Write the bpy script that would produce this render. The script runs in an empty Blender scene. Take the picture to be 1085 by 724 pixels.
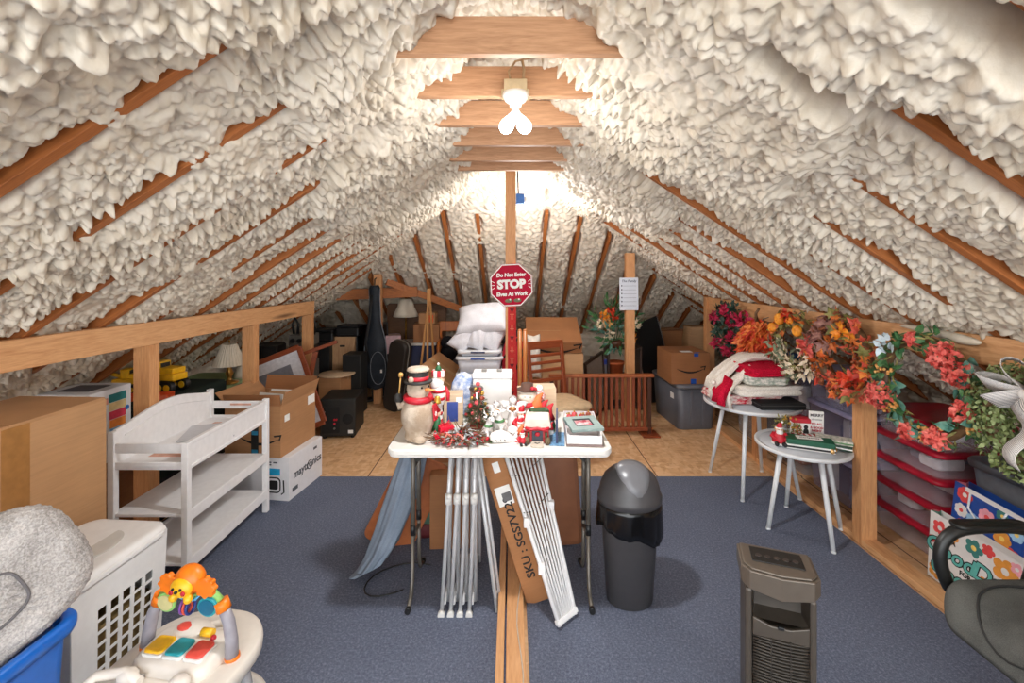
import bpy, bmesh, math, random
import numpy as np
from mathutils import Vector, Matrix, Euler, noise as mnoise

# ---------------------------------------------------------------- camera, world, lights, exposure
SC = bpy.context.scene
COL = SC.collection
SC.view_settings.view_transform = 'Standard'
SC.view_settings.look = 'None'
SC.view_settings.gamma = 1.0
SC.view_settings.use_curve_mapping = False
SC.view_settings.exposure = 0.46
CAM_H = 1.75
FPX, CX, CY = 480.0, 542.0, 285.0
cam_data = bpy.data.cameras.new('camera')
cam_data.sensor_width = 36.0
cam_data.lens = FPX / 1085.0 * 36.0
cam_data.shift_y = -(362.0 - CY) / 1085.0
cam_data.clip_start = 0.05
cam = bpy.data.objects.new('camera', cam_data)
cam.location = (0, 0, CAM_H)
cam.rotation_euler = (math.radians(90), 0, 0)
COL.objects.link(cam)
SC.camera = cam

world = bpy.data.worlds.new('world')
SC.world = world
world.use_nodes = True
world.node_tree.nodes['Background'].inputs[0].default_value = (0.93, 0.97, 1.0, 1)
world.node_tree.nodes['Background'].inputs[1].default_value = 3.9

def lamp(name, loc, power, radius, color=(1, 1, 1)):
    l = bpy.data.lights.new(name, 'POINT')
    l.energy = power
    l.shadow_soft_size = radius
    l.color = color
    o = bpy.data.objects.new(name, l)
    o.location = loc
    COL.objects.link(o)
    return o
LAMP_MAIN = lamp('ceiling_bulb_light', (0.0, 2.02, 2.36), 9, 0.06, (1.0, 1.0, 1.0))
# the porcelain base keeps most of the light of the twin bulbs going down
sp_ = bpy.data.lights.new('ceiling_bulb_downlight', 'SPOT')
sp_.energy = 62
sp_.spot_size = math.radians(168)
sp_.spot_blend = 0.75
sp_.shadow_soft_size = 0.05
spo = bpy.data.objects.new('ceiling_bulb_downlight', sp_)
spo.location = (0.0, 1.96, 2.26)
COL.objects.link(spo)
LAMP_FAR = lamp('hip_bulb_light', (0.10, 4.15, 2.05), 28, 0.04, (1.0, 1.0, 1.0))
FILL_REAR = lamp('rear_fill_light', (0.0, -0.6, 2.30), 22, 0.10, (1.0, 1.0, 1.0))  # added fill from behind the camera

def P(px, py, y):
    """photo pixel + depth -> point in the room"""
    return Vector(((px - CX) * y / FPX, y, CAM_H - (py - CY) * y / FPX))
def FL(px, py, z=0.0):
    """photo pixel of a point at height z -> point in the room"""
    y = FPX * (CAM_H - z) / (py - CY)
    return Vector(((px - CX) * y / FPX, y, z))

# ---------------------------------------------------------------- materials
def S(r, g, b):
    f = lambda c: (c / 255.0 / 12.92) if c / 255.0 <= 0.04045 else ((c / 255.0 + 0.055) / 1.055) ** 2.4
    return (f(r), f(g), f(b), 1.0)
class NT:
    def __init__(s, name):
        s.m = bpy.data.materials.new(name)
        s.m.use_nodes = True
        s.t = s.m.node_tree
        s.b = s.t.nodes['Principled BSDF']
        s.co = None
    def n(s, typ, **kw):
        nd = s.t.nodes.new(typ)
        for k, v in kw.items():
            if k.startswith('i_'):
                nd.inputs[k[2:].replace('_', ' ')].default_value = v
            else:
                setattr(nd, k, v)
        return nd
    def l(s, a, b):
        s.t.links.new(a, b)
    def coords(s, scale=(1, 1, 1), kind='Object', rot=(0, 0, 0)):
        if not s.co:
            s.co = s.n('ShaderNodeTexCoord')
        mp = s.n('ShaderNodeMapping')
        mp.inputs['Scale'].default_value = scale
        mp.inputs['Rotation'].default_value = rot
        s.l(s.co.outputs[kind], mp.inputs['Vector'])
        return mp.outputs[0]
    def noise(s, vec, scale, detail=3, rough=0.5, dist=0.0):
        nd = s.n('ShaderNodeTexNoise')
        nd.inputs['Scale'].default_value = scale
        nd.inputs['Detail'].default_value = detail
        nd.inputs['Roughness'].default_value = rough
        nd.inputs['Distortion'].default_value = dist
        s.l(vec, nd.inputs['Vector'])
        return nd.outputs['Fac']
    def ramp(s, fac, stops, interp='LINEAR'):
        r = s.n('ShaderNodeValToRGB')
        r.color_ramp.interpolation = interp
        while len(r.color_ramp.elements) < len(stops):
            r.color_ramp.elements.new(0.5)
        for e, (p, c) in zip(r.color_ramp.elements, stops):
            e.position = p
            e.color = c
        s.l(fac, r.inputs[0])
        return r.outputs[0]
    def mix(s, fac, a, b, blend='MIX'):
        m = s.n('ShaderNodeMix', data_type='RGBA', blend_type=blend)
        for sock, v in ((m.inputs[0], fac), (m.inputs[6], a), (m.inputs[7], b)):
            if isinstance(v, (float, int, tuple)):
                sock.default_value = v
            else:
                s.l(v, sock)
        return m.outputs[2]
    def base(s, c):
        if isinstance(c, tuple):
            s.b.inputs['Base Color'].default_value = c
        else:
            s.l(c, s.b.inputs['Base Color'])
    def bump(s, fac, strength=0.3, dist=0.01):
        b = s.n('ShaderNodeBump')
        b.inputs['Strength'].default_value = strength
        b.inputs['Distance'].default_value = dist
        s.l(fac, b.inputs['Height'])
        s.l(b.outputs[0], s.b.inputs['Normal'])
    def rough(s, v, metal=0.0):
        s.b.inputs['Roughness'].default_value = v
        s.b.inputs['Metallic'].default_value = metal
MATS = {}
def plain(name, rgb, rough=0.5, metal=0.0, var=0.06, scale=30, bump=0.0):
    """a surface of one colour with faint wear"""
    if name in MATS:
        return MATS[name]
    t = NT(name)
    c = S(*rgb)
    v = t.coords()
    f = t.noise(v, scale, 4)
    d = tuple(max(0, x * (1 - var * 2)) for x in c[:3]) + (1,)
    h = tuple(min(1, x * (1 + var * 2)) for x in c[:3]) + (1,)
    t.base(t.ramp(f, [(0.3, d), (0.7, h)]))
    t.rough(rough, metal)
    if bump:
        t.bump(t.noise(v, scale * 4, 3), bump, 0.003)
    MATS[name] = t.m
    return t.m
def wood(name, light, dark, axis='Y', rough=0.6, scale=1.0, knots=True):
    if name in MATS:
        return MATS[name]
    t = NT(name)
    sc = {'X': (0.8, 9, 9), 'Y': (9, 0.8, 9), 'Z': (9, 9, 0.8)}[axis]
    v = t.coords(tuple(c * scale for c in sc))
    g = t.noise(v, 2.2, 5, 0.6, 1.2)
    v2 = t.coords(tuple(c * scale * 5 for c in sc))
    g2 = t.noise(v2, 3.0, 3, 0.6, 0.3)
    c = t.ramp(g, [(0.30, S(*dark)), (0.48, S(*light)), (0.56, S(*[(a * 2 + b) / 3 for a, b in zip(light, dark)])), (0.72, S(*light))])
    c = t.mix(0.35, c, t.ramp(g2, [(0.35, S(*dark)), (0.65, S(*light))]))
    if knots:
        v3 = t.coords(tuple(x * 0.35 for x in sc))
        vo = t.n('ShaderNodeTexVoronoi')
        vo.inputs['Scale'].default_value = 1.1
        t.l(v3, vo.inputs['Vector'])
        k = t.ramp(vo.outputs['Distance'], [(0.03, (1, 1, 1, 1)), (0.09, (0, 0, 0, 1))])
        c = t.mix(k, c, S(*[x * 0.55 for x in dark]))
    t.base(c)
    t.rough(rough)
    t.bump(g2, 0.15, 0.002)
    MATS[name] = t.m
    return t.m
def cardboard(name, rgb=(176, 128, 86)):
    if name in MATS:
        return MATS[name]
    t = NT(name)
    v = t.coords((3, 3, 60))
    f = t.noise(v, 2.0, 3)
    v1 = t.coords()
    f1 = t.noise(v1, 5, 4)
    a = S(*rgb)
    d = S(*[x * 0.93 for x in rgb])
    h = S(*[min(255, x * 1.05) for x in rgb])
    c = t.mix(0.5, t.ramp(f, [(0.3, d), (0.7, h)]), t.ramp(f1, [(0.3, d), (0.7, h)]))
    t.base(c)
    t.rough(0.75)
    t.bump(f, 0.08, 0.002)
    MATS[name] = t.m
    return t.m
def fabric(name, rgb, scale=250, rgb2=None, rough=0.9, bump=0.4):
    if name in MATS:
        return MATS[name]
    t = NT(name)
    v = t.coords()
    f = t.noise(v, scale, 2, 0.6)
    f2 = t.noise(v, 9, 3)
    a = S(*[x * 0.9 for x in rgb])
    b = S(*(rgb2 or rgb))
    c = t.mix(0.5, t.ramp(f, [(0.35, a), (0.65, b)]), t.ramp(f2, [(0.3, a), (0.7, b)]))
    t.base(c)
    t.rough(rough)
    t.b.inputs['Specular IOR Level'].default_value = 0.2
    t.bump(f, bump, 0.004)
    MATS[name] = t.m
    return t.m
def clear_plastic(name, rgb, alpha=0.35, rough=0.2):
    if name in MATS:
        return MATS[name]
    t = NT(name)
    v = t.coords()
    f = t.noise(v, 6, 3)
    c = S(*rgb)
    d = tuple(x * 0.85 for x in c[:3]) + (1,)
    t.base(t.ramp(f, [(0.35, d), (0.65, c)]))
    t.rough(rough)
    t.b.inputs['Alpha'].default_value = alpha
    MATS[name] = t.m
    return t.m
def glow(name, rgb, strength):
    t = NT(name)
    t.base(S(*rgb))
    t.b.inputs['Emission Color'].default_value = S(*rgb)
    t.b.inputs['Emission Strength'].default_value = strength
    MATS[name] = t.m
    return t.m

# ---------------------------------------------------------------- mesh helpers
class MB:
    def __init__(s):
        s.b = bmesh.new()
        s.mi = 0
    def _done(s, verts, smooth=False):
        fs = set()
        for v in verts:
            for f in v.link_faces:
                fs.add(f)
        for f in fs:
            f.material_index = s.mi
            f.smooth = smooth
        return verts
    def box(s, x0, x1, y0, y1, z0, z1, M=None):
        vs = [s.b.verts.new((x, y, z)) for x in (x0, x1) for y in (y0, y1) for z in (z0, z1)]
        for q in ((0, 1, 3, 2), (4, 6, 7, 5), (0, 4, 5, 1), (2, 3, 7, 6), (0, 2, 6, 4), (1, 5, 7, 3)):
            s.b.faces.new([vs[i] for i in q])
        if M is not None:
            bmesh.ops.transform(s.b, matrix=M, verts=vs)
        return s._done(vs)
    def cbox(s, c, size, M=None):
        h = [d / 2 for d in size]
        T = Matrix.Translation(c)
        return s.box(-h[0], h[0], -h[1], h[1], -h[2], h[2], T @ M if M is not None else T)
    def bar(s, p0, p1, w, t, up=(0, 0, 1)):
        """rectangular bar from p0 to p1: w sideways, t along up"""
        p0, p1 = Vector(p0), Vector(p1)
        d = (p1 - p0)
        L = d.length
        d.normalize()
        u = Vector(up)
        if abs(u.dot(d)) > 0.98:
            u = Vector((0, 1, 0))
        sx = d.cross(u).normalized()
        u = sx.cross(d).normalized()
        M = Matrix((( sx.x, d.x, u.x, p0.x), (sx.y, d.y, u.y, p0.y), (sx.z, d.z, u.z, p0.z), (0, 0, 0, 1)))
        return s.box(-w / 2, w / 2, 0, L, -t / 2, t / 2, M)
    def ring_surf(s, rings, cap0=True, cap1=True, closed=True, smooth=True, loop=False):
        R = [[s.b.verts.new(p) for p in r] for r in rings]
        n = len(R[0])
        pairs = list(zip(R, R[1:])) + ([(R[-1], R[0])] if loop else [])
        for a, b in pairs:
            for i in range(n if closed else n - 1):
                j = (i + 1) % n
                f = s.b.faces.new((a[i], a[j], b[j], b[i]))
                f.material_index = s.mi
                f.smooth = smooth
        if not loop and closed:
            for c, r in ((cap0, R[0][::-1]), (cap1, R[-1])):
                if c:
                    f = s.b.faces.new(r)
                    f.material_index = s.mi
                    f.smooth = False
        return [v for r in R for v in r]
    def tube(s, pts, r, n=8, closed=False, caps=True, flat=1.0):
        pts = [Vector(p) for p in pts]
        rs = r if isinstance(r, (list, tuple)) else [r] * len(pts)
        rings = []
        prev = None
        N = len(pts)
        for i, p in enumerate(pts):
            if closed:
                d = pts[(i + 1) % N] - pts[i - 1]
            else:
                d = pts[min(i + 1, N - 1)] - pts[max(i - 1, 0)]
            d.normalize()
            if prev is None:
                u = Vector((0, 0, 1)) if abs(d.z) < 0.9 else Vector((0, 1, 0))
            else:
                u = prev
            sx = d.cross(u).normalized()
            u = sx.cross(d).normalized()
            prev = u
            rings.append([p + (sx * math.cos(a) + u * (math.sin(a) * flat)) * rs[i] for a in (2 * math.pi * k / n for k in range(n))])
        return s.ring_surf(rings, caps, caps, loop=closed)
    def cyl(s, p0, p1, r0, r1=None, n=16):
        return s.tube([p0, p1], [r0, r0 if r1 is None else r1], n)
    def lathe(s, prof, n=24, c=(0, 0, 0), sx=1.0, sy=1.0, M=None):
        c = Vector(c)
        rings = [[c + Vector((max(r, 1e-4) * sx * math.cos(2 * math.pi * k / n), max(r, 1e-4) * sy * math.sin(2 * math.pi * k / n), z)) for k in range(n)] for r, z in prof]
        vs = s.ring_surf(rings, prof[0][0] > 1e-3, prof[-1][0] > 1e-3)
        if M is not None:
            bmesh.ops.transform(s.b, matrix=M, verts=vs)
        return vs
    def ball(s, c, r, n=12, sc=(1, 1, 1), M=None):
        m = max(4, n // 2)
        prof = [(math.sin(math.pi * k / m), -math.cos(math.pi * k / m)) for k in range(m + 1)]
        rings = [[Vector((max(a, 1e-3) * r * sc[0] * math.cos(2 * math.pi * k / n), max(a, 1e-3) * r * sc[1] * math.sin(2 * math.pi * k / n), z * r * sc[2])) for k in range(n)] for a, z in prof]
        T = Matrix.Translation(c) @ (M if M is not None else Matrix())
        vs = s.ring_surf([[T @ p for p in rg] for rg in rings])
        return vs
    def prism(s, poly, d0, d1, M=None, smooth=False):
        """poly in local xy, extruded along local z from d0 to d1"""
        n = len(poly)
        a = [s.b.verts.new((x, y, d0)) for x, y in poly]
        b = [s.b.verts.new((x, y, d1)) for x, y in poly]
        fs = [s.b.faces.new(a[::-1]), s.b.faces.new(b)]
        for i in range(n):
            j = (i + 1) % n
            f = s.b.faces.new((a[i], a[j], b[j], b[i]))
            f.smooth = smooth
            fs.append(f)
        for f in fs:
            f.material_index = s.mi
        if M is not None:
            bmesh.ops.transform(s.b, matrix=M, verts=a + b)
        return a + b
    def quad(s, pts):
        f = s.b.faces.new([s.b.verts.new(p) for p in pts])
        f.material_index = s.mi
        return f
    def leaf(s, c, d, L, W, up, bend=0.2, seg=3):
        """a pointed leaf from c along d, slightly cupped"""
        c, d, up = Vector(c), Vector(d).normalized(), Vector(up)
        sx = d.cross(up)
        if sx.length < 1e-3:
            sx = d.cross(Vector((0.3, 0.9, 0.2)))
        sx.normalize()
        up = sx.cross(d).normalized()
        prev = None
        prof = [0.25, 1.0, 0.75, 0.05] if seg == 3 else [0.3, 1.0, 0.05]
        for i, w in enumerate(prof):
            t = i / (len(prof) - 1)
            m = c + d * (L * t) - up * (bend * L * t * t)
            row = [s.b.verts.new(m - sx * W * w / 2 + up * W * 0.15 * w), s.b.verts.new(m), s.b.verts.new(m + sx * W * w / 2 + up * W * 0.15 * w)]
            if prev:
                for k in (0, 1):
                    f = s.b.faces.new((prev[k], prev[k + 1], row[k + 1], row[k]))
                    f.material_index = s.mi
                    f.smooth = True
            prev = row
    def build(s, name, mats, parent=None, bevel=0.0, seg=2, sub=0, loc=None, rot=None, solid=0.0, fix=True):
        me = bpy.data.meshes.new(name)
        if fix:
            bmesh.ops.recalc_face_normals(s.b, faces=s.b.faces[:])
        s.b.to_mesh(me)
        s.b.free()
        for m in (mats if isinstance(mats, (list, tuple)) else [mats]):
            me.materials.append(m)
        o = bpy.data.objects.new(name, me)
        COL.objects.link(o)
        if loc is not None:
            o.location = loc
        if rot is not None:
            o.rotation_euler = rot
        if parent is not None:
            o.parent = parent
        if solid:
            md = o.modifiers.new('thick', 'SOLIDIFY')
            md.thickness = solid
            md.offset = 0
        if bevel:
            md = o.modifiers.new('bevel', 'BEVEL')
            md.width = bevel
            md.segments = seg
            md.limit_method = 'ANGLE'
            md.angle_limit = math.radians(40)
            md.harden_normals = False
        if sub:
            md = o.modifiers.new('sub', 'SUBSURF')
            md.levels = sub
            md.render_levels = sub
        return o
def thing(name, label, cat, loc=(0, 0, 0), rz=0.0, group=None, rot=None):
    o = bpy.data.objects.new(name, None)
    o.empty_display_size = 0.1
    COL.objects.link(o)
    o.location = loc
    o.rotation_euler = rot if rot is not None else (0, 0, rz)
    o['label'] = label
    o['category'] = cat
    if group:
        o['group'] = group
    return o
def tag(o, label, cat, group=None):
    o['label'] = label
    o['category'] = cat
    if group:
        o['group'] = group
    return o
def struct(o, label=None):
    o['kind'] = 'structure'
    if label:
        o['label'] = label
    return o
def copy_thing(src, loc, rz=None, label=None, group=None):
    r = src.copy()
    COL.objects.link(r)
    r.location = loc
    if rz is not None:
        r.rotation_euler = (0, 0, rz)
    if label:
        r['label'] = label
    if group:
        r['group'] = group
    for ch in list(src.children):
        c = ch.copy()
        COL.objects.link(c)
        c.parent = r
        for g in list(ch.children):
            d = g.copy()
            COL.objects.link(d)
            d.parent = c
    return r
def text(body, size, mat, parent, M, name='lettering', extrude=0.0006, bold=0.0, shear=0.0, align='CENTER', space=1.0):
    """flat lettering, local xy plane of M"""
    cu = bpy.data.curves.new(name, 'FONT')
    cu.body = body
    cu.size = size
    cu.extrude = extrude
    cu.offset = bold
    cu.shear = shear
    cu.align_x = align
    cu.align_y = 'CENTER'
    cu.space_character = space
    cu.resolution_u = 3
    tmp = bpy.data.objects.new(name, cu)
    me = bpy.data.meshes.new_from_object(tmp)
    bpy.data.objects.remove(tmp)
    me.name = name
    me.materials.clear()
    me.materials.append(mat)
    o = bpy.data.objects.new(name, me)
    COL.objects.link(o)
    o.matrix_basis = M
    if parent is not None:
        o.parent = parent
    return o
def face_M(origin, right, up):
    """matrix whose x runs along right and y along up"""
    r = Vector(right).normalized()
    u = Vector(up)
    u = (u - r * u.dot(r)).normalized()
    n = r.cross(u)
    return Matrix(((r.x, u.x, n.x, origin[0]), (r.y, u.y, n.y, origin[1]), (r.z, u.z, n.z, origin[2]), (0, 0, 0, 1)))
RNG = random.Random(7)

# ---------------------------------------------------------------- shared surfaces
M_LUMBER_Y = wood('lumber_along_y', (226, 174, 124), (190, 130, 80), 'Y')
M_LUMBER_Z = wood('lumber_along_z', (220, 164, 112), (178, 114, 66), 'Z')
M_LUMBER_X = wood('lumber_along_x', (196, 150, 112), (150, 104, 70), 'X')
M_RAFTER = wood('rafter_wood', (184, 112, 56), (134, 74, 34), 'X', scale=0.8)

def foam_mat():
    t = NT('spray_foam')
    v = t.coords()
    f = t.noise(v, 2.2, 3, 0.55)
    f2 = t.noise(v, 22, 4, 0.6)
    c = t.ramp(f, [(0.3, S(206, 192, 170)), (0.7, S(218, 209, 194))])
    c = t.mix(0.35, c, t.ramp(f2, [(0.3, S(200, 184, 158)), (0.7, S(226, 220, 210))]))
    t.base(c)
    t.rough(0.55)
    t.b.inputs['Specular IOR Level'].default_value = 0.35
    t.bump(t.noise(v, 70, 3, 0.6), 0.25, 0.006)
    return t.m
M_FOAM = foam_mat()

# ---------------------------------------------------------------- floor
def carpet_mat():
    t = NT('blue_carpet')
    v = t.coords()
    f = t.noise(v, 85, 3, 0.75)
    f2 = t.noise(v, 260, 2, 0.7)
    f3 = t.noise(v, 2.0, 3)
    c = t.ramp(f, [(0.36, S(56, 63, 80)), (0.52, S(92, 100, 119)), (0.68, S(140, 148, 166))])
    c = t.mix(0.35, c, t.ramp(f2, [(0.3, S(56, 60, 80)), (0.7, S(160, 164, 184))]))
    c = t.mix(0.25, c, t.ramp(f3, [(0.3, S(80, 87, 104)), (0.7, S(110, 117, 134))]))
    t.base(c)
    t.rough(0.95)
    t.b.inputs['Specular IOR Level'].default_value = 0.1
    t.bump(f, 0.6, 0.008)
    return t.m
def osb_mat():
    t = NT('strand_board')
    v = t.coords((14, 34, 1))
    vo = t.n('ShaderNodeTexVoronoi')
    vo.inputs['Scale'].default_value = 1.0
    vo.inputs['Randomness'].default_value = 1.0
    t.l(v, vo.inputs['Vector'])
    v2 = t.coords((34, 12, 1), rot=(0, 0, 0.6))
    vo2 = t.n('ShaderNodeTexVoronoi')
    vo2.inputs['Scale'].default_value = 1.0
    t.l(v2, vo2.inputs['Vector'])
    a = t.ramp(vo.outputs['Color'], [(0.1, S(194, 146, 102)), (0.5, S(220, 174, 126)), (0.9, S(236, 198, 154))])
    b = t.ramp(vo2.outputs['Color'], [(0.1, S(200, 150, 106)), (0.6, S(226, 180, 134)), (0.9, S(238, 202, 160))])
    c = t.mix(0.5, a, b)
    # sheet joints every 1.22 m
    co = t.coords((1 / 1.22, 1 / 2.44, 1))
    sep = t.n('ShaderNodeSeparateXYZ')
    t.l(co, sep.inputs[0])
    fr = t.n('ShaderNodeMath', operation='FRACT')
    t.l(sep.outputs[0], fr.inputs[0])
    r = t.ramp(fr.outputs[0], [(0.0, (1, 1, 1, 1)), (0.006, (0, 0, 0, 1))], 'CONSTANT')
    c = t.mix(r, c, S(96, 58, 32))
    t.base(c)
    t.rough(0.7)
    t.bump(vo.outputs['Distance'], 0.1, 0.003)
    return t.m
m = MB()
m.box(-3.6, 3.6, -2.2, 7.7, -0.06, -0.012)
struct(m.build('floor', osb_mat()))
for i, (x0, x1) in enumerate(((-2.20, -0.02), (0.075, 2.19))):
    m = MB()
    m.box(x0, x1, -2.2, 3.82, -0.0119, 0.0)
    o = struct(m.build('floor_%d' % (i + 2), carpet_mat() if i == 0 else o.data.materials[0]))
# the strand board past the carpet sits level with it
m = MB()
m.box(-3.6, 3.6, 3.82, 7.7, -0.0119, -0.001)
struct(m.build('floor_4', bpy.data.materials['strand_board']))

# two boards lying along the middle of the floor
m = MB()
m.box(-0.0172, 0.0172, -1.0, 1.99, -0.04, 0.04)
tag(m.build('floor_board', M_LUMBER_Y, bevel=0.003, loc=(-0.052, 1.2, 0.041)), 'narrow plank lying on edge along the middle of the blue carpet', 'plank')
m = MB()
m.box(-0.042, 0.042, -1.0, 1.99, -0.03, 0.03)
tag(m.build('floor_board', M_LUMBER_Y, bevel=0.003, loc=(0.016, 1.2, 0.031)), 'wider flat plank beside the narrow one, a thin cord lying on it', 'plank')
m = MB()
m.tube([(0.035 + 0.012 * math.sin(k * 0.9), 1.7 + k * 0.09, 0.065 + 0.004 * math.sin(k * 2.1)) for k in range(18)], 0.003, 6)
tag(m.build('white_string', plain('cord_white', (205, 190, 170), 0.5)), 'thin pale string trailing along the wide floor plank', 'string')

# ---------------------------------------------------------------- roof geometry
TAN = 0.66
TH = math.atan(TAN)
CO, SI = math.cos(TH), math.sin(TH)
RIDGE_Z, RIDGE_END = 2.93, 4.0
HALF_W = 3.45
SLOPE_L = HALF_W / CO
R0, RS = 1.68, 0.406

rs = np.random.RandomState(3)
TAB = rs.rand(256, 256, 6)
def vnoise(u, v, k=0):
    iu, iv = np.floor(u).astype(int), np.floor(v).astype(int)
    fu, fv = u - iu, v - iv
    fu, fv = fu * fu * (3 - 2 * fu), fv * fv * (3 - 2 * fv)
    g = lambda a, b: TAB[a % 256, b % 256, k]
    return (g(iu, iv) * (1 - fu) + g(iu + 1, iv) * fu) * (1 - fv) + (g(iu, iv + 1) * (1 - fu) + g(iu + 1, iv + 1) * fu) * fv
def lumps(u, v, seed):
    """rounded blobs, one per jittered cell; returns 0..1"""
    iu, iv = np.floor(u).astype(int), np.floor(v).astype(int)
    out = np.zeros_like(u)
    for du in (-1, 0, 1):
        for dv in (-1, 0, 1):
            a, b = (iu + du + seed * 37) % 256, (iv + dv + seed * 91) % 256
            px = iu + du + 0.5 + (TAB[a, b, 0] - 0.5) * 0.9
            py = iv + dv + 0.5 + (TAB[a, b, 1] - 0.5) * 0.9
            r = 0.46 + 0.34 * TAB[a, b, 2]
            hgt = 0.35 + 0.65 * TAB[a, b, 3]
            ang = TAB[a, b, 4] * 3.14
            dx, dy = u - px, v - py
            c, s_ = np.cos(ang), np.sin(ang)
            ex, ey = (dx * c + dy * s_), (-dx * s_ + dy * c) * 1.35
            d2 = (ex * ex + ey * ey) / (r * r)
            out = np.maximum(out, np.clip(1 - d2, 0, 1) ** 0.72 * hgt)
    return out
def sstep(a, b, x):
    t = np.clip((x - a) / (b - a), 0, 1)
    return t * t * (3 - 2 * t)
def smooth(f, n):
    for _ in range(n):
        p = np.pad(f, 1, mode='edge')
        f = (p[:-2, 1:-1] + p[2:, 1:-1] + p[1:-1, :-2] + p[1:-1, 2:] + 4 * p[1:-1, 1:-1]) / 8
    return f
def foam_field(a, s, seed, rafter_pos, hip):
    """a: distance along the eave, s: distance down the slope. Returns (height below the rafter plane, blob height)"""
    wa = a + 0.03 * (vnoise(a * 9, s * 9, 0) - 0.5) + 0.012 * (vnoise(a * 26, s * 26, 3) - 0.5)
    ws = s + 0.03 * (vnoise(a * 9 + 40, s * 9, 1) - 0.5) + 0.012 * (vnoise(a * 26 + 9, s * 26, 4) - 0.5)
    big = vnoise(a * 2.1 + 11, s * 1.5 + 7, 2)
    med = vnoise(a * 5.2 + 3, s * 4.4, 4)
    amp = 0.30 + 1.15 * vnoise(a * 3.1 + 21, s * 2.4 + 3, 5)
    if hip:
        l1 = lumps(wa * 13, ws * 24, seed)
        l2 = lumps(wa * 30, ws * 42, seed + 3)
        blob = smooth(0.042 * l1 * amp + 0.016 * l2, 1)
        top = 0.05 * sstep(1.2, 0.2, s)
        base = -0.012 + 0.03 * (big - 0.5) + 0.02 * (med - 0.5) + top
    else:
        k = sstep(2.2, 0.7, s)
        l1 = lumps(wa * 22, ws * 26, seed)
        l2 = lumps(wa * 50, ws * 60, seed + 3)
        bil = 1 - np.abs(2 * vnoise(wa * 44, ws * 52, 1) - 1)
        l3 = lumps(wa * 8.5, ws * 10, seed + 5)
        blob = smooth((0.036 * l1 + 0.014 * l2 + 0.006 * bil) * amp + 0.024 * l3 * (0.3 + k), 1)
        base = -0.020 + 0.055 * (big - 0.5) + 0.03 * (med - 0.5) + 0.085 * sstep(0.07, -0.07, s - (1.12 + 0.75 * (vnoise(a * 2.3 + 31, s * 0.0 + 5, 1) - 0.5) + 0.2 * (vnoise(a * 7, s * 3, 2) - 0.5))) + 0.015 * sstep(2.0, 1.0, s)
    # gap at the rafters
    d = np.full_like(a, 9.0)
    for r in rafter_pos:
        d = np.minimum(d, np.abs(a - r - 0.004))
    edge = 0.034 + 0.012 * sstep(1.0, 2.0, s) + 0.020 * (vnoise(a * 4, s * 11 + 5, 3) - 0.5)
    near = (np.zeros_like(a) if hip else (a > 50) * sstep(1.55, 1.45, a - 100) * sstep(0.85, 1.0, s + 0.12 * (med - 0.5)))
    edge = edge + 0.012 * near
    gap = 1 - sstep(edge - 0.016, edge + 0.020, d)
    open_ = 1 - sstep(0.0, 0.030, base - 0.008 * sstep(1.2, 2.2, s) + 0.045 * vnoise(a * 1.3, s * 6, 1))
    open_ = np.maximum(open_, near)
    hgt = base + blob - gap * near * np.clip(base + 0.01, 0, 1)
    hgt = hgt - gap * open_ * (0.065 + blob * 0.75)
    return hgt, blob * (1 - gap * open_)
def to_mesh_grid(name, Pts, keep, mat):
    n0, n1 = Pts.shape[:2]
    idx = np.arange(n0 * n1).reshape(n0, n1)
    q = np.stack([idx[:-1, :-1], idx[1:, :-1], idx[1:, 1:], idx[:-1, 1:]], -1)
    kk = keep[:-1, :-1] & keep[1:, :-1] & keep[1:, 1:] & keep[:-1, 1:]
    return Pts.reshape(-1, 3), q[kk]
side_rafters = [R0 + RS * k for k in range(-8, 14)]
hip_rafters = [0.375 * k for k in range(-9, 10)]
verts_all, faces_all, off = [], [], 0
FINE = 0.0078
for side in (-1, 1):
    ya = np.concatenate([np.arange(-2.2, 0.75, 0.05), np.arange(0.75, 2.7, 0.0052), np.arange(2.7, RIDGE_END + HALF_W + 0.2, FINE)])
    sa = np.arange(0.0, SLOPE_L + 0.02, 0.0062)
    A, Sg = np.meshgrid(ya, sa, indexing='ij')
    h, blob = foam_field(A + (100 if side > 0 else 0), Sg, 1 if side < 0 else 2, [r + (100 if side > 0 else 0) for r in side_rafters], False)
    nrm = np.array([-side * SI, 0, -CO])
    dwn = np.array([side * CO, 0, -SI])
    Pp = np.stack([side * Sg * CO, A, RIDGE_Z - Sg * SI], -1) + (h + 0.25 * blob)[..., None] * nrm
    jit = (vnoise(A * 30, Sg * 30, 2) - 0.5)
    Pp = Pp + dwn * (blob * 0.25)[..., None] + np.array([0, -1.0, 0]) * (blob * (0.10 + 0.25 * jit))[..., None]
    keep = A < RIDGE_END + Sg * CO + 0.05
    v, f = to_mesh_grid('x', Pp, keep, M_FOAM)
    verts_all.append(v)
    faces_all.append((f if side < 0 else f[:, ::-1]) + off)
    off += len(v)
ra = np.arange(0.0, SLOPE_L + 0.02, 0.010)
xa = np.arange(-HALF_W - 0.1, HALF_W + 0.1, 0.010)
X, Rg = np.meshgrid(xa, ra, indexing='ij')
h, blob = foam_field(X + 200, Rg, 4, [r + 200 for r in hip_rafters], True)
Pp = np.stack([X, RIDGE_END + Rg * CO, RIDGE_Z - Rg * SI], -1) + h[..., None] * np.array([0, -SI, -CO])
Pp = Pp + np.array([0, CO, -SI]) * (blob * 0.6)[..., None]
keep = np.abs(X) < Rg * CO + 0.06
v, f = to_mesh_grid('x', Pp, keep, M_FOAM)
verts_all.append(v)
faces_all.append(f + off)
V = np.concatenate(verts_all)
F = np.concatenate(faces_all)
used = np.zeros(len(V), bool)
used[F.ravel()] = True
remap = np.cumsum(used) - 1
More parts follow.
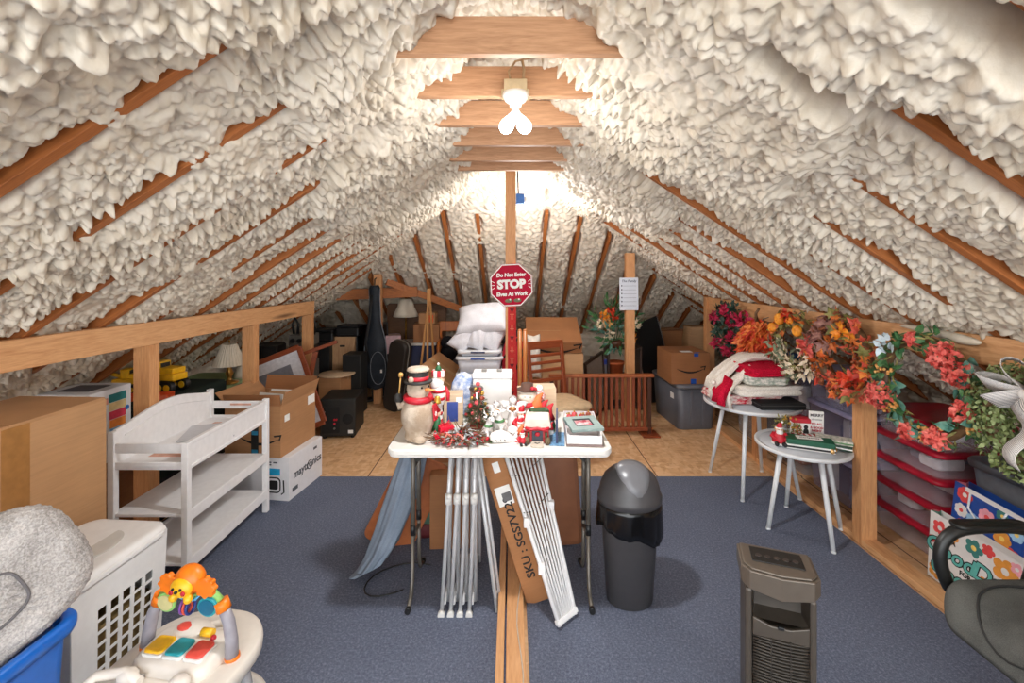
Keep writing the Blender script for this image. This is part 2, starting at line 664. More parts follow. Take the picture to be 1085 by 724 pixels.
V, F = V[used], remap[F]
me = bpy.data.meshes.new('ceiling')
me.vertices.add(len(V))
me.vertices.foreach_set('co', V.astype(np.float32).ravel())
me.loops.add(F.size)
me.loops.foreach_set('vertex_index', F.astype(np.int32).ravel())
me.polygons.add(len(F))
me.polygons.foreach_set('loop_start', np.arange(0, F.size, 4, dtype=np.int32))
me.polygons.foreach_set('loop_total', np.full(len(F), 4, np.int32))
me.polygons.foreach_set('use_smooth', np.ones(len(F), bool))
me.update(calc_edges=True)
me.materials.append(M_FOAM)
ceil = bpy.data.objects.new('ceiling', me)
COL.objects.link(ceil)
struct(ceil, 'cream sprayed foam lining the sloped attic roof')

# roof deck above the foam, keeps the sky out
m = MB()
for side in (-1, 1):
    for y0, y1, x1 in ((-2.2, RIDGE_END, HALF_W),):
        a = (0, y0, RIDGE_Z + 0.16)
        b = (side * (x1 + 0.2), y0, RIDGE_Z + 0.16 - (x1 + 0.2) * TAN)
        m.quad([a, b, (b[0], y1, b[2]), (0, y1, a[2])])
    k = HALF_W + 0.2
    m.quad([(0, RIDGE_END, RIDGE_Z + 0.16), (side * k, RIDGE_END, RIDGE_Z + 0.16 - k * TAN), (side * k, RIDGE_END + k, RIDGE_Z + 0.16 - k * TAN), (0, RIDGE_END, RIDGE_Z + 0.16)][:3])
    m.quad([(0, RIDGE_END, RIDGE_Z + 0.16), (side * k, RIDGE_END + k, RIDGE_Z + 0.16 - k * TAN), (0, RIDGE_END + k, RIDGE_Z + 0.16 - k * TAN)])
bmesh.ops.remove_doubles(m.b, verts=m.b.verts[:], dist=0.001)
struct(m.build('ceiling_deck', M_LUMBER_X, solid=0.02))

# rafters, each on its own
for side in (-1, 1):
    for y in side_rafters:
        if y < 0.2:
            continue
        s0 = max(0.06, (y - RIDGE_END) / CO + 0.05)
        if s0 > SLOPE_L - 0.3:
            continue
        m = MB()
        m.box(s0, SLOPE_L, -0.019, 0.019, -0.013, 0.15)
        o = m.build('rafter', M_RAFTER, bevel=0.002)
        if side > 0:
            o.location = (0, y, RIDGE_Z)
            o.rotation_euler = (0, TH, 0)
        else:
            o.location = (0, y, RIDGE_Z)
            o.rotation_euler = (0, TH, math.pi)
        struct(o)
for x in hip_rafters:
    r0 = abs(x) / CO + (0.6 if abs(x) < 0.5 else 0.1)
    if r0 > SLOPE_L - 0.3:
        continue
    m = MB()
    m.box(r0, SLOPE_L, -0.019, 0.019, -0.012, 0.15)
    o = m.build('rafter', M_RAFTER, bevel=0.002, loc=(x, RIDGE_END, RIDGE_Z), rot=(0, TH, math.pi / 2))
    struct(o)
# collar ties
tie_y = [1.64, 2.04, 2.45, 2.84, 3.24, 3.55]
for i, y in enumerate(tie_y):
    m = MB()
    m.box(-0.78, 0.78, -0.019, 0.019, 0.0, 0.135)
    struct(m.build('collar_tie', M_LUMBER_X, bevel=0.003, loc=(0, y, 2.52)))

# low walls at the eaves, sprayed with foam
def foam_wall(name, p0, p1, h):
    p0, p1 = Vector(p0), Vector(p1)
    L = (p1 - p0).length
    d = (p1 - p0).normalized()
    n = Vector((0, 0, 1)).cross(d)
    if name == 'wall_far':
        pass
    A, Z = np.meshgrid(np.arange(0, L, 0.02), np.arange(0, h + 0.1, 0.02), indexing='ij')
    l = lumps(A * 6, Z * 14, 6) * 0.045 + lumps(A * 16, Z * 22, 7) * 0.02 + 0.03 * vnoise(A * 3, Z * 6, 1)
    Q = np.array(p0)[None, None, :] + A[..., None] * np.array(d) + Z[..., None] * np.array((0, 0, 1.0)) + l[..., None] * np.array(n)
    v, f = to_mesh_grid('x', Q, np.ones(A.shape, bool), M_FOAM)
    me = bpy.data.meshes.new(name)
    me.from_pydata([tuple(p) for p in v], [], [tuple(int(k) for k in q) for q in f])
    me.polygons.foreach_set('use_smooth', [True] * len(me.polygons))
    me.materials.append(M_FOAM)
    o = bpy.data.objects.new(name, me)
    COL.objects.link(o)
    return struct(o)
EAVE_Z = RIDGE_Z - HALF_W * TAN
foam_wall('wall_far', (HALF_W, RIDGE_END + HALF_W - 0.05, -0.02), (-HALF_W, RIDGE_END + HALF_W - 0.05, -0.02), EAVE_Z + 0.05)
foam_wall('wall_left', (-HALF_W + 0.05, RIDGE_END + HALF_W, -0.02), (-HALF_W + 0.05, -2.2, -0.02), EAVE_Z + 0.05)
foam_wall('wall_right', (HALF_W - 0.05, -2.2, -0.02), (HALF_W - 0.05, RIDGE_END + HALF_W, -0.02), EAVE_Z + 0.05)

# ---------------------------------------------------------------- knee-wall framing
m = MB()
m.bar((-2.245, 0.6, 1.385), (-2.20, 5.0, 1.325), 0.04, 0.14)
struct(m.build('top_plate', M_LUMBER_Y, bevel=0.003))
m = MB()
m.bar((2.25, 0.6, 1.37), (2.26, 5.2, 1.355), 0.04, 0.14)
struct(m.build('top_plate', M_LUMBER_Y, bevel=0.003))
for x, y, top in ((-2.25, 2.79, 1.285), (-2.245, 3.89, 1.27), (-2.235, 4.96, 1.255), (2.255, 2.90, 1.295), (2.26, 4.14, 1.29), (2.262, 5.20, 1.43)):
    m = MB()
    m.box(-0.05, 0.05, -0.04, -0.001, 0, top)
    m.box(-0.048, 0.05, 0.001, 0.04, 0, top)
    struct(m.build('wall_stud', M_LUMBER_Z, bevel=0.003, loc=(x, y, -0.0005)))
for (a, b) in (((2.25, 0.5, 0.019), (2.265, 5.18, 0.019)), ((-2.25, 2.25, 0.019), (-2.24, 4.95, 0.019))):
    m = MB()
    m.bar(a, b, 0.10, 0.038)
    struct(m.build('bottom_plate', M_LUMBER_Y, bevel=0.003))
# free-standing posts
m = MB()
m.box(-0.045, 0.045, -0.045, 0.045, 0, 2.86)
struct(m.build('ridge_post', M_LUMBER_Z, bevel=0.003, loc=(-0.012, 3.98, 0)))
# a long bead of foam squeezed out along the right top plate
m = MB()
m.tube([(2.235, 2.62, 1.425), (2.225, 2.5, 1.425), (2.215, 2.38, 1.418), (2.205, 2.26, 1.408), (2.20, 2.17, 1.402), (2.20, 2.12, 1.402)], [0.008, 0.016, 0.022, 0.026, 0.024, 0.008], 12)
struct(m.build('foam_bead', M_FOAM, sub=1))

# ---------------------------------------------------------------- common object materials
M_CARD = cardboard('cardboard')
M_CARD_PALE = cardboard('cardboard_pale', (190, 148, 106))
M_CARD_DARK = cardboard('cardboard_dark', (158, 106, 66))
M_TAPE = plain('packing_tape', (178, 140, 96), 0.3)
M_WHITE = plain('white_paint', (240, 238, 238), 0.35, var=0.02)
M_WHITE_PL = plain('white_plastic', (222, 220, 216), 0.4, var=0.02)
M_BLACK = plain('black_plastic', (26, 26, 27), 0.45)
M_BLACK_MATT = plain('black_matt', (20, 20, 21), 0.8)
M_INK = plain('ink', (22, 20, 20), 0.7)
M_PAPER = plain('paper', (236, 234, 230), 0.8, var=0.02)
M_CHROME = plain('chrome', (200, 200, 204), 0.25, 0.9)
M_BRASS = plain('brass', (186, 140, 70), 0.3, 0.8)
M_GREYMETAL = plain('grey_metal', (120, 116, 110), 0.4, 0.3)
M_TOTE_GREY = plain('tote_grey', (98, 100, 108), 0.45, var=0.03)
M_RED = plain('red_paint', (190, 26, 44), 0.5)
M_GREEN = plain('green_paint', (36, 92, 54), 0.5)
M_BLUETAPE = plain('blue_tape', (24, 78, 170), 0.5)
M_CHERRY = wood('cherry_wood', (150, 74, 40), (104, 44, 22), 'X', 0.35, knots=False)
M_CHERRY_Z = wood('cherry_wood_upright', (146, 72, 38), (100, 42, 22), 'Z', 0.35, knots=False)
M_CREAM = plain('cream_vinyl', (204, 176, 140), 0.5)

def smile(parent, M, w, mat=None):
    """curved arrow printed on a carton"""
    m = MB()
    n = 18
    top, bot = [], []
    for i in range(n + 1):
        t = i / n
        x = (t - 0.5) * w
        y = -0.17 * w * math.sin(math.pi * (0.08 + 0.86 * t)) + 0.04 * w
        th = 0.012 * w + 0.052 * w * math.sin(math.pi * min(1, t * 1.05)) ** 0.8
        top.append((x, y + th * 0.45, 0))
        bot.append((x, y - th * 0.55, 0))
    for i in range(n):
        m.quad([bot[i], bot[i + 1], top[i + 1], top[i]])
    ex, ey = top[-1][0], top[-1][1]
    m.quad([(ex - 0.15 * w, ey + 0.065 * w, 0), (ex - 0.13 * w, ey + 0.03 * w, 0), (ex + 0.04 * w, ey + 0.055 * w, 0), (ex + 0.06 * w, ey + 0.10 * w, 0)])
    m.quad([(ex + 0.06 * w, ey + 0.10 * w, 0), (ex + 0.015 * w, ey + 0.075 * w, 0), (ex - 0.02 * w, ey - 0.05 * w, 0), (ex + 0.01 * w, ey - 0.06 * w, 0)])
    o = m.build('arrow_mark', mat or M_INK, parent)
    o.matrix_basis = M
    return o
FRONT = lambda x, z, w, e=0.0015: face_M((x, -w - e, z), (1, 0, 0), (0, 0, 1))
RIGHT = lambda y, z, w, e=0.0015: face_M((w + e, y, z), (0, 1, 0), (0, 0, 1))
def sticker(parent, M, w, h, mat, name='sticker'):
    m = MB()
    m.box(-w / 2, w / 2, -h / 2, h / 2, 0, 0.0008)
    o = m.build(name, mat, parent)
    o.matrix_basis = M
    return o
def carton(name, label, loc, size, rz=0.0, mat=None, tape='top', group=None, rot=None, cat='box'):
    w, d, h = (s / 2 for s in size[:2]) if False else (size[0] / 2, size[1] / 2, size[2])
    t = thing(name, label, cat, loc, rz, group, rot)
    m = MB()
    m.box(-w, w, -d, d, 0, h)
    # the two top flaps meet along the middle
    m.box(-w + 0.002, w - 0.002, -d + 0.002, -0.001, h, h + 0.003)
    m.box(-w + 0.002, w - 0.002, 0.001, d - 0.002, h, h + 0.003)
    m.build('body', mat or M_CARD, t, bevel=0.004)
    if tape == 'top':
        m = MB()
        m.box(-w - 0.001, w + 0.001, -0.025, 0.025, h + 0.003, h + 0.0038)
        m.box(-w - 0.001, -w, -0.025, 0.025, h - 0.06, h + 0.003)
        m.box(w, w + 0.001, -0.025, 0.025, h - 0.06, h + 0.003)
        m.build('tape', M_TAPE, t)
    return t

# ---------------------------------------------------------------- folding table
TZ = 0.87
TAB_X0, TAB_X1, TAB_Y0, TAB_Y1 = -0.614, 0.492, 2.20, 2.79
t = thing('folding_table', 'white plastic folding table crowded with Christmas figures, on grey metal legs', 'table', ((TAB_X0 + TAB_X1) / 2, (TAB_Y0 + TAB_Y1) / 2, 0))
hw, hd = (TAB_X1 - TAB_X0) / 2, (TAB_Y1 - TAB_Y0) / 2
def round_rect(w, d, r, n=6):
    pts = []
    for cx, cy, a0 in ((w - r, d - r, 0), (-w + r, d - r, 90), (-w + r, -d + r, 180), (w - r, -d + r, 270)):
        for k in range(n + 1):
            a = math.radians(a0 + 90 * k / n)
            pts.append((cx + r * math.cos(a), cy + r * math.sin(a)))
    return pts
m = MB()
pl = round_rect(hw, hd, 0.05)
m.prism(pl, TZ - 0.03, TZ)
pl2 = round_rect(hw - 0.006, hd - 0.006, 0.045)
m.prism(pl2, TZ - 0.042, TZ - 0.03)
m.build('tabletop', plain('table_plastic', (226, 222, 216), 0.45, var=0.015), t, bevel=0.006)
M_LEG = plain('leg_metal', (112, 106, 98), 0.4, 0.4)
for sx in (-1, 1):
    x = sx * (hw - 0.085)
    for sy in (-1, 1):
        m = MB()
        y = sy * 0.09
        m.tube([(x, y * 0.75, TZ - 0.045), (x, y * 0.85, 0.34)], 0.0125, 10)
        m.tube([(x, y * 0.85, 0.37), (x, y, 0.10), (x, y * 1.35, 0.035), (x, y * 2.1, 0.016)], 0.0105, 10)
        m.mi = 1
        m.tube([(x, y * 0.845, 0.33), (x, y * 0.86, 0.385)], 0.0145, 10)
        m.tube([(x, y * 2.05, 0.016), (x, y * 2.3, 0.0155)], 0.0155, 10)
        m.build('leg', [M_LEG, M_BLACK], t)
    for zc in (0.30, 0.68):
        m = MB()
        m.tube([(x, -0.075, zc), (x, 0.075, zc)], 0.010, 8)
        m.build('crossbar', M_LEG, t)
    m = MB()
    m.bar((x, 0.0, 0.69), (x - sx * 0.17, 0.0, TZ - 0.05), 0.018, 0.006, (0, 1, 0))
    m.build('brace', plain('brace_metal', (70, 68, 66), 0.4, 0.5), t)

# ---------------------------------------------------------------- trash can
t = thing('trash_can', 'dark grey swing-top trash can with a black bag folded over its rim', 'trash can', (0.625, 2.41, 0), math.radians(8))
t.scale = (1.02, 1.02, 1.07)
m = MB()
m.lathe([(0.115, 0.0), (0.120, 0.004), (0.150, 0.44), (0.160, 0.50), (0.152, 0.50), (0.146, 0.44)], 40, sx=1.0, sy=0.82)
m.build('bin', plain('can_grey', (66, 64, 66), 0.42, var=0.03), t)
m = MB()
rings = []
for z, r0 in ((0.50, 0.163), (0.47, 0.167), (0.43, 0.168), (0.40, 0.170), (0.375, 0.166)):
    ring = []
    for k in range(72):
        a = 2 * math.pi * k / 72
        f = math.sin(a * 9) * 0.5 + math.sin(a * 17 + 2) * 0.35 + math.sin(a * 29) * 0.3
        low = (0.5 - z) * (0.05 * math.sin(a * 3 + 0.7) + 0.5 * max(0, math.cos(a + 0.5)) )
        rr = r0 + 0.008 * f * (0.502 - z) / 0.1
        ring.append((rr * math.cos(a), rr * 0.82 * math.sin(a), z - max(0, low) * 1.1 - 0.012 * math.sin(a * 5) * (0.5 - z) / 0.1))
    rings.append(ring)
m.ring_surf(rings, False, False)
m.build('liner', plain('bin_bag', (12, 12, 14), 0.22), t, solid=0.002)
m = MB()
m.lathe([(0.166, 0.488), (0.168, 0.52), (0.160, 0.53), (0.152, 0.57), (0.132, 0.612), (0.095, 0.643), (0.05, 0.658), (0.0, 0.662)], 40, sx=1.0, sy=0.84)
m.build('lid', plain('can_lid', (74, 72, 74), 0.4, var=0.03), t)
m = MB()
# the swing flap sits proud of the dome
ring_o, ring_c = [], []
rings = []
for q, lift in ((1.0, 0.000), (0.985, 0.020), (0.9, 0.026), (0.5, 0.029), (0.05, 0.030)):
    ring = []
    for k in range(40):
        a = 2 * math.pi * k / 40
        x, y = 0.083 * q * math.cos(a), 0.088 * q * math.sin(a) - 0.042
        rr = math.hypot(x / 1.0, y / 0.84)
        z = float(np.interp(rr, (0, 0.05, 0.095, 0.132, 0.152, 0.16), (0.662, 0.658, 0.643, 0.612, 0.57, 0.53)))
        ring.append((x, y, z + lift * 0.7 - 0.004))
    rings.append(ring)
m.ring_surf(rings, False, True)
m.build('swing_flap', plain('can_flap', (112, 112, 116), 0.3, var=0.02), t)

# ---------------------------------------------------------------- tower heater
t = thing('tower_heater', 'dark bronze tower fan heater standing alone on the blue carpet', 'heater', (0.97, 1.66, 0), math.radians(-20))
M_HEAT = plain('heater_bronze', (84, 76, 68), 0.38, 0.25, var=0.03)
M_HEAT_D = plain('heater_dark', (30, 28, 26), 0.5)
m = MB()
m.prism([(-0.12, 0.075), (-0.12, -0.06), (-0.10, -0.078), (-0.05, -0.088), (0.05, -0.088), (0.10, -0.078), (0.12, -0.06), (0.12, 0.075), (0.08, 0.09), (-0.08, 0.09)], 0.0, 0.025)
m.build('base', M_HEAT_D, t, bevel=0.006)
m = MB()
m.box(-0.112, -0.088, -0.066, 0.078, 0.025, 0.60)
m.box(0.088, 0.112, -0.066, 0.078, 0.025, 0.60)
m.box(-0.09, 0.09, 0.0, 0.078, 0.025, 0.60)
m.box(-0.09, 0.09, -0.066, 0.0, 0.025, 0.06)
m.build('housing', M_HEAT, t, bevel=0.01)
m = MB()
# recessed intake below the hood, sloping in
m.ring_surf([[(-0.088, -0.064, 0.50), (0.088, -0.064, 0.50), (0.088, -0.064, 0.60), (-0.088, -0.064, 0.60)], [(-0.075, -0.012, 0.515), (0.075, -0.012, 0.515), (0.075, -0.006, 0.60), (-0.075, -0.006, 0.60)]], False, True, smooth=False)
m.build('scoop', plain('heater_scoop', (70, 64, 58), 0.35, 0.2), t, fix=False)
m = MB()
m.prism([(-0.088, 0.44), (0.088, 0.44), (0.088, 0.505), (0.03, 0.485), (-0.03, 0.485), (-0.088, 0.505)], 0.058, 0.072, face_M((0, 0, 0), (1, 0, 0), (0, 0, 1)))
m.build('grille_frame', M_HEAT, t, bevel=0.004)
m = MB()
for k in range(34):
    z = 0.065 + k * 0.0112
    m.ring_surf([[(x, -0.0655 - 0.012 * math.cos(x / 0.088 * 1.4) + dy, z + dz) for x in np.linspace(-0.087, 0.087, 9)] for dy, dz in ((0.0, 0.0), (0.0, 0.004), (0.012, 0.006), (0.012, 0.002))], closed=False)
for x in (-0.03, 0.03):
    m.box(x - 0.0015, x + 0.0015, -0.077, -0.06, 0.06, 0.445)
m.build('grille', plain('grille_dark', (58, 52, 46), 0.45, 0.2), t, solid=0.0012)
m = MB()
m.box(-0.088, 0.088, -0.05, -0.02, 0.06, 0.45)
m.build('heating_core', M_BLACK_MATT, t)
m = MB()
pr = [(-0.124, 0.08), (-0.124, -0.055), (-0.10, -0.085), (0.0, -0.10), (0.10, -0.085), (0.124, -0.055), (0.124, 0.08)]
v0 = m.prism(pr, 0.595, 0.675)
m.prism([(x * 0.93, y * 0.93) for x, y in pr], 0.675, 0.683)
for v in v0:
    if v.co.z < 0.6:
        v.co.z += 0.02 * (abs(v.co.x) / 0.124) ** 2 - 0.0
m.build('hood', plain('heater_hood', (104, 94, 84), 0.36, 0.3, var=0.03), t, bevel=0.008)
m = MB()
m.box(-0.085, 0.085, -0.035, 0.055, 0.683, 0.687)
m.build('control_panel', M_HEAT_D, t, bevel=0.003)
m = MB()
for k in range(5):
    m.cyl((-0.06 + k * 0.03, 0.0, 0.686), (-0.06 + k * 0.03, 0.0, 0.690), 0.010, n=12)
m.build('button', plain('heater_button', (60, 52, 48), 0.4), t)
m = MB()
m.box(-0.01, 0.01, -0.082, -0.07, 0.483, 0.495)
m.build('badge', M_BLACK, t, bevel=0.002)

# ---------------------------------------------------------------- changing table
t = thing('changing_table', 'white wooden baby changing table with a curved back panel and two open shelves', 'changing table', (-1.975, 2.45, 0), 0.0)
t.scale = (1, 1, 1.065)
W2, LEN = 0.218, 0.835
for sx, y, top in ((-1, 0.02, 0.81), (1, 0.02, 0.755), (-1, LEN - 0.02, 0.83), (1, LEN - 0.02, 0.765)):
    m = MB()
    m.cbox((sx * (W2 - 0.018), y, top / 2), (0.036, 0.036, top))
    m.build('leg', M_WHITE, t, bevel=0.004)
m = MB()
m.box(-W2 + 0.01, W2 - 0.02, 0.01, LEN - 0.01, 0.625, 0.642)
m.build('changing_surface', M_WHITE, t, bevel=0.003)
for z in (0.375, 0.125):
    m = MB()
    m.box(-W2 + 0.01, W2 - 0.01, 0.01, LEN - 0.01, z, z + 0.016)
    m.box(W2 - 0.016, W2 - 0.002, 0.03, LEN - 0.03, z - 0.03, z + 0.03)
    m.build('shelf', M_WHITE, t, bevel=0.003)
m = MB()   # front side rail, recessed panel
m.box(W2 - 0.028, W2 - 0.010, 0.03, LEN - 0.03, 0.615, 0.75)
m.box(W2 - 0.030, W2 - 0.004, 0.03, LEN - 0.03, 0.735, 0.757)
m.box(W2 - 0.030, W2 - 0.004, 0.03, LEN - 0.03, 0.612, 0.632)
m.build('side_rail', M_WHITE, t, bevel=0.004)
m = MB()   # curved back panel
prof = []
N = 30
for i in range(N + 1):
    u = i / N
    y = 0.03 + u * (LEN - 0.06)
    z = 0.80 + 0.075 * math.sin(math.pi * u) ** 1.5 + 0.015 * (0.5 + 0.5 * math.cos(2 * math.pi * u))
    prof.append((y, z))
poly = [(0.03, 0.615)] + [(LEN - 0.03, 0.615)] + prof[::-1]
Mx = Matrix(((0, 0, 1, 0), (1, 0, 0, 0), (0, 1, 0, 0), (0, 0, 0, 1)))
m.prism(poly, -W2 + 0.008, -W2 + 0.026, Mx)
m.tube([(-W2 + 0.03, y, z - 0.05) for y, z in prof[2:-2]], 0.004, 6)
m.build('back_panel', M_WHITE, t, bevel=0.003)
for y in (0.02, LEN - 0.02):
    m = MB()
    m.box(-W2 + 0.03, W2 - 0.03, y - 0.009, y + 0.009, 0.615, 0.655)
    m.box(-W2 + 0.03, W2 - 0.03, y - 0.009, y + 0.009, 0.70, 0.75)
    m.build('end_rail', M_WHITE, t, bevel=0.004)
m = MB()
m.box(-W2 + 0.012, -W2 + 0.024, 0.03, LEN - 0.03, 0.10, 0.16)
m.build('lower_rail', M_WHITE, t, bevel=0.003)
for yy, zz in ((0.12, 0.004), (0.65, 0.002)):
    m = MB()
    m.box(-0.09, 0.11, yy, yy + 0.05, 0.642, 0.643)
    m.build('warning_label', plain('label_peach', (220, 168, 146), 0.7), t)
m = MB()
m.box(-0.05, 0.10, LEN - 0.0301, LEN - 0.029, 0.722, 0.735)
m.build('warning_label', bpy.data.materials['label_peach'], t)
m = MB()
for k in range(7):
    z = 0.003 + 0.004 * k
m.box(-0.15, 0.16, -0.14, 0.16, 0, 0.006)
tag(m.build('paper_pad', plain('paper_grey', (208, 208, 212), 0.7, var=0.02), None, bevel=0.002, loc=(-1.96, 2.95, 0.6885), rot=(0, 0, 0.35)), 'flat grey-white pad lying loose on the top of the white changing table', 'pad')

# ---------------------------------------------------------------- hamper
t = thing('laundry_hamper', 'tall white plastic laundry hamper with lattice holes and a hinged lid', 'hamper', (-1.705, 1.80, 0), math.radians(-4))
m = MB()
hx, hy, hz = 0.175, 0.205, 0.61
# right wall with lattice holes: built from ribs around the openings
def hamper_wall(m, L, xin, sgn, axis):
    z0s = 0.045
    cell, bar_, nz = 0.043, 0.0, 11
def wall_with_holes(m, u0, u1, z0, z1, holes, put):
    """a plate in (u,z) with rectangular-ish holes, as a lattice of quads"""
    us = sorted(set([u0, u1] + [h for a in holes for h in a[:2]]))
    zs = sorted(set([z0, z1] + [h for a in holes for h in a[2:]]))
    vs = {}
    def vert(u, z):
        if (u, z) not in vs:
            vs[(u, z)] = m.b.verts.new(put(u, z))
        return vs[(u, z)]
    for a, b in zip(us, us[1:]):
        for c, d in zip(zs, zs[1:]):
            um, zm = (a + b) / 2, (c + d) / 2
            if any(h[0] < um < h[1] and h[2] < zm < h[3] for h in holes):
                continue
            m.b.faces.new((vert(a, c), vert(b, c), vert(b, d), vert(a, d)))
cols = [-0.105 + k * 0.052 for k in range(5)]
rows = [0.06 + k * 0.0475 for k in range(9)]
taper = lambda z: 0.88 + 0.12 * z / hz
for sgn, fac in ((1, 'x'), (-1, 'x'), (-1, 'y'), (1, 'y')):
    lim = hy if fac == 'x' else hx
    holes = []
    if fac == 'x':
        for i, c in enumerate(cols):
            for j, r in enumerate(rows):
                if j == 8 and i < 0:
                    continue
                holes.append((c, c + 0.035, r, r + 0.037))
    put = (lambda u, z, s_=sgn: (s_ * hx * taper(z), u * taper(z), z)) if fac == 'x' else (lambda u, z, s_=sgn: (u * taper(z), s_ * hy * taper(z), z))
    wall_with_holes(m, -lim, lim, 0.0, hz, holes, put)
m.box(-hx * 0.87, hx * 0.87, -hy * 0.87, hy * 0.87, 0.0, 0.006)
bmesh.ops.remove_doubles(m.b, verts=m.b.verts[:], dist=0.0008)
m.build('basket', plain('hamper_white', (226, 224, 222), 0.38, var=0.015), t, solid=0.004)
m = MB()
m.box(-0.145, 0.145, -0.175, 0.175, 0.02, 0.38)
m.build('clothes', fabric('olive_clothes', (112, 92, 58), 25, (150, 126, 84)), t, bevel=0.03)
m = MB()
m.prism(round_rect(hx + 0.018, hy + 0.018, 0.07, 8), hz - 0.012, hz + 0.010)
m.build('rim', bpy.data.materials['hamper_white'], t, bevel=0.005)
m = MB()
rings = []
for q, z in ((1.02, 0.010), (1.0, 0.024), (0.93, 0.030), (0.85, 0.030)):
    rings.append([(x * q, y * q, hz + z) for x, y in round_rect(hx + 0.008, hy + 0.008, 0.06, 8)])
# sunken hand grip towards the room
m.ring_surf(rings, False, True)
m.build('lid', bpy.data.materials['hamper_white'], t)
m = MB()
m.prism([(0.03 + 0.085 * math.cos(a), 0.0 + 0.12 * math.sin(a)) for a in np.linspace(-math.pi / 2, math.pi / 2, 16)], hz + 0.0302, hz + 0.034)
m.prism([(0.03 + 0.078 * math.cos(a), 0.0 + 0.112 * math.sin(a)) for a in np.linspace(-math.pi / 2, math.pi / 2, 16)], hz + 0.034, hz + 0.035)
m.build('handle', plain('hamper_grip', (196, 192, 186), 0.45, var=0.02), t, bevel=0.003)

# ---------------------------------------------------------------- blue tub with grey cushion
t = thing('storage_tub', 'bright blue plastic tub holding a grey fleece cushion', 'tub', (-1.64, 1.19, 0), math.radians(-2))
M_BLUE = plain('tub_blue', (14, 98, 190), 0.35, var=0.03)
bx_, by_, bz_ = 0.245, 0.275, 0.655
m = MB()
outer = [[(x * q, y * q, z) for x, y in round_rect(bx_, by_, 0.05)] for q, z in ((0.84, 0.0), (0.95, 0.60), (0.955, 0.62), (0.93, 0.62), (0.82, 0.02))]
m.ring_surf(outer, True, True)
m.build('tub', M_BLUE, t)
m = MB()
outer = [[(x * q, y * q, z) for x, y in round_rect(bx_, by_, 0.06)] for q, z in ((0.95, 0.605), (1.03, 0.61), (1.05, 0.625), (1.05, 0.645), (1.03, 0.655), (0.96, 0.655), (0.93, 0.64), (0.93, 0.60))]
m.ring_surf(outer, False, False)
m.build('rim', M_BLUE, t)
for sy in (-1, 1):
    m = MB()
    m.tube([(-0.09, sy * by_ * 1.03, 0.625), (-0.07, sy * by_ * 1.13, 0.622), (0.07, sy * by_ * 1.13, 0.622), (0.09, sy * by_ * 1.03, 0.625)], 0.013, 8)
    m.build('handle', M_BLUE, t)

def fleece_slab(m, outline, thick, M, seed=0, amp=0.008):
    """a padded slab: outline in xy, domed over z, fuzzy"""
    n = len(outline)
    cx = sum(p[0] for p in outline) / n
    cy = sum(p[1] for p in outline) / n
    rings = []
    for q, z in ((0.02, -0.5), (0.35, -0.5), (0.7, -0.49), (0.9, -0.44), (0.98, -0.28), (1.0, 0.0), (0.98, 0.28), (0.9, 0.44), (0.8, 0.48), (0.6, 0.49), (0.4, 0.5), (0.2, 0.5), (0.02, 0.5)):
        rings.append([Vector((cx + (x - cx) * q, cy + (y - cy) * q, z * thick)) for x, y in outline])
    return m.ring_surf([[M @ p for p in r] for r in rings])
def fuzz(o, strength=0.012, size=0.02, sub=3):
    md = o.modifiers.new('sub', 'SUBSURF')
    md.levels = md.render_levels = sub
    tx = bpy.data.textures.new('fuzz', 'CLOUDS')
    tx.noise_scale = size
    tx.noise_depth = 2
    dm = o.modifiers.new('fuzz', 'DISPLACE')
    dm.texture = tx
    dm.strength = strength
    dm.mid_level = 0.5
M_FLEECE = fabric('grey_fleece', (142, 136, 132), 170, (206, 200, 196), 0.95, 0.8)
t = thing('fleece_cushion', 'fuzzy grey fleece cushion with a rounded end leaning in the blue tub', 'cushion', (-1.60, 1.30, 0.655))
out = []
for k in range(26):
    a = 2 * math.pi * k / 26
    c, s_ = math.cos(a), math.sin(a)
    e = 0.62
    out.append((0.31 * abs(c) ** e * (1 if c > 0 else -1), 0.20 * abs(s_) ** e * (1 if s_ > 0 else -1)))
Mf = Matrix.Translation((0.03, -0.05, 0.115)) @ Euler((math.radians(78), math.radians(-24), math.radians(58))).to_matrix().to_4x4()
m = MB()
fleece_slab(m, out, 0.115, Mf)
fuzz(m.build('cushion', M_FLEECE, t), 0.014, 0.012)
m = MB()
seam = [(0.20 * math.copysign(abs(math.cos(a)) ** 0.5, math.cos(a)) - 0.05, 0.075 * math.copysign(abs(math.sin(a)) ** 0.5, math.sin(a)) - 0.02) for a in np.linspace(0, 2 * math.pi, 40, endpoint=False)]
m.tube([Mf @ Vector((x, y, 0.059)) for x, y in seam], 0.004, 6, closed=True)
m.build('piping', fabric('fleece_piping', (112, 108, 110), 200), t)

# ---------------------------------------------------------------- tall carton on the left
t = thing('tall_carton', 'tall plain cardboard carton by the left wall, nearest in the frame, tape down its side', 'box', (-2.17, 1.77, 0), math.radians(-2.5))
m = MB()
m.box(-0.215, 0.215, -0.40, 0.40, 0, 1.135)
m.box(-0.214, 0.214, -0.398, -0.001, 1.135, 1.139)
m.box(-0.214, 0.214, 0.001, 0.398, 1.135, 1.139)
m.box(0.215, 0.219, -0.40, -0.002 + 0.02, 0.02, 1.13)
m.box(0.215, 0.219, 0.022, 0.40, 0.02, 1.13)
m.build('body', cardboard('cardboard_big', (182, 138, 96)), t, bevel=0.004)
m = MB()
m.box(0.219, 0.2198, -0.03, 0.07, 0.02, 1.13)
m.build('tape', plain('old_tape', (160, 112, 62), 0.35), t)

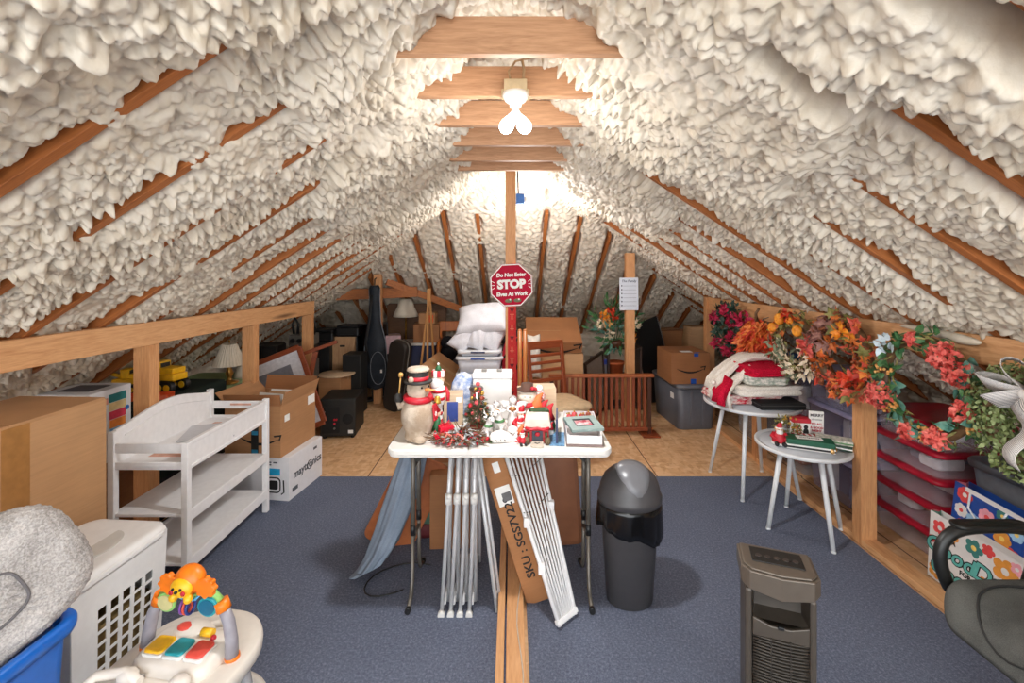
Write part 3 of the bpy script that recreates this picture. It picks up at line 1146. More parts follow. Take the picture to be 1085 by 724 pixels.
# ---------------------------------------------------------------- baby walker toy
t = thing('baby_walker', 'white baby activity walker with coloured piano keys and a toy arch', 'walker', (-1.165, 1.55, 0), math.radians(-8))
M_CREAMPL = plain('walker_cream', (224, 216, 206), 0.4, var=0.015)
M_ORANGE = plain('toy_orange', (242, 124, 22), 0.4)
M_YELLOW = plain('toy_yellow', (244, 186, 30), 0.4)
M_TEAL = plain('toy_teal', (40, 150, 160), 0.35)
M_CORAL = plain('toy_coral', (226, 84, 72), 0.4)
M_LIME = plain('toy_lime', (142, 196, 110), 0.4)
m = MB()
tray = [[(x * q, y * q + 0.03, z) for x, y in round_rect(0.228, 0.26, 0.20, 10)] for q, z in ((0.90, 0.30), (0.99, 0.33), (1.0, 0.355), (0.985, 0.372), (0.95, 0.378), (0.80, 0.378), (0.62, 0.376))]
m.ring_surf(tray, True, True)
m.build('tray', M_CREAMPL, t)
m = MB()
base = [[(x * q, y * q + 0.06, z) for x, y in round_rect(0.225, 0.26, 0.20, 10)] for q, z in ((1.0, 0.05), (1.02, 0.07), (1.0, 0.10), (0.88, 0.11), (0.86, 0.06))]
m.ring_surf(base, False, False)
m.build('base_ring', M_CREAMPL, t)
for a in (30, 150, 210, 330):
    m = MB()
    x, y = 0.20 * math.cos(math.radians(a)), 0.22 * math.sin(math.radians(a)) + 0.06
    m.tube([(x, y, 0.08), (x * 0.85, y * 0.85, 0.34)], 0.018, 8)
    m.build('strut', plain('walker_grey', (160, 158, 160), 0.4), t)
    m = MB()
    m.cyl((x - 0.012, y, 0.026), (x + 0.012, y, 0.026), 0.026, n=16)
    m.build('wheel', bpy.data.materials['walker_grey'], t)
c_ = thing  # console pieces follow
m = MB()
rings = []
for q, z in ((1.0, 0.376), (1.0, 0.392), (0.94, 0.412), (0.84, 0.420), (0.05, 0.424)):
    rings.append([(x * q, 0.05 + y * q, z + (y * q) * 0.10) for x, y in round_rect(0.150, 0.085, 0.05, 6)])
m.ring_surf(rings, False, True)
m.ball((-0.035, 0.12, 0.395), 0.085, 20, (1.0, 0.75, 0.55))
m.tube([(0.055 + 0.045 * math.cos(a), 0.14 + 0.035 * math.sin(a), 0.41) for a in np.linspace(0, 2 * math.pi, 20, endpoint=False)], 0.014, 8, closed=True)
cons = m.build('console', M_CREAMPL, t)
for x, mat, w in ((-0.078, M_YELLOW, 0.036), (0.0, M_TEAL, 0.034), (0.078, M_CORAL, 0.032)):
    m = MB()
    m.prism([(p[0] + x, p[1] + 0.035) for p in round_rect(w, 0.036, 0.014, 4)], 0.417, 0.432)
    m.build('key', mat, cons, bevel=0.005)
    m = MB()
    m.prism([(p[0] + x, p[1] + 0.035) for p in round_rect(w + 0.006, 0.042, 0.016, 4)], 0.414, 0.425)
    m.build('key_surround', M_WHITE_PL, cons, bevel=0.003)
m = MB()
m.ball((-0.05, 0.11, 0.436), 0.028, 14, (1.1, 0.8, 0.25))
m.build('button', M_CORAL, cons)
m = MB()
m.ball((0.085, 0.085, 0.428), 0.010, 10)
m.build('knob', M_RED, cons)
m = MB()
m.cyl((0.032, 0.095, 0.436), (0.075, 0.095, 0.436), 0.014, n=14)
m.build('roller', M_YELLOW, cons)
for x in (-0.11, 0.085):
    m = MB()
    m.ball((x, -0.055, 0.392), 0.035, 14, (1.0, 0.8, 0.7))
    m.build('foot', M_CREAMPL, cons)
m = MB()
m.tube([(-0.22, -0.14, 0.385), (-0.20, -0.08, 0.402), (-0.12, -0.055, 0.404), (-0.05, -0.07, 0.392)], 0.016, 8)
m.build('grab_handle', M_CREAMPL, t)
m = MB()
m.lathe([(0.115, 0.36), (0.12, 0.384), (0.105, 0.388), (0.10, 0.33)], 32, (0.0, -0.10, 0.0), 1.0, 0.8)
m.build('seat_ring', plain('walker_ring', (176, 172, 168), 0.45), t)
m = MB()
m.lathe([(0.10, 0.365), (0.08, 0.34), (0.0, 0.30)], 32, (0.0, -0.10, 0.0), 1.0, 0.8)
m.build('seat_fabric', fabric('walker_seat', (150, 150, 158), 200), t)
# arch
M_ARCH = plain('arch_grey', (150, 146, 154), 0.4)
for sx in (-1, 1):
    m = MB()
    pts = [(sx * 0.170, 0.07, 0.385), (sx * 0.165, 0.075, 0.44), (sx * 0.152, 0.078, 0.50), (sx * 0.128, 0.08, 0.548)]
    m.tube(pts, [0.022, 0.021, 0.020, 0.019], 12)
    leg = m.build('arch_leg', M_ARCH, t)
    for z0, z1, x0, x1 in ((0.372, 0.388, 0.171, 0.170), (0.538, 0.570, 0.132, 0.118)):
        m = MB()
        m.tube([(sx * x0, 0.072 if z0 < 0.5 else 0.08, z0), (sx * x1, 0.072 if z0 < 0.5 else 0.08, z1)], 0.0245, 12)
        m.build('collar', M_ORANGE, leg)
    m = MB()
    m.tube([(sx * 0.118, 0.08, 0.568), (sx * 0.085, 0.08, 0.596), (sx * 0.05, 0.08, 0.610)], 0.013, 8)
    m.build('arch_stem', M_LIME, t)
    m = MB()
    M_ = face_M((sx * 0.073, 0.066, 0.622), (1, 0, 0), (0, 0, 1))
    m.prism([((0.034 + 0.004 * math.cos(8 * a)) * math.cos(a) * 1.1, (0.034 + 0.004 * math.cos(8 * a)) * math.sin(a)) for a in np.linspace(0, 2 * math.pi, 48, endpoint=False)], -0.010, 0.010, M_)
    m.build('petal', M_ORANGE, t, bevel=0.003)
    m = MB()
    M_ = face_M((sx * 0.082, 0.062, 0.556), (1, 0, 0), (0, 0, 1))
    m.prism([(0.038 * math.cos(a), 0.034 * math.sin(a)) for a in np.linspace(0, 2 * math.pi, 32, endpoint=False)], -0.006, 0.004, M_)
    disc = m.build('pendant', M_LIME if sx < 0 else M_TEAL, t, bevel=0.003)
    m = MB()
    m.prism([(0.030 * math.cos(a), 0.026 * math.sin(a)) for a in np.linspace(0, 2 * math.pi, 32, endpoint=False)], 0.004, 0.007, M_)
    m.build('pendant_face', plain('pendant_yellow', (206, 196, 140), 0.4) if sx < 0 else plain('pendant_blue', (24, 100, 130), 0.3), disc)
m = MB()
m.tube([(-0.06, 0.08, 0.610), (0.0, 0.08, 0.566), (0.06, 0.08, 0.610)], 0.012, 8)
m.build('arch_top', M_LIME, t)
m = MB()
m.ball((0, 0.078, 0.636), 0.052, 24, (1.05, 0.75, 1.0))
lion = m.build('lion_head', M_ORANGE, t)
m = MB()
m.ball((-0.005, 0.045, 0.626), 0.042, 20, (1.0, 0.5, 0.8))
m.ball((-0.032, 0.04, 0.594), 0.016, 10)
m.ball((0.026, 0.04, 0.594), 0.016, 10)
m.build('face', M_YELLOW, lion)
m = MB()
for x in (-0.02, 0.010):
    m.ball((x, 0.023, 0.634), 0.005, 8)
m.ball((-0.005, 0.021, 0.626), 0.006, 8)
m.tube([(-0.005, 0.022, 0.626), (-0.005, 0.022, 0.614)], 0.0015, 6)
m.build('snout', M_INK, lion)
for x in (-0.028, 0.018):
    m = MB()
    m.ball((x, 0.025, 0.620), 0.009, 10, (1, 0.5, 1))
    m.build('cheek', M_RED, lion)
for x, mat in ((-0.012, plain('toy_purple', (120, 70, 150), 0.4)), (0.0, M_CORAL), (0.012, plain('toy_navy', (40, 60, 130), 0.4))):
    m = MB()
    m.tube([(x, 0.065 + 0.020 * math.cos(a), 0.548 + 0.024 * math.sin(a)) for a in np.linspace(0, 2 * math.pi, 20, endpoint=False)], 0.005, 6, closed=True)
    m.build('rattle_ring', mat, t)
m = MB()
m.tube([(-0.05, 0.07, 0.596), (-0.03, 0.068, 0.573), (0.0, 0.066, 0.566), (0.03, 0.068, 0.573), (0.05, 0.07, 0.596)], 0.005, 6)
m.build('rattle_bar', plain('toy_sky', (90, 170, 214), 0.4), t)

# ================================================================ left side and the far left
M_DKGREEN = fabric('dark_green_cloth', (34, 44, 38), 60)
M_NAVY = plain('navy_plastic', (44, 52, 84), 0.5)
M_SHADE = plain('lamp_shade', (224, 212, 192), 0.8, var=0.02)

# white box with a robot picture
t = carton('printed_carton', 'long white printed carton on the carpet under an open brown box', (0, 0, 0), (0.56, 0.45, 0.325), math.radians(-8), plain('white_card', (228, 226, 228), 0.55, var=0.015), None)
t.location = (-1.925, 3.67, 0)
text('maytronics', 0.085, plain('grey_ink', (86, 88, 94), 0.6), t, RIGHT(0.02, 0.17, 0.28), bold=0.002)
m = MB()
m.tube([(0.033 * math.cos(a), 0.033 * math.sin(a), 0) for a in np.linspace(0.8, 5.8, 24)], 0.0035, 6)
m.build('ring_mark', M_INK, t).matrix_basis = RIGHT(0.045, 0.165, 0.28)
sticker(t, RIGHT(-0.15, 0.065, 0.28), 0.07, 0.03, bpy.data.materials['grey_ink'], 'printed_icon')
sticker(t, RIGHT(0.12, 0.27, 0.28), 0.05, 0.02, bpy.data.materials['grey_ink'], 'printed_icon')
sticker(t, FRONT(0.155, 0.215, 0.225), 0.11, 0.05, plain('cyan_print', (30, 158, 206), 0.5), 'printed_panel')
m = MB()
m.tube([(x, z, 0) for x, z in round_rect(0.055, 0.055, 0.03)], 0.005, 6, closed=True)
m.prism(round_rect(0.036, 0.034, 0.015), 0, 0.001)
m.tube([(-0.082, 0.04, 0), (-0.086, -0.05, 0), (-0.066, -0.066, 0)], 0.005, 6)
m.tube([(0.082, 0.04, 0), (0.086, -0.05, 0), (0.066, -0.066, 0)], 0.005, 6)
m.build('robot_picture', M_INK, t).matrix_basis = FRONT(0.155, 0.115, 0.225)
for k in range(3):
    sticker(t, FRONT(0.12 + 0.05 * (k % 2), 0.285 - 0.018 * (k // 2), 0.225), 0.035, 0.010, bpy.data.materials['grey_ink'], 'printed_line')

# open brown carton with papers
t = thing('open_carton', 'open brown carton stuffed with papers, standing on the long white carton', 'box', (-1.935, 3.66, 0.3285), math.radians(-7))
w, d, h = 0.23, 0.235, 0.39
m = MB()
e = 0.006
m.box(-w, w, -d, -d + e, 0, h)
m.box(-w, w, d - e, d, 0, h)
m.box(-w, -w + e, -d + e, d - e, 0, h)
m.box(w - e, w, -d + e, d - e, 0, h)
m.box(-w + e, w - e, -d + e, d - e, 0, 0.006)
m.build('body', M_CARD, t, bevel=0.002)
for pts, mt in (
        ([(-w, -d, h), (w, -d, h), (w + 0.0, -d - 0.01, h + 0.085), (-w, -d - 0.02, h + 0.075)], M_CARD_DARK),
        ([(w, -d, h), (w, d, h), (w + 0.035, d, h + 0.10), (w + 0.035, -d, h + 0.10)], M_CARD),
        ([(-w, d, h), (w, d, h), (w, d + 0.03, h + 0.11), (-w, d + 0.03, h + 0.11)], M_CARD_DARK),
        ([(-w, -d, h), (-w, d, h), (-w - 0.08, d, h + 0.08), (-w - 0.08, -d, h + 0.08)], M_CARD)):
    m = MB()
    m.quad(pts)
    m.build('flap', mt, t, solid=0.005)
for k in range(4):
    m = MB()
    x = -0.16 + k * 0.10
    m.box(-0.10, 0.10, -0.004, 0.004, 0, 0.30)
    o = m.build('papers', M_PAPER if k % 2 else M_CARD_PALE, t)
    o.location = (-0.02 + 0.03 * (k % 3), -0.15 + 0.09 * k, 0.13)
    o.rotation_euler = (math.radians(-8 + 6 * k), 0.05 * k, 0.25 * (k - 1))
smile(t, FRONT(0.06, 0.14, d), 0.32)
sticker(t, FRONT(0.02, 0.12, d, 0.0008), 0.06, 0.24, M_BLACK, 'tape')
sticker(t, FRONT(0.02, 0.18, d, 0.0022), 0.05, 0.03, plain('tape_blue', (40, 130, 170), 0.5), 'printed_panel')
sticker(t, FRONT(0.02, 0.04, d, 0.0022), 0.05, 0.03, bpy.data.materials['tape_blue'], 'printed_panel')
sticker(t, RIGHT(-0.16, 0.28, w), 0.06, 0.05, M_PAPER)
sticker(t, RIGHT(0.17, 0.33, w), 0.10, 0.07, M_PAPER)

# round lid on a carton behind the open carton
t = carton('plain_carton', 'brown carton behind the open carton, a round tan board on its top', (-2.06, 5.36, 0), (0.26, 0.40, 0.505), math.radians(-6), M_CARD)
m = MB()
m.lathe([(0.0, 0), (0.20, 0), (0.207, 0.006), (0.20, 0.014), (0.0, 0.014)], 40)
tag(m.build('round_board', plain('tan_board', (206, 178, 146), 0.6), None, loc=(-2.06, 5.33, 0.509)), 'round tan board lying flat on the brown carton behind the open carton', 'board')

# framed picture leaning there
t = thing('framed_picture', 'brown wooden picture frame with a white mat, leaning tilted behind the open carton', 'picture frame', (-2.12, 4.40, 0.14), rot=(math.radians(-10), math.radians(-22), math.radians(6)))
fw, fh = 0.31, 0.39
for a, b in (((-fw, 0, 0), (fw, 0, 0)), ((-fw, 0, 2 * fh), (fw, 0, 2 * fh)), ((-fw, 0, 0), (-fw, 0, 2 * fh)), ((fw, 0, 0), (fw, 0, 2 * fh))):
    m = MB()
    m.bar(a, b, 0.03 if a[2] == b[2] else 0.05, 0.05 if a[2] == b[2] else 0.03)
    m.build('frame_side', M_CHERRY, t, bevel=0.004)
m = MB()
m.box(-fw, fw, -0.004, 0.004, 0, 2 * fh)
m.build('mat', plain('mat_white', (214, 212, 216), 0.5), t)
m = MB()
m.box(-fw + 0.13, fw - 0.13, -0.006, 0.006, 0.13, 2 * fh - 0.13)
m.build('print', plain('print_grey', (120, 120, 128), 0.5), t)
m = MB()
m.bar((-2.2, 4.62, 0.0), (-2.02, 4.66, 0.90), 0.03, 0.05)
m.bar((-2.2, 4.62, 0.86), (-1.80, 4.66, 1.00), 0.035, 0.035)
tag(m.build('wooden_batten', M_CHERRY, None, bevel=0.003), 'reddish wooden batten sticking up behind the tilted picture frame', 'batten')

# subwoofer
t = thing('subwoofer', 'black subwoofer cabinet with rear controls, on the strand-board floor', 'speaker', (-1.815, 4.86, 0), math.radians(6))
m = MB()
m.box(-0.18, 0.18, -0.20, 0.20, 0.02, 0.41)
m.build('cabinet', plain('speaker_black', (30, 30, 28), 0.5), t, bevel=0.015)
for sx in (-1, 1):
    for sy in (-1, 1):
        m = MB()
        m.cyl((sx * 0.14, sy * 0.16, 0), (sx * 0.14, sy * 0.16, 0.022), 0.02)
        m.build('foot', M_BLACK, t)
m = MB()
m.box(-0.16, 0.02, -0.205, -0.199, 0.06, 0.33)
m.build('control_plate', M_BLACK_MATT, t, bevel=0.002)
for x, z, mt in ((-0.13, 0.28, M_GREYMETAL), (-0.13, 0.24, M_GREYMETAL), (-0.13, 0.20, M_GREYMETAL), (-0.03, 0.20, M_RED), (-0.01, 0.20, M_RED), (-0.03, 0.16, M_RED), (-0.03, 0.11, M_GREYMETAL)):
    m = MB()
    m.cyl((x, -0.205, z), (x, -0.216, z), 0.010, n=10)
    m.build('knob', mt, t)
m = MB()
m.lathe([(0.055, 0), (0.05, 0.004), (0.03, -0.03), (0, -0.03)], 24)
m.build('bass_port', M_BLACK_MATT, t).matrix_basis = face_M((0.10, -0.205, 0.20), (1, 0, 0), (0, 0, 1))
sticker(t, FRONT(0.13, 0.07, 0.20), 0.05, 0.035, M_PAPER)

# alcove at the far left: exposed framing
m = MB()
m.bar((-2.35, 6.05, 1.40), (-1.28, 6.12, 1.44), 0.04, 0.14)
struct(m.build('header_beam', M_RAFTER, bevel=0.003))
m = MB()
m.bar((-1.66, 6.0, 1.58), (-0.62, 6.5, 1.13), 0.05, 0.09)
struct(m.build('brace_beam', M_RAFTER, bevel=0.003))
m = MB()
m.box(-1.80, -0.95, 6.52, 6.54, 0, 1.25)
struct(m.build('alcove_panel', wood('dark_boards', (112, 76, 46), (70, 44, 26), 'X'), bevel=0.003))
m = MB()
m.box(-0.05, 0.05, -0.04, 0.04, 0, 1.68)
struct(m.build('wall_stud', M_LUMBER_Z, bevel=0.003, loc=(-1.75, 5.92, 0)))

# gig bag
t = thing('gig_bag', 'black padded guitar bag hanging upright on the wooden post at the left', 'bag', (-1.73, 5.78, 0.22), rot=(0, math.radians(-1), 0))
M_GIG = fabric('gig_black', (26, 30, 36), 120, (44, 50, 58), 0.5, 0.2)
outl = []
for z, w_ in ((0.0, 0.03), (0.02, 0.11), (0.09, 0.15), (0.22, 0.165), (0.38, 0.145), (0.5, 0.14), (0.62, 0.13), (0.74, 0.10), (0.85, 0.075), (1.15, 0.065), (1.28, 0.07), (1.32, 0.05)):
    outl.append((z, w_))
m = MB()
rings = []
for z, w_ in outl:
    rings.append([(x * w_ / 1.0, y, z) for x, y in [(math.cos(a), 0.055 * math.sin(a)) for a in np.linspace(0, 2 * math.pi, 20, endpoint=False)]])
m.ring_surf(rings)
m.build('body', M_GIG, t)
m = MB()
for sx in (-1, 1):
    m.tube([(sx * w_ * 1.0, -0.012, z) for z, w_ in outl[1:-1]], 0.006, 6)
m.build('piping', plain('gig_piping', (120, 124, 130), 0.5), t)
m = MB()
m.prism(round_rect(0.095, 0.20, 0.06), 0, 0.03)
m.build('pocket', M_GIG, t, bevel=0.01).matrix_basis = face_M((0.05, -0.050, 0.28), (1, 0, 0), (0.05, 0, 1))
m = MB()
m.tube([(0.145 * math.cos(a) * 0.66 + 0.05, -0.085, 0.28 + 0.205 * math.sin(a)) for a in np.linspace(0, 2 * math.pi, 30, endpoint=False)], 0.004, 6, closed=True)
m.build('pocket_piping', bpy.data.materials['gig_piping'], t)
sticker(t, face_M((0.09, -0.083, 0.24), (1, 0, 0), (0, 0, 1)), 0.025, 0.04, M_PAPER, 'badge')
m = MB()
m.tube([(-0.07, -0.06, 0.35), (-0.10, -0.09, 0.6), (-0.05, -0.07, 0.9), (-0.02, -0.06, 1.2)], 0.018, 8, flat=0.4)
m.build('strap', plain('strap_black', (16, 16, 18), 0.7), t)
m = MB()
m.tube([(0.0, 0.0, 1.31), (0.0, 0.01, 1.40), (0.0, 0.08, 1.41)], 0.008, 6)
m.build('hanging_loop', bpy.data.materials['strap_black'], t)

# black electronics at the far left
def speaker_box(label, loc, size, rz=0.0, grp=None):
    t = thing('loudspeaker', label, 'speaker', loc, rz, grp)
    w, d, h = size[0] / 2, size[1] / 2, size[2]
    m = MB()
    m.box(-w, w, -d, d, 0, h)
    m.build('cabinet', bpy.data.materials['speaker_black'], t, bevel=0.006)
    m = MB()
    m.box(-w + 0.015, w - 0.015, -d - 0.008, -d, 0.015, h - 0.015)
    m.build('grille', M_BLACK_MATT, t, bevel=0.004)
    return t
speaker_box('wide black loudspeaker behind the left studs, beside the silver rig', (-2.88, 5.36, 0), (0.26, 0.28, 0.86))
speaker_box('narrow black loudspeaker standing in front of the wide one behind the studs', (-2.68, 5.10, 0), (0.18, 0.20, 0.90))
speaker_box('black speaker cabinet under the printer, left of the pale wooden box', (-2.50, 6.0, 0), (0.30, 0.32, 0.80))
speaker_box('tall black cabinet behind the subwoofer, left of the hanging gig bag', (-1.92, 5.55, 0), (0.22, 0.26, 0.72))
t = thing('pale_box', 'pale wooden box under a black printer, far left by the foam', 'box', (-2.22, 6.08, 0))
m = MB()
m.box(-0.16, 0.16, -0.15, 0.15, 0, 0.86)
m.build('body', wood('pale_crate', (206, 164, 122), (180, 132, 92), 'Z'), t, bevel=0.004)
m = MB()
m.prism(round_rect(0.035, 0.012, 0.008), 0, 0.002)
m.build('hand_hole', M_INK, t).matrix_basis = FRONT(0, 0.74, 0.15)
for (x, lab) in ((-2.47, 'flat black printer, the left one of two on the boxes far left'), (-2.16, 'flat black printer, the right one of two, on the pale wooden box')):
    t = thing('printer', lab, 'printer', (x, 5.99 if x < -2.3 else 6.05, 0.80 if x < -2.3 else 0.86))
    m = MB()
    m.box(-0.15, 0.15, -0.13, 0.13, 0, 0.12)
    m.build('body', M_BLACK, t, bevel=0.018)
    m = MB()
    m.box(-0.14, 0.14, -0.12, 0.12, 0.12, 0.145 if x > -2.3 else 0.16)
    m.build('lid', M_BLACK, t, bevel=0.01)
    m = MB()
    m.box(-0.09, 0.09, -0.145, -0.12, 0.03, 0.035)
    m.build('paper_tray', M_BLACK, t)
# stereo rig with handles
t = thing('stereo_rig', 'black and silver stereo rig with two tall loop handles behind the left studs', 'stereo', (-2.50, 5.45, 0))
for k, (z0, z1, mt) in enumerate(((0.0, 0.42, M_BLACK), (0.43, 0.66, M_GREYMETAL), (0.67, 0.83, M_BLACK), (0.84, 0.97, M_GREYMETAL))):
    m = MB()
    m.box(-0.13, 0.13, -0.12, 0.12, z0, z1)
    u = m.build('unit', mt, t, bevel=0.006)
    for j in range(3):
        m = MB()
        m.cyl((-0.08 + 0.08 * j, -0.12, (z0 + z1) / 2), (-0.08 + 0.08 * j, -0.145, (z0 + z1) / 2), 0.028, 0.024, 14)
        m.build('knob', M_CHROME if mt is M_BLACK else M_BLACK, u)
for sx in (-1, 1):
    m = MB()
    m.tube([(sx * 0.12, 0, 0.96), (sx * 0.14, 0, 1.08), (sx * 0.11, 0, 1.16), (sx * 0.07, 0, 1.08), (sx * 0.08, 0, 0.96)], 0.016, 8)
    m.build('handle', M_BLACK, t)
# flat screen and boxes behind the gig bag
t = thing('flat_screen', 'black flat screen leaning sideways behind the hanging gig bag', 'screen', (-1.84, 6.05, 0), rot=(math.radians(-6), 0, math.radians(35)))
m = MB()
m.box(-0.22, 0.22, -0.02, 0.02, 0.55, 1.02)
m.build('panel', M_BLACK, t, bevel=0.008)
m = MB()
m.box(-0.20, 0.20, -0.022, -0.02, 0.57, 1.0)
m.build('screen', plain('screen_glass', (12, 12, 14), 0.12), t)
m = MB()
m.box(-0.03, 0.03, -0.015, 0.015, 0.03, 0.56)
m.box(-0.16, 0.16, -0.10, 0.10, 0.0, 0.03)
m.build('stand', M_BLACK, t, bevel=0.004)
carton('printed_carton', 'small white carton with pink and blue print right of the gig bag', (-1.65, 6.28, 0.595), (0.20, 0.22, 0.24), 0.3, plain('pink_print', (206, 172, 178), 0.6))
t = thing('storage_chest', 'black chest standing on end right of the gig bag', 'chest', (-1.67, 6.28, 0), 0.1)
m = MB()
m.box(-0.11, 0.11, -0.14, 0.14, 0, 0.585)
m.build('body', M_BLACK_MATT, t, bevel=0.012)
for x in (-0.105, 0.105):
    m = MB()
    m.box(x - 0.012, x + 0.012, -0.147, 0.147, 0.0, 0.592)
    m.build('edge_band', plain('trunk_band', (44, 38, 34), 0.5), t)
t = thing('instrument_case', 'upright dark instrument case with a rounded end, standing right of the wooden post', 'case', (-1.47, 5.62, 0), rot=(0, math.radians(8), math.radians(-25)))
m = MB()
m.prism([(x, z + 0.44) for x, z in round_rect(0.13, 0.44, 0.10)], -0.07, 0.07, Matrix(((1, 0, 0, 0), (0, 0, 1, 0), (0, 1, 0, 0), (0, 0, 0, 1))))
m.build('shell', plain('case_dark', (44, 38, 34), 0.5), t, bevel=0.02)
m = MB()
m.tube([(x, -0.0, z + 0.44) for x, z in round_rect(0.133, 0.443, 0.10)], 0.007, 6, closed=True)
m.build('rim', M_GREYMETAL, t)
m = MB()
m.tube([(0.135, -0.05, 0.36), (0.165, -0.05, 0.38), (0.165, -0.05, 0.50), (0.135, -0.05, 0.52)], 0.009, 6)
m.build('handle', M_BLACK, t)

# behind the left studs: table with lamp, toys, printed box
t = thing('side_table', 'low table with a green top and grey apron behind the left studs', 'table', (-2.88, 4.33, 0), 0.05)
m = MB()
m.prism(round_rect(0.30, 0.32, 0.06), 0.66, 0.69)
m.build('top', plain('table_green', (136, 158, 110), 0.5), t, bevel=0.006)
m = MB()
m.box(-0.27, 0.27, -0.29, 0.29, 0.56, 0.66)
m.build('apron', plain('apron_grey', (92, 98, 104), 0.6), t, bevel=0.004)
for sx in (-1, 1):
    for sy in (-1, 1):
        m = MB()
        m.cyl((sx * 0.24, sy * 0.26, 0), (sx * 0.24, sy * 0.26, 0.57), 0.018, 0.024, 10)
        m.build('leg', bpy.data.materials['apron_grey'], t)
def table_lamp(label, loc, pleats=True):
    t = thing('table_lamp', label, 'lamp', loc)
    m = MB()
    m.lathe([(0.0, 0), (0.075, 0), (0.078, 0.012), (0.04, 0.02), (0.016, 0.035), (0.022, 0.06), (0.035, 0.09), (0.022, 0.13), (0.012, 0.16), (0.012, 0.20), (0.0, 0.20)], 24)
    m.build('base', M_BRASS, t)
    m = MB()
    n = 60
    rings = []
    for r, z in ((0.135, 0.17), (0.055, 0.36)):
        rings.append([((r + (0.004 if k % 2 else 0)) * math.cos(2 * math.pi * k / n), (r + (0.004 if k % 2 else 0)) * math.sin(2 * math.pi * k / n), z) for k in range(n)])
    m.ring_surf(rings, False, False, smooth=False)
    m.build('shade', M_SHADE, t, solid=0.003)
    m = MB()
    m.ball((0, 0, 0.39), 0.010, 8)
    m.cyl((0, 0, 0.19), (0, 0, 0.385), 0.003, n=6)
    m.build('finial', M_BRASS, t)
table_lamp('brass table lamp with a pleated cream shade on the green-topped table', (-2.62, 4.20, 0.692))
t = thing('tulip_lampshade', 'small cream lampshade standing behind the brass table lamp', 'lampshade', (-2.63, 4.45, 0.692))
m = MB()
m.lathe([(0.09, 0.0), (0.085, 0.02), (0.04, 0.17), (0.035, 0.18)], 24)
m.build('shade', M_SHADE, t, solid=0.003)
t = thing('cloth_covered_chest', 'low chest under a dark green cloth behind the changing table', 'chest', (-2.68, 3.50, 0))
m = MB()
m.box(-0.25, 0.25, -0.36, 0.36, 0, 0.80)
m.build('chest', M_BLACK_MATT, t, bevel=0.01)
m = MB()
rings = []
for q, z in ((1.06, 0.30), (1.03, 0.55), (1.01, 0.78), (0.99, 0.812), (0.8, 0.817), (0.3, 0.817)):
    rr = round_rect(0.255, 0.365, 0.05, 8)
    rings.append([(x * (q + 0.015 * math.sin(i * 1.7) * (q > 1.02)), y * (q + 0.015 * math.sin(i * 1.7) * (q > 1.02)), z) for i, (x, y) in enumerate(rr)])
m.ring_surf(rings, False, True)
m.build('cloth', M_DKGREEN, t)
M_TOYY = plain('truck_yellow', (236, 178, 24), 0.4)
def toy_truck(label, loc, rz, s=1.0):
    t = thing('toy_digger', label, 'toy', loc, rz)
    t.scale = (s, s, s)
    m = MB()
    m.box(-0.11, 0.11, -0.05, 0.05, 0.075, 0.115)
    m.box(0.00, 0.10, -0.045, 0.045, 0.115, 0.15)
    m.build('chassis', M_TOYY, t, bevel=0.006)
    m = MB()
    m.box(-0.06, 0.0, -0.04, 0.04, 0.115, 0.185)
    cab = m.build('cab', M_TOYY, t, bevel=0.006)
    m = MB()
    m.box(-0.062, 0.002, -0.03, 0.03, 0.135, 0.175)
    m.build('window', M_BLACK, cab)
    for y in (-0.05, 0.05):
        m = MB()
        m.prism([(x, z) for x, z in round_rect(0.115, 0.036, 0.035)], -0.016, 0.016, face_M((0, y, 0.037), (1, 0, 0), (0, 0, 1)))
        tr = m.build('track', M_BLACK, t, bevel=0.004)
        for k in range(4):
            m = MB()
            m.cyl((-0.08 + k * 0.053, y - 0.02, 0.037), (-0.08 + k * 0.053, y + 0.02, 0.037), 0.02, n=12)
            m.build('wheel', M_TOYY, tr)
    m = MB()
    m.bar((-0.05, 0, 0.12), (-0.20, 0, 0.17), 0.02, 0.025)
    m.bar((-0.20, 0, 0.17), (-0.25, 0, 0.06), 0.018, 0.02)
    m.box(-0.285, -0.235, -0.04, 0.04, 0.02, 0.065)
    m.build('arm', M_TOYY, t, bevel=0.004)
    return t
toy_truck('yellow toy digger with black tracks right of the stud, beyond the changing table', (-2.64, 3.45, 0.8185), math.radians(-10), 1.25)
toy_truck('yellow toy digger left of the stud, behind the printed toy box', (-2.85, 3.40, 0.8185), math.radians(10), 1.0)
t = thing('toy_track', 'orange toy ramp lying in front of the yellow digger', 'toy', (-2.62, 3.24, 0.8185), math.radians(12))
m = MB()
m.box(-0.16, 0.16, -0.05, 0.05, 0.0, 0.012)
m.box(-0.16, 0.16, -0.055, -0.045, 0.0, 0.035)
m.box(-0.16, 0.16, 0.045, 0.055, 0.0, 0.035)
m.build('ramp', plain('toy_redorange', (226, 92, 44), 0.45), t, bevel=0.003)
t = carton('printed_carton', 'white printed toy box showing stacked coloured blocks behind the tall carton', (-2.735, 2.90, 0.52), (0.34, 0.30, 0.46), 0.0, bpy.data.materials['white_card'], None)
for k, c in enumerate(((40, 120, 122), (222, 196, 140), (214, 60, 84), (234, 140, 60), (120, 170, 206), (104, 84, 130))):
    sticker(t, RIGHT(0.045, 0.40 - k * 0.055, 0.17), 0.13 - 0.004 * k, 0.052, plain('block_print_%d' % k, c, 0.5), 'block_picture')
m = MB()
m.prism([(0.016 * math.cos(a), 0.016 * math.sin(a)) for a in np.linspace(0, 2 * math.pi, 20, endpoint=False)], 0, 0.001)
m.build('round_badge', plain('badge_blue', (40, 120, 200), 0.5), t).matrix_basis = RIGHT(0.118, 0.31, 0.17)
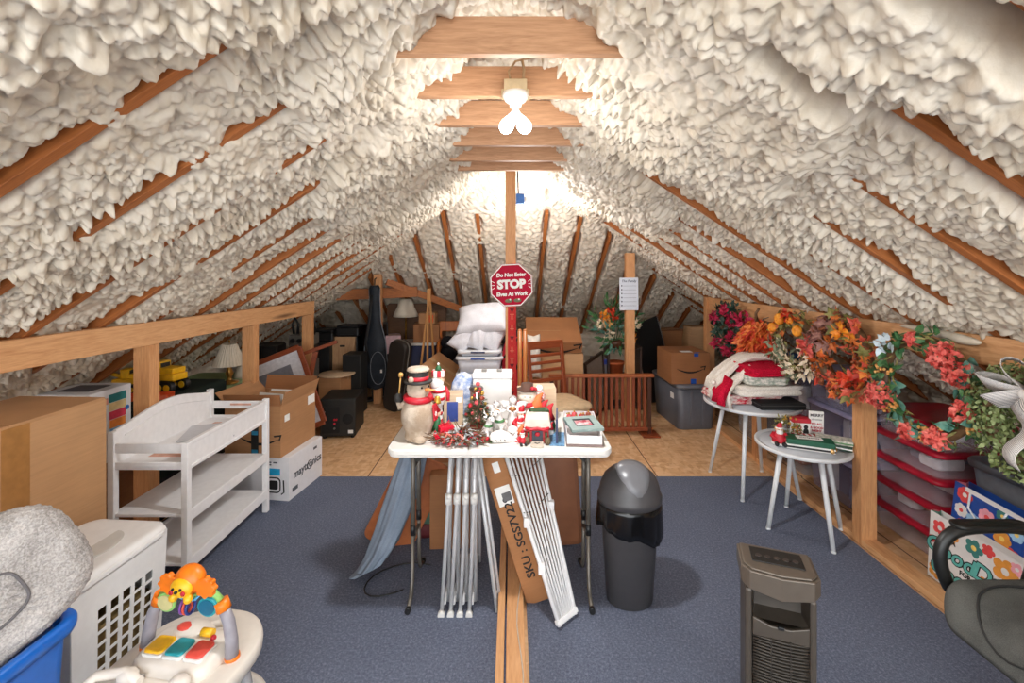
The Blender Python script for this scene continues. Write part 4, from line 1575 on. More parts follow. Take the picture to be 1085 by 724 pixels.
sticker(t, RIGHT(-0.07, 0.39, 0.17), 0.09, 0.04, plain('print_salmon', (220, 150, 134), 0.5), 'printed_panel')
sticker(t, RIGHT(-0.08, 0.30, 0.17), 0.09, 0.08, plain('print_pale', (190, 200, 208), 0.5), 'printed_panel')
m = MB()
m.box(-0.10, 0.10, -0.08, 0.08, 0, 0.001)
m.build('lid_print', plain('print_slate', (92, 88, 96), 0.5), t).location = (0, 0, 0.464)
carton('plain_carton', 'brown carton underneath the white printed toy box', (-2.74, 2.90, 0), (0.36, 0.36, 0.516), 0.0, M_CARD_DARK)

# ================================================================ middle of the far end
t = thing('floor_lamp', 'brass floor lamp with a white bell shade at the far left', 'lamp', (-1.50, 6.40, 0))
m = MB()
m.lathe([(0.0, 0), (0.13, 0), (0.13, 0.02), (0.04, 0.04), (0.012, 0.06), (0.012, 1.12), (0.0, 1.12)], 20)
m.build('pole', M_BRASS, t)
m = MB()
m.lathe([(0.18, 1.08), (0.155, 1.14), (0.115, 1.22), (0.095, 1.33)], 12)
m.build('shade', M_SHADE, t, solid=0.004)
m = MB()
m.cyl((0, 0, 1.1), (0, 0, 1.36), 0.004)
m.ball((0, 0, 1.365), 0.012, 8)
m.build('finial', M_BRASS, t)
t = thing('tripod_easel', 'slim wooden tripod easel standing beside the floor lamp', 'easel', (-1.10, 5.75, 0))
for k, (a, b) in enumerate((((-0.10, -0.10, 0), (0.06, 0.0, 1.50)), ((0.05, -0.16, 0), (0.035, 0.0, 1.50)), ((0.12, 0.12, 0), (0.05, 0.03, 1.44)))):
    m = MB()
    m.bar(a, b, 0.026, 0.022, (0, 1, 0))
    m.build('leg', wood('easel_wood', (196, 140, 78), (160, 104, 52), 'Z'), t, bevel=0.003)
m = MB()
m.bar((-0.05, -0.07, 0.55), (0.06, -0.10, 0.55), 0.02, 0.025)
m.build('ledge', bpy.data.materials['easel_wood'], t)
t = thing('storage_tub', 'navy plastic bin with a white lid under the far brown cartons', 'tub', (-1.28, 6.25, 0))
m = MB()
m.ring_surf([[(x * q, y * q, z) for x, y in round_rect(0.25, 0.18, 0.04)] for q, z in ((0.88, 0), (1.0, 0.72))])
m.build('bin', M_NAVY, t)
m = MB()
m.prism(round_rect(0.262, 0.192, 0.045), 0.72, 0.755)
m.build('lid', M_WHITE_PL, t, bevel=0.008)
t = carton('plain_carton', 'brown carton on the navy bin with an orange label, by the tripod easel', (-1.17, 6.25, 0.757), (0.34, 0.30, 0.24), 0.1, M_CARD_DARK)
t = carton('plain_carton', 'small carton with an orange printed end atop the carton by the easel', (-1.16, 6.27, 1.002), (0.22, 0.22, 0.14), 0.0, M_CARD)
sticker(t, FRONT(0.05, 0.07, 0.11), 0.08, 0.10, plain('print_orange', (232, 92, 34), 0.5), 'printed_panel')
# tilted carton
t = carton('tilted_carton', 'brown taped carton tipped up on its corner left of the white pillows', (-0.93, 5.22, 0.30), (0.42, 0.40, 0.40), 0, M_CARD, 'top', rot=(math.radians(14), math.radians(32), math.radians(-12)))
sticker(t, FRONT(0.0, 0.2, 0.20), 0.05, 0.40, M_TAPE, 'tape')
t = thing('duffel_bag', 'dark grey fabric duffel holding up the tipped carton', 'bag', (-0.92, 5.22, 0))
m = MB()
rings = []
for x, r in ((-0.24, 0.02), (-0.23, 0.09), (-0.17, 0.12), (0, 0.125), (0.17, 0.12), (0.23, 0.09), (0.24, 0.02)):
    rings.append([(x, r * math.cos(a), 0.12 + r * 0.96 * math.sin(a)) for a in np.linspace(0, 2 * math.pi, 20, endpoint=False)])
m.ring_surf(rings)
m.build('body', fabric('duffel_grey', (70, 74, 84), 90), t)
m = MB()
m.tube([(-0.1, -0.15, 0.22), (-0.08, -0.2, 0.30), (0.08, -0.2, 0.30), (0.1, -0.15, 0.22)], 0.01, 6)
m.build('handle', M_BLACK, t)
# orange-brown rocking horse like chair arm with dark coat
t = thing('wooden_chair', 'orange-brown wooden chair with a scrolled arm behind the tipped carton', 'chair', (-0.80, 6.16, 0), 0.1)
M_HONEY = wood('honey_wood', (196, 112, 44), (150, 78, 28), 'Z', 0.4)
m = MB()
m.box(-0.20, 0.20, -0.19, 0.19, 0.42, 0.46)
m.build('seat', M_HONEY, t, bevel=0.01)
for sx in (-1, 1):
    for sy in (-1, 1):
        m = MB()
        m.cyl((sx * 0.18, sy * 0.17, 0), (sx * 0.17, sy * 0.16, 0.43), 0.016, 0.022, 10)
        m.build('leg', M_HONEY, t)
    m = MB()
    m.tube([(sx * 0.19, -0.18, 0.45), (sx * 0.19, -0.20, 0.70), (sx * 0.19, -0.14, 0.76), (sx * 0.19, 0.17, 0.78)], 0.022, 10)
    m.build('arm', M_HONEY, t)
m = MB()
m.box(-0.20, 0.20, 0.165, 0.195, 0.88, 1.02)
m.box(-0.20, -0.16, 0.165, 0.195, 0.45, 0.90)
m.box(0.16, 0.20, 0.165, 0.195, 0.45, 0.90)
m.build('backrest', M_HONEY, t, bevel=0.01)
t = thing('winter_coat', 'crumpled black coat lying over the orange-brown wooden chair', 'coat', (-0.80, 6.13, 0.462))
m = MB()
m.ball((0, 0, 0.15), 0.17, 20, (1.0, 0.85, 0.9))
m.ball((-0.06, -0.05, 0.30), 0.10, 16, (1.0, 0.8, 0.9))
m.build('coat', fabric('coat_black', (28, 28, 32), 60), t)
t = thing('blanket_roll', 'slate blue blanket bundle in front of the orange-brown chair', 'blanket', (-0.60, 5.66, 0))
m = MB()
for z, r in ((0.14, 0.16), (0.36, 0.15), (0.56, 0.13), (0.72, 0.10)):
    m.ball((0.02 * math.sin(z * 20), 0, z), r, 16, (1.0, 0.85, 0.85))
m.build('blanket', fabric('slate_blanket', (92, 98, 116), 60), t)

# stack of white bins with lids, pillows on top
def lid_bin(label, loc, w, d, h, mat, lidmat, tape=None, grp=None):
    t = thing('storage_bin', label, 'bin', loc, 0.0, grp)
    m = MB()
    m.ring_surf([[(x * q, y * q, z) for x, y in round_rect(w, d, 0.05)] for q, z in ((0.86, 0), (0.98, h), (0.95, h), (0.84, 0.01))])
    m.build('bin', mat, t)
    m = MB()
    m.ring_surf([[(x * q, y * q, z) for x, y in round_rect(w, d, 0.05)] for q, z in ((1.0, h - 0.012), (1.04, h - 0.008), (1.04, h + 0.012), (1.0, h + 0.022), (0.9, h + 0.022), (0.88, h + 0.014))])
    m.build('lid', lidmat, t)
    if tape:
        m = MB()
        m.box(-0.09, 0.06, -d * 1.05 - 0.001, -d * 1.0, h - 0.006, h + 0.012)
        m.build('handle_band', tape, t)
    return t
M_MILK = plain('milky_plastic', (208, 212, 222), 0.35, var=0.02)
M_LIDW = plain('lid_white', (226, 228, 232), 0.35, var=0.02)
zz = 0.0
for k, (h, tp, lab) in enumerate(((0.62, None, 'deep milky bin at the bottom of the stack under the pillows'), (0.155, plain('band_blue', (44, 78, 160), 0.5), 'milky bin with a bright blue handle band, second from the top of the pillow stack'), (0.045, plain('band_navy', (50, 58, 92), 0.5), 'shallow white tray directly under the white pillows'))):
    lid_bin(lab, (-0.345, 4.95, zz), 0.245 if k < 2 else 0.225, 0.18, h, M_MILK, M_LIDW, tp)
    zz += h + 0.0235
M_PILLOW = fabric('pillow_white', (226, 226, 232), 140, (240, 240, 246), 0.8, 0.15)
def pillow(label, loc, rot, w, d, th, mat=None, cat='pillow'):
    t = thing('pillow', label, cat, loc, rot=rot)
    m = MB()
    n, k = 18, 18
    for s_ in (1, -1):
        g = [[None] * (k + 1) for _ in range(n + 1)]
        for i in range(n + 1):
            for j in range(k + 1):
                u, v = i / n * 2 - 1, j / k * 2 - 1
                px = u * w * (1 - 0.10 * (1 - abs(v)) ** 1.0 * (abs(u) ** 4)) * 0.5
                py = v * d * (1 - 0.10 * (1 - abs(u)) * (abs(v) ** 4)) * 0.5
                f = max(0, (1 - u ** 2)) ** 0.42 * max(0, (1 - v ** 2)) ** 0.42
                z = s_ * th * 0.5 * f + 0.006 * math.sin(u * 7 + v * 5) * f
                g[i][j] = m.b.verts.new((px, py, z))
        for i in range(n):
            for j in range(k):
                f = m.b.faces.new((g[i][j], g[i + 1][j], g[i + 1][j + 1], g[i][j + 1]))
                f.smooth = True
    bmesh.ops.remove_doubles(m.b, verts=m.b.verts[:], dist=0.002)
    m.build('cushion', mat or M_PILLOW, t)
    return t
pillow('white bed pillow bent over the top of the pillow heap', (-0.32, 4.98, 1.20), (math.radians(38), math.radians(-5), math.radians(-4)), 0.58, 0.42, 0.27)
pillow('white bed pillow standing on edge at the left of the heap, its frill showing', (-0.50, 4.90, 1.03), (math.radians(70), math.radians(-50), math.radians(20)), 0.40, 0.22, 0.14)
pillow('white bed pillow standing upright in the middle of the heap', (-0.36, 4.88, 1.02), (math.radians(78), math.radians(20), 0), 0.20, 0.30, 0.15)
pillow('white bed pillow standing upright at the right of the heap', (-0.21, 4.89, 1.02), (math.radians(78), math.radians(25), math.radians(-8)), 0.24, 0.32, 0.15)
t = thing('red_backpack', 'red and black backpack at the right of the white pillow heap', 'bag', (0.02, 4.86, 0.0))
m = MB()
rings = []
for z, r in ((0.0, 0.10), (0.05, 0.13), (0.5, 0.13), (0.85, 0.125), (0.98, 0.09), (1.03, 0.02)):
    rings.append([(x * r, y * r * 0.8, z) for x, y in [(math.cos(a), math.sin(a)) for a in np.linspace(0, 2 * math.pi, 24, endpoint=False)]])
m.ring_surf(rings)
m.build('body', fabric('pack_red', (190, 40, 56), 100), t)
m = MB()
m.tube([(-0.10, -0.10, 0.82), (-0.03, -0.13, 0.93), (0.04, -0.10, 1.02)], 0.022, 8, flat=0.5)
m.tube([(0.02, -0.12, 0.70), (0.07, -0.11, 0.80), (0.10, -0.07, 0.90)], 0.022, 8, flat=0.5)
m.build('straps', M_BLACK_MATT, t)
t = thing('dark_bundle', 'dark bundle of clothes far behind the red backpack', 'clothes', (-0.06, 5.65, 0))
m = MB()
for z, r in ((0.15, 0.18), (0.42, 0.17), (0.68, 0.15), (0.9, 0.13), (1.06, 0.11)):
    m.ball((0.03 * math.sin(z * 9), 0, z), r, 14, (1, 0.8, 0.95))
m.build('clothes', fabric('dark_clothes', (56, 46, 52), 40, (86, 70, 76)), t)

# crib rails leaning behind the post
for k, (x, lab) in enumerate(((0.075, 'left of two slim upright honey-wood rails right of the ridge post'), (0.125, 'right of two slim upright honey-wood rails right of the ridge post'))):
    m = MB()
    m.tube([(x, 4.30, 0), (x, 4.38, 1.15)], 0.021, 12)
    m.ball((x, 4.38, 1.15), 0.021, 10)
    tag(m.build('wooden_rail', wood('rail_wood', (186, 116, 58), (146, 80, 36), 'Z', 0.35), None), lab, 'rail')
pillow('plump white sack standing between the upright rails and the dining chair', (0.245, 5.0, 0.78), (math.radians(86), math.radians(88), 0), 0.50, 0.15, 0.15, plain('sack_white', (222, 216, 206), 0.8), 'sack')
t = carton('plain_carton', 'small brown carton supporting the white sack', (0.235, 5.02, 0), (0.20, 0.24, 0.52), 0, M_CARD)

# big cartons behind the chair
t = carton('plain_carton', 'wide brown carton under the big tilted carton with the arrow', (0.51, 5.30, 0), (0.58, 0.44, 0.80), 0.0, M_CARD_PALE)
t = carton('arrow_carton', 'big flat brown carton with a black curved arrow, tilted on the wide carton', (0.47, 5.29, 0.806), (0.62, 0.52, 0.145), 0, M_CARD_DARK, None, rot=(math.radians(26), 0, 0))
t.location = (0.47, 5.30, 0.92)
smile(t, FRONT(0.03, 0.075, 0.26), 0.50)
sticker(t, face_M((-0.10, -0.03, 0.1485), (1, 0, 0), (0, 1, 0)), 0.62 * 0.6, 0.004, M_TAPE, 'seam')

# dining chair
t = thing('dining_chair', 'cherry-wood ladder-back dining chair with a cream seat behind the Christmas table', 'chair', (0.46, 4.28, 0), math.radians(28))
t.scale = (1.05, 1.05, 1.05)
for sx in (-1, 1):
    m = MB()
    m.bar((sx * 0.185, 0.19, 0), (sx * 0.185, 0.20, 0.46), 0.036, 0.032)
    m.bar((sx * 0.185, 0.20, 0.46), (sx * 0.185, 0.27, 0.97), 0.036, 0.028)
    m.build('rear_leg', M_CHERRY_Z, t, bevel=0.005)
    m = MB()
    m.bar((sx * 0.20, -0.20, 0), (sx * 0.20, -0.20, 0.43), 0.036, 0.036)
    m.build('leg', M_CHERRY_Z, t, bevel=0.005)
for z, hgt, y in ((0.945, 0.075, 0.265), (0.85, 0.03, 0.253), (0.78, 0.03, 0.244), (0.71, 0.03, 0.235), (0.62, 0.035, 0.222)):
    m = MB()
    m.box(-0.20 if z > 0.9 else -0.17, 0.20 if z > 0.9 else 0.17, y - 0.011, y + 0.011, z - hgt / 2, z + hgt / 2)
    m.build('slat', M_CHERRY, t, bevel=0.006)
m = MB()
m.box(-0.20, 0.20, -0.20, 0.20, 0.38, 0.43)
m.build('apron', M_CHERRY, t, bevel=0.004)
m = MB()
m.ring_surf([[(x * q, y * q, z) for x, y in round_rect(0.225, 0.225, 0.09, 8)] for q, z in ((0.96, 0.43), (1.0, 0.445), (1.0, 0.46), (0.95, 0.478), (0.7, 0.488), (0.05, 0.49))])
m.build('seat', M_CREAM, t)

# crib side panel
t = thing('crib_panel', 'brown wooden slatted crib side standing on the strand-board floor', 'crib panel', (0.935, 4.76, 0), math.radians(1.5))
m = MB()
m.box(-0.55, 0.56, -0.03, 0.03, 0.61, 0.645)
m.build('top_rail', wood('crib_rail', (172, 96, 54), (128, 64, 32), 'X', 0.35, knots=False), t, bevel=0.01)
m = MB()
m.box(-0.54, 0.54, -0.018, 0.018, 0.045, 0.085)
m.build('bottom_rail', M_CHERRY, t, bevel=0.004)
for x in (-0.52, 0.51):
    m = MB()
    m.box(x - 0.02, x + 0.02, -0.02, 0.02, 0.0, 0.61)
    m.build('post', plain('crib_dark', (72, 38, 22), 0.4), t, bevel=0.004)
for k in range(17):
    m = MB()
    x = -0.475 + k * 0.0585
    m.box(x - 0.0155, x + 0.0155, -0.012, 0.012, 0.08, 0.615)
    m.build('slat', M_CHERRY_Z, t, bevel=0.004)
m = MB()
m.box(0.42, 0.60, -0.10, 0.10, 0.0, 0.02)
m.build('foot', M_CHERRY, t, bevel=0.004)

# right-hand post with a chart
m = MB()
m.box(-0.05, 0.05, -0.045, 0.045, 0, 1.93)
struct(m.build('wall_stud', M_LUMBER_Z, bevel=0.003, loc=(1.35, 5.2, 0)))
t = thing('wall_chart', 'white list chart pinned to the wooden post at the right of the far end', 'chart', (1.33, 5.15, 1.28), rot=(0, math.radians(-0.5), 0))
m = MB()
m.box(-0.106, 0.106, -0.003, 0.003, 0, 0.37)
m.build('sheet', plain('chart_white', (214, 220, 230), 0.6, var=0.01), t)
text('The Family', 0.038, plain('chart_ink', (64, 74, 96), 0.7), t, face_M((0, -0.0035, 0.33), (1, 0, 0), (0, 0, 1)), shear=0.2, bold=0.0006)
m = MB()
for k in range(6):
    z = 0.275 - k * 0.045
    m.box(-0.065, 0.085, -0.0036, -0.003, z, z + 0.0025)
    m.box(-0.088, -0.074, -0.0036, -0.003, z - 0.004, z + 0.012)
m.build('printed_lines', bpy.data.materials['chart_ink'], t)

# things behind the crib panel
t = thing('dark_picture', 'large dark picture frame leaning right of the big cartons', 'picture frame', (1.02, 5.42, 0), rot=(0, math.radians(-8), math.radians(55)))
m = MB()
for a in ((-0.25, -0.22, 0, 0.72), (0.22, 0.25, 0, 0.72)):
    m.box(a[0], a[1], -0.015, 0.015, a[2], a[3])
m.box(-0.22, 0.22, -0.015, 0.015, 0, 0.03)
m.box(-0.22, 0.22, -0.015, 0.015, 0.69, 0.72)
m.build('frame', plain('frame_dark', (52, 38, 30), 0.4), t, bevel=0.003)
m = MB()
m.box(-0.225, 0.225, -0.004, 0.004, 0.02, 0.70)
m.build('picture', plain('frame_picture', (150, 142, 132), 0.4), t)
t = carton('book_box', 'small grey box with a blue label behind the crib panel', (1.12, 5.78, 0), (0.20, 0.2, 0.62), 0.1, plain('grey_card', (120, 116, 120), 0.6), None)
sticker(t, FRONT(0.03, 0.58, 0.10), 0.10, 0.06, plain('label_blue', (40, 64, 150), 0.5))
t = thing('shelf_unit', 'narrow dark wooden rack behind the right-hand post', 'rack', (1.40, 5.75, 0))
for x in (-0.20, 0.20):
    m = MB()
    m.box(x - 0.012, x + 0.012, -0.14, 0.14, 0, 0.78)
    m.build('side', plain('rack_dark', (66, 44, 34), 0.5), t, bevel=0.003)
for z in (0.04, 0.40, 0.76):
    m = MB()
    m.box(-0.19, 0.19, -0.14, 0.14, z - 0.01, z + 0.01)
    m.build('shelf', bpy.data.materials['rack_dark'], t, bevel=0.003)
t = thing('flower_pot', 'orange clay pot on the dark rack behind the right-hand post', 'pot', (1.30, 5.68, 0.412))
m = MB()
m.lathe([(0.0, 0), (0.07, 0), (0.10, 0.15), (0.108, 0.15), (0.108, 0.18), (0.098, 0.18), (0.085, 0.05), (0, 0.05)], 24)
m.build('pot', plain('clay', (184, 92, 48), 0.7), t)
t = thing('black_easel_board', 'black framed board leaning behind the arrow carton at the right', 'board', (2.02, 6.0, 0), rot=(0, math.radians(-17), math.radians(20)))
m = MB()
m.box(-0.20, 0.20, -0.008, 0.008, 0, 1.12)
m.build('board', M_BLACK, t)
m = MB()
m.box(0.20, 0.215, -0.012, 0.012, 0, 1.12)
m.build('edge_strip', M_CHROME, t)

# grey tote with the arrow carton on it
def tote(label, loc, rz, w, d, h, mat=None, lidmat=None, grp=None):
    t = thing('storage_tote', label, 'tote', loc, rz, grp)
    m = MB()
    m.ring_surf([[(x * q, y * q, z) for x, y in round_rect(w, d, 0.07)] for q, z in ((0.84, 0), (0.86, 0.01), (0.95, h * 0.93), (0.93, h * 0.93), (0.84, 0.02))])
    m.build('body', mat or M_TOTE_GREY, t)
    m = MB()
    m.ring_surf([[(x * q, y * q, z) for x, y in round_rect(w, d, 0.075)] for q, z in ((0.97, h - 0.045), (1.0, h - 0.04), (1.01, h - 0.012), (0.985, h - 0.002), (0.90, h), (0.87, h - 0.012), (0.3, h - 0.010))], False, True)
    m.build('lid', lidmat or plain('tote_lid', (112, 114, 122), 0.4, var=0.03), t)
    for sx in (-1, 1):
        m = MB()
        m.bar((sx * w * 0.30, -d * 0.93, h * 0.86), (sx * w * 0.28, -d * 0.88, h * 0.10), 0.03, 0.02, (0, 1, 0))
        m.build('rib', mat or M_TOTE_GREY, t, bevel=0.004)
    return t
t = tote('grey lidded tote on the floor under the arrow carton', (1.985, 5.27, 0), math.radians(4), 0.23, 0.40, 0.50)
m = MB()
m.box(-0.045, 0.045, -0.0008, 0.0008, -0.05, 0.05)
lb = m.build('paper_label', M_PAPER, t)
lb.matrix_basis = Matrix.Translation((-0.2135, -0.20, 0.36)) @ Euler((math.radians(-3.4), 0, math.radians(-90))).to_matrix().to_4x4() @ Euler((0, 0, 0)).to_matrix().to_4x4()
lb.rotation_euler = (0, math.radians(3.2), math.radians(90))
t = carton('arrow_carton', 'brown carton with a black curved arrow and blue tape, standing on the grey tote', (1.925, 5.12, 0.502), (0.42, 0.44, 0.335), math.radians(2), M_CARD_DARK, None)
smile(t, FRONT(0.0, 0.165, 0.22), 0.30)
sticker(t, FRONT(0.06, 0.315, 0.22), 0.05, 0.035, M_BLUETAPE, 'tape')
sticker(t, FRONT(0.03, 0.03, 0.22), 0.06, 0.055, M_BLUETAPE, 'tape')
for q, (x, y, w_, d_, mt) in enumerate(((-0.02, -0.14, 0.12, 0.09, M_PAPER), (0.08, -0.20, 0.05, 0.03, M_BLUETAPE))):
    m = MB()
    m.box(x - w_ / 2, x + w_ / 2, y - d_ / 2, y + d_ / 2, 0.3385, 0.3395)
    m.build('sticker', mt, t)
carton('plain_carton', 'brown carton far back at the right, its flaps up, beside the kraft sack', (2.15, 6.35, 0), (0.50, 0.34, 0.90), 0.1, M_CARD_DARK)
t = thing('kraft_sack', 'pale kraft paper sack at the far right, behind the far stud', 'sack', (2.42, 5.95, 0))
m = MB()
m.ring_surf([[(x * q + 0.01 * math.sin(z * 30 + i), y * q, z) for i, (x, y) in enumerate(round_rect(0.15, 0.12, 0.04))] for q, z in ((0.95, 0), (1.0, 0.05), (1.02, 0.5), (0.98, 0.8), (0.9, 0.95), (0.92, 1.0))])
m.build('sack', cardboard('kraft', (190, 150, 110)), t)

# ================================================================ right-hand side
def leafmat(name, rgb, rgb2):
    t = NT(name)
    v = t.coords()
    f = t.noise(v, 24, 3, 0.6)
    t.base(t.ramp(f, [(0.35, S(*rgb)), (0.65, S(*rgb2))]))
    t.rough(0.55)
    return t.m
L_DKGREEN = leafmat('leaf_dark_green', (26, 48, 40), (52, 82, 66))
L_GREEN = leafmat('leaf_green', (42, 92, 52), (92, 140, 86))
L_TEAL = leafmat('leaf_teal', (58, 118, 104), (128, 176, 156))
L_OLIVE = leafmat('leaf_olive', (116, 116, 60), (158, 148, 88))
L_BOX = leafmat('leaf_box', (74, 90, 46), (128, 140, 82))
L_RED = leafmat('leaf_red', (176, 34, 24), (222, 74, 34))
L_ORANGE = leafmat('leaf_orange', (206, 84, 34), (236, 142, 66))
L_PINK = leafmat('petal_magenta', (160, 20, 56), (212, 52, 92))
L_CORAL = leafmat('petal_coral', (216, 72, 66), (242, 132, 118))
L_CREAM = leafmat('petal_cream', (222, 196, 160), (242, 228, 204))
L_BROWN = leafmat('berry_brown', (104, 52, 28), (152, 84, 44))
L_MAUVE = leafmat('leaf_mauve', (134, 84, 78), (172, 126, 112))
L_GOLD = leafmat('berry_gold', (206, 138, 66), (238, 184, 112))
L_ORPUMP = leafmat('gourd_orange', (226, 128, 28), (250, 168, 52))
L_TWIG = leafmat('twig', (92, 66, 44), (128, 96, 64))
def rvec(r):
    while True:
        v = Vector((r.uniform(-1, 1), r.uniform(-1, 1), r.uniform(-1, 1)))
        if 0.05 < v.length < 1:
            return v.normalized()
def ring_pt(R, rr, a, b):
    # wreath plane: u along y, v along z, facing -x
    return Vector((-rr * math.sin(b), (R + rr * math.cos(b)) * math.cos(a), (R + rr * math.cos(b)) * math.sin(a)))
def maple(m, c, d, up, size):
    d, up = Vector(d).normalized(), Vector(up)
    sx = d.cross(up)
    if sx.length < 1e-3:
        sx = d.cross(Vector((0.2, 0.3, 0.9)))
    sx.normalize()
    nn = sx.cross(d)
    pts = [(0, -0.1), (0.12, 0.02), (0.42, -0.02), (0.30, 0.22), (0.52, 0.48), (0.22, 0.50), (0, 1.0)]
    full = pts + [(-x, y) for x, y in pts[-2:0:-1]]
    cv = m.b.verts.new(Vector(c) + d * 0.3 * size + nn * 0.06 * size)
    vs = [m.b.verts.new(Vector(c) + sx * x * size + d * y * size - nn * 0.12 * size * abs(x) - nn * 0.1 * y * y * size) for x, y in full]
    for i in range(len(vs)):
        f = m.b.faces.new((cv, vs[i], vs[(i + 1) % len(vs)]))
        f.material_index = m.mi
def foliage(r, R, rr, n, L, W, style='leaf', arc=(0, 2 * math.pi), m=None, front=True):
    m = m or MB()
    for _ in range(n):
        a = r.uniform(*arc)
        b = r.uniform(-0.4, math.pi + 0.4) if front else r.uniform(0, 2 * math.pi)
        p = ring_pt(R, rr * r.uniform(0.35, 1.0), a, b)
        out = (p - ring_pt(R, 0, a, 0)).normalized()
        tang = Vector((0, -math.sin(a), math.cos(a))) * r.choice((1, -1))
        d = (out * r.uniform(0.4, 1.0) + tang * r.uniform(0.2, 1.1) + rvec(r) * 0.5).normalized()
        s = r.uniform(0.7, 1.25)
        if style == 'leaf':
            m.leaf(p, d, L * s, W * s, out + rvec(r) * 0.4, r.uniform(0, 0.5))
        elif style == 'maple':
            maple(m, p, d, out + rvec(r) * 0.3, L * s)
        else:
            for k in range(5):
                m.ball(p + out * 0.01 + rvec(r) * W, L * s, 6)
    return m
def bloom(r, c, n, rad, L, W, nrm=(-1, 0, 0)):
    """a rounded flower head of many petals"""
    m = MB()
    c = Vector(c)
    nrm = Vector(nrm)
    for _ in range(n):
        v = rvec(r)
        if v.dot(nrm) < -0.3:
            v = v - 2 * v.dot(nrm) * nrm
        p = c + v * rad * r.uniform(0.5, 0.85)
        m.leaf(p, (v + rvec(r) * 0.9).normalized(), L * r.uniform(0.8, 1.2), W, v, 0.3)
    return m
def wreath(name, label, loc, R, rr, build, seed, cat='wreath'):
    t = thing(name, label, cat, loc, group=None)
    m = MB()
    m.tube([ring_pt(R, 0, a, 0) for a in np.linspace(0, 2 * math.pi, 40, endpoint=False)], rr * 0.45, 8, closed=True)
    m.build('twig_ring', L_TWIG, t)
    m = MB()
    m.tube([(0.0, 0, R), (0.05, 0, R + 0.04), (0.085, 0, R + 0.05)], 0.004, 6)
    m.build('hanger', M_GREYMETAL, t)
    build(t, random.Random(seed))
    return t
WX = 2.125
def b_poinsettia(t, r):
    foliage(r, 0.20, 0.07, 330, 0.06, 0.035).build('leaves', L_DKGREEN, t, fix=False)
    for a in (0.5, 1.9, 2.6, 3.4, 4.3, 5.4):
        bloom(r, ring_pt(0.20, 0.06, a, 1.5), 50, 0.055, 0.045, 0.025).build('flower', L_PINK, t, fix=False)
wreath('flower_wreath', 'dark green wreath with magenta flowers, farthest along the right beam', (WX + 0.01, 4.44, 1.16), 0.19, 0.075, b_poinsettia, 11)
def b_mapleswag(t, r):
    m = MB()
    for _ in range(230):
        a = r.uniform(0, 2 * math.pi)
        q = math.sqrt(r.uniform(0, 1))
        y, z = 0.20 * q * math.cos(a), 0.20 * q * math.sin(a) - 0.02
        x = -0.10 * (1 - q * q) + r.uniform(-0.03, 0.02)
        maple(m, (x, y, z), Vector((-0.3, 0.5 * math.cos(a), -0.8 + 0.2 * r.random())) + rvec(r) * 0.6, (-1, 0, 0.3), r.uniform(0.07, 0.11))
    m.build('leaves', L_ORANGE, t, fix=False)
    m = MB()
    for _ in range(150):
        a = r.uniform(0, 2 * math.pi)
        q = math.sqrt(r.uniform(0, 1))
        y, z = 0.20 * q * math.cos(a), 0.20 * q * math.sin(a) - 0.02
        maple(m, (-0.11 * (1 - q * q) - 0.01, y, z), Vector((-0.4, 0.5 * math.cos(a), -0.8)) + rvec(r) * 0.7, (-1, 0, 0.3), r.uniform(0.06, 0.10))
    m.build('red_leaves', L_RED, t, fix=False)
    bloom(r, (-0.06, 0.13, 0.16), 30, 0.06, 0.06, 0.035).build('flower', L_PINK, t, fix=False)
    m = MB()
    m.tube([(-0.03, -0.02, 0.16), (-0.04, -0.03, 0.23), (-0.03, -0.06, 0.27)], [0.016, 0.012, 0.010], 8)
    m.build('stem', L_TWIG, t)
wreath('leaf_swag', 'pumpkin-shaped bunch of red and orange maple leaves hung on the right beam', (WX + 0.01, 3.92, 1.14), 0.14, 0.03, b_mapleswag, 12, 'swag')
def b_whiteorange(t, r):
    foliage(r, 0.20, 0.055, 150, 0.05, 0.022).build('leaves', L_OLIVE, t, fix=False)
    foliage(r, 0.20, 0.065, 170, 0.055, 0.022, arc=(3.0, 6.2)).build('cream_petals', L_CREAM, t, fix=False)
    foliage(r, 0.20, 0.06, 50, 0.045, 0.02, arc=(-0.3, 3.6)).build('orange_petals', L_ORANGE, t, fix=False)
    for a, s in ((1.2, 0.045), (0.55, 0.04), (2.5, 0.042), (1.9, 0.03), (3.0, 0.03)):
        m = MB()
        p = ring_pt(0.19, 0.075, a, 1.6)
        for k in range(8):
            b = 2 * math.pi * k / 8
            m.ball(p + Vector((0, math.cos(b) * s * 0.45, math.sin(b) * s * 0.45)), s * 0.62, 8, (1, 1, 0.9))
        m.build('gourd', L_ORPUMP, t)
    for a in (1.75, 5.9):
        bloom(r, ring_pt(0.2, 0.07, a, 1.4), 20, 0.035, 0.05, 0.03).build('flower', L_RED, t, fix=False)
    foliage(r, 0.2, 0.08, 120, 0.06, 0.02, arc=(4.4, 6.2)).build('sage_leaves', leafmat('leaf_sage', (92, 104, 78), (140, 150, 120)), t, fix=False)
wreath('gourd_wreath', 'cream and orange autumn wreath with small gourds, third along the right beam', (WX, 3.41, 1.19), 0.19, 0.075, b_whiteorange, 13)
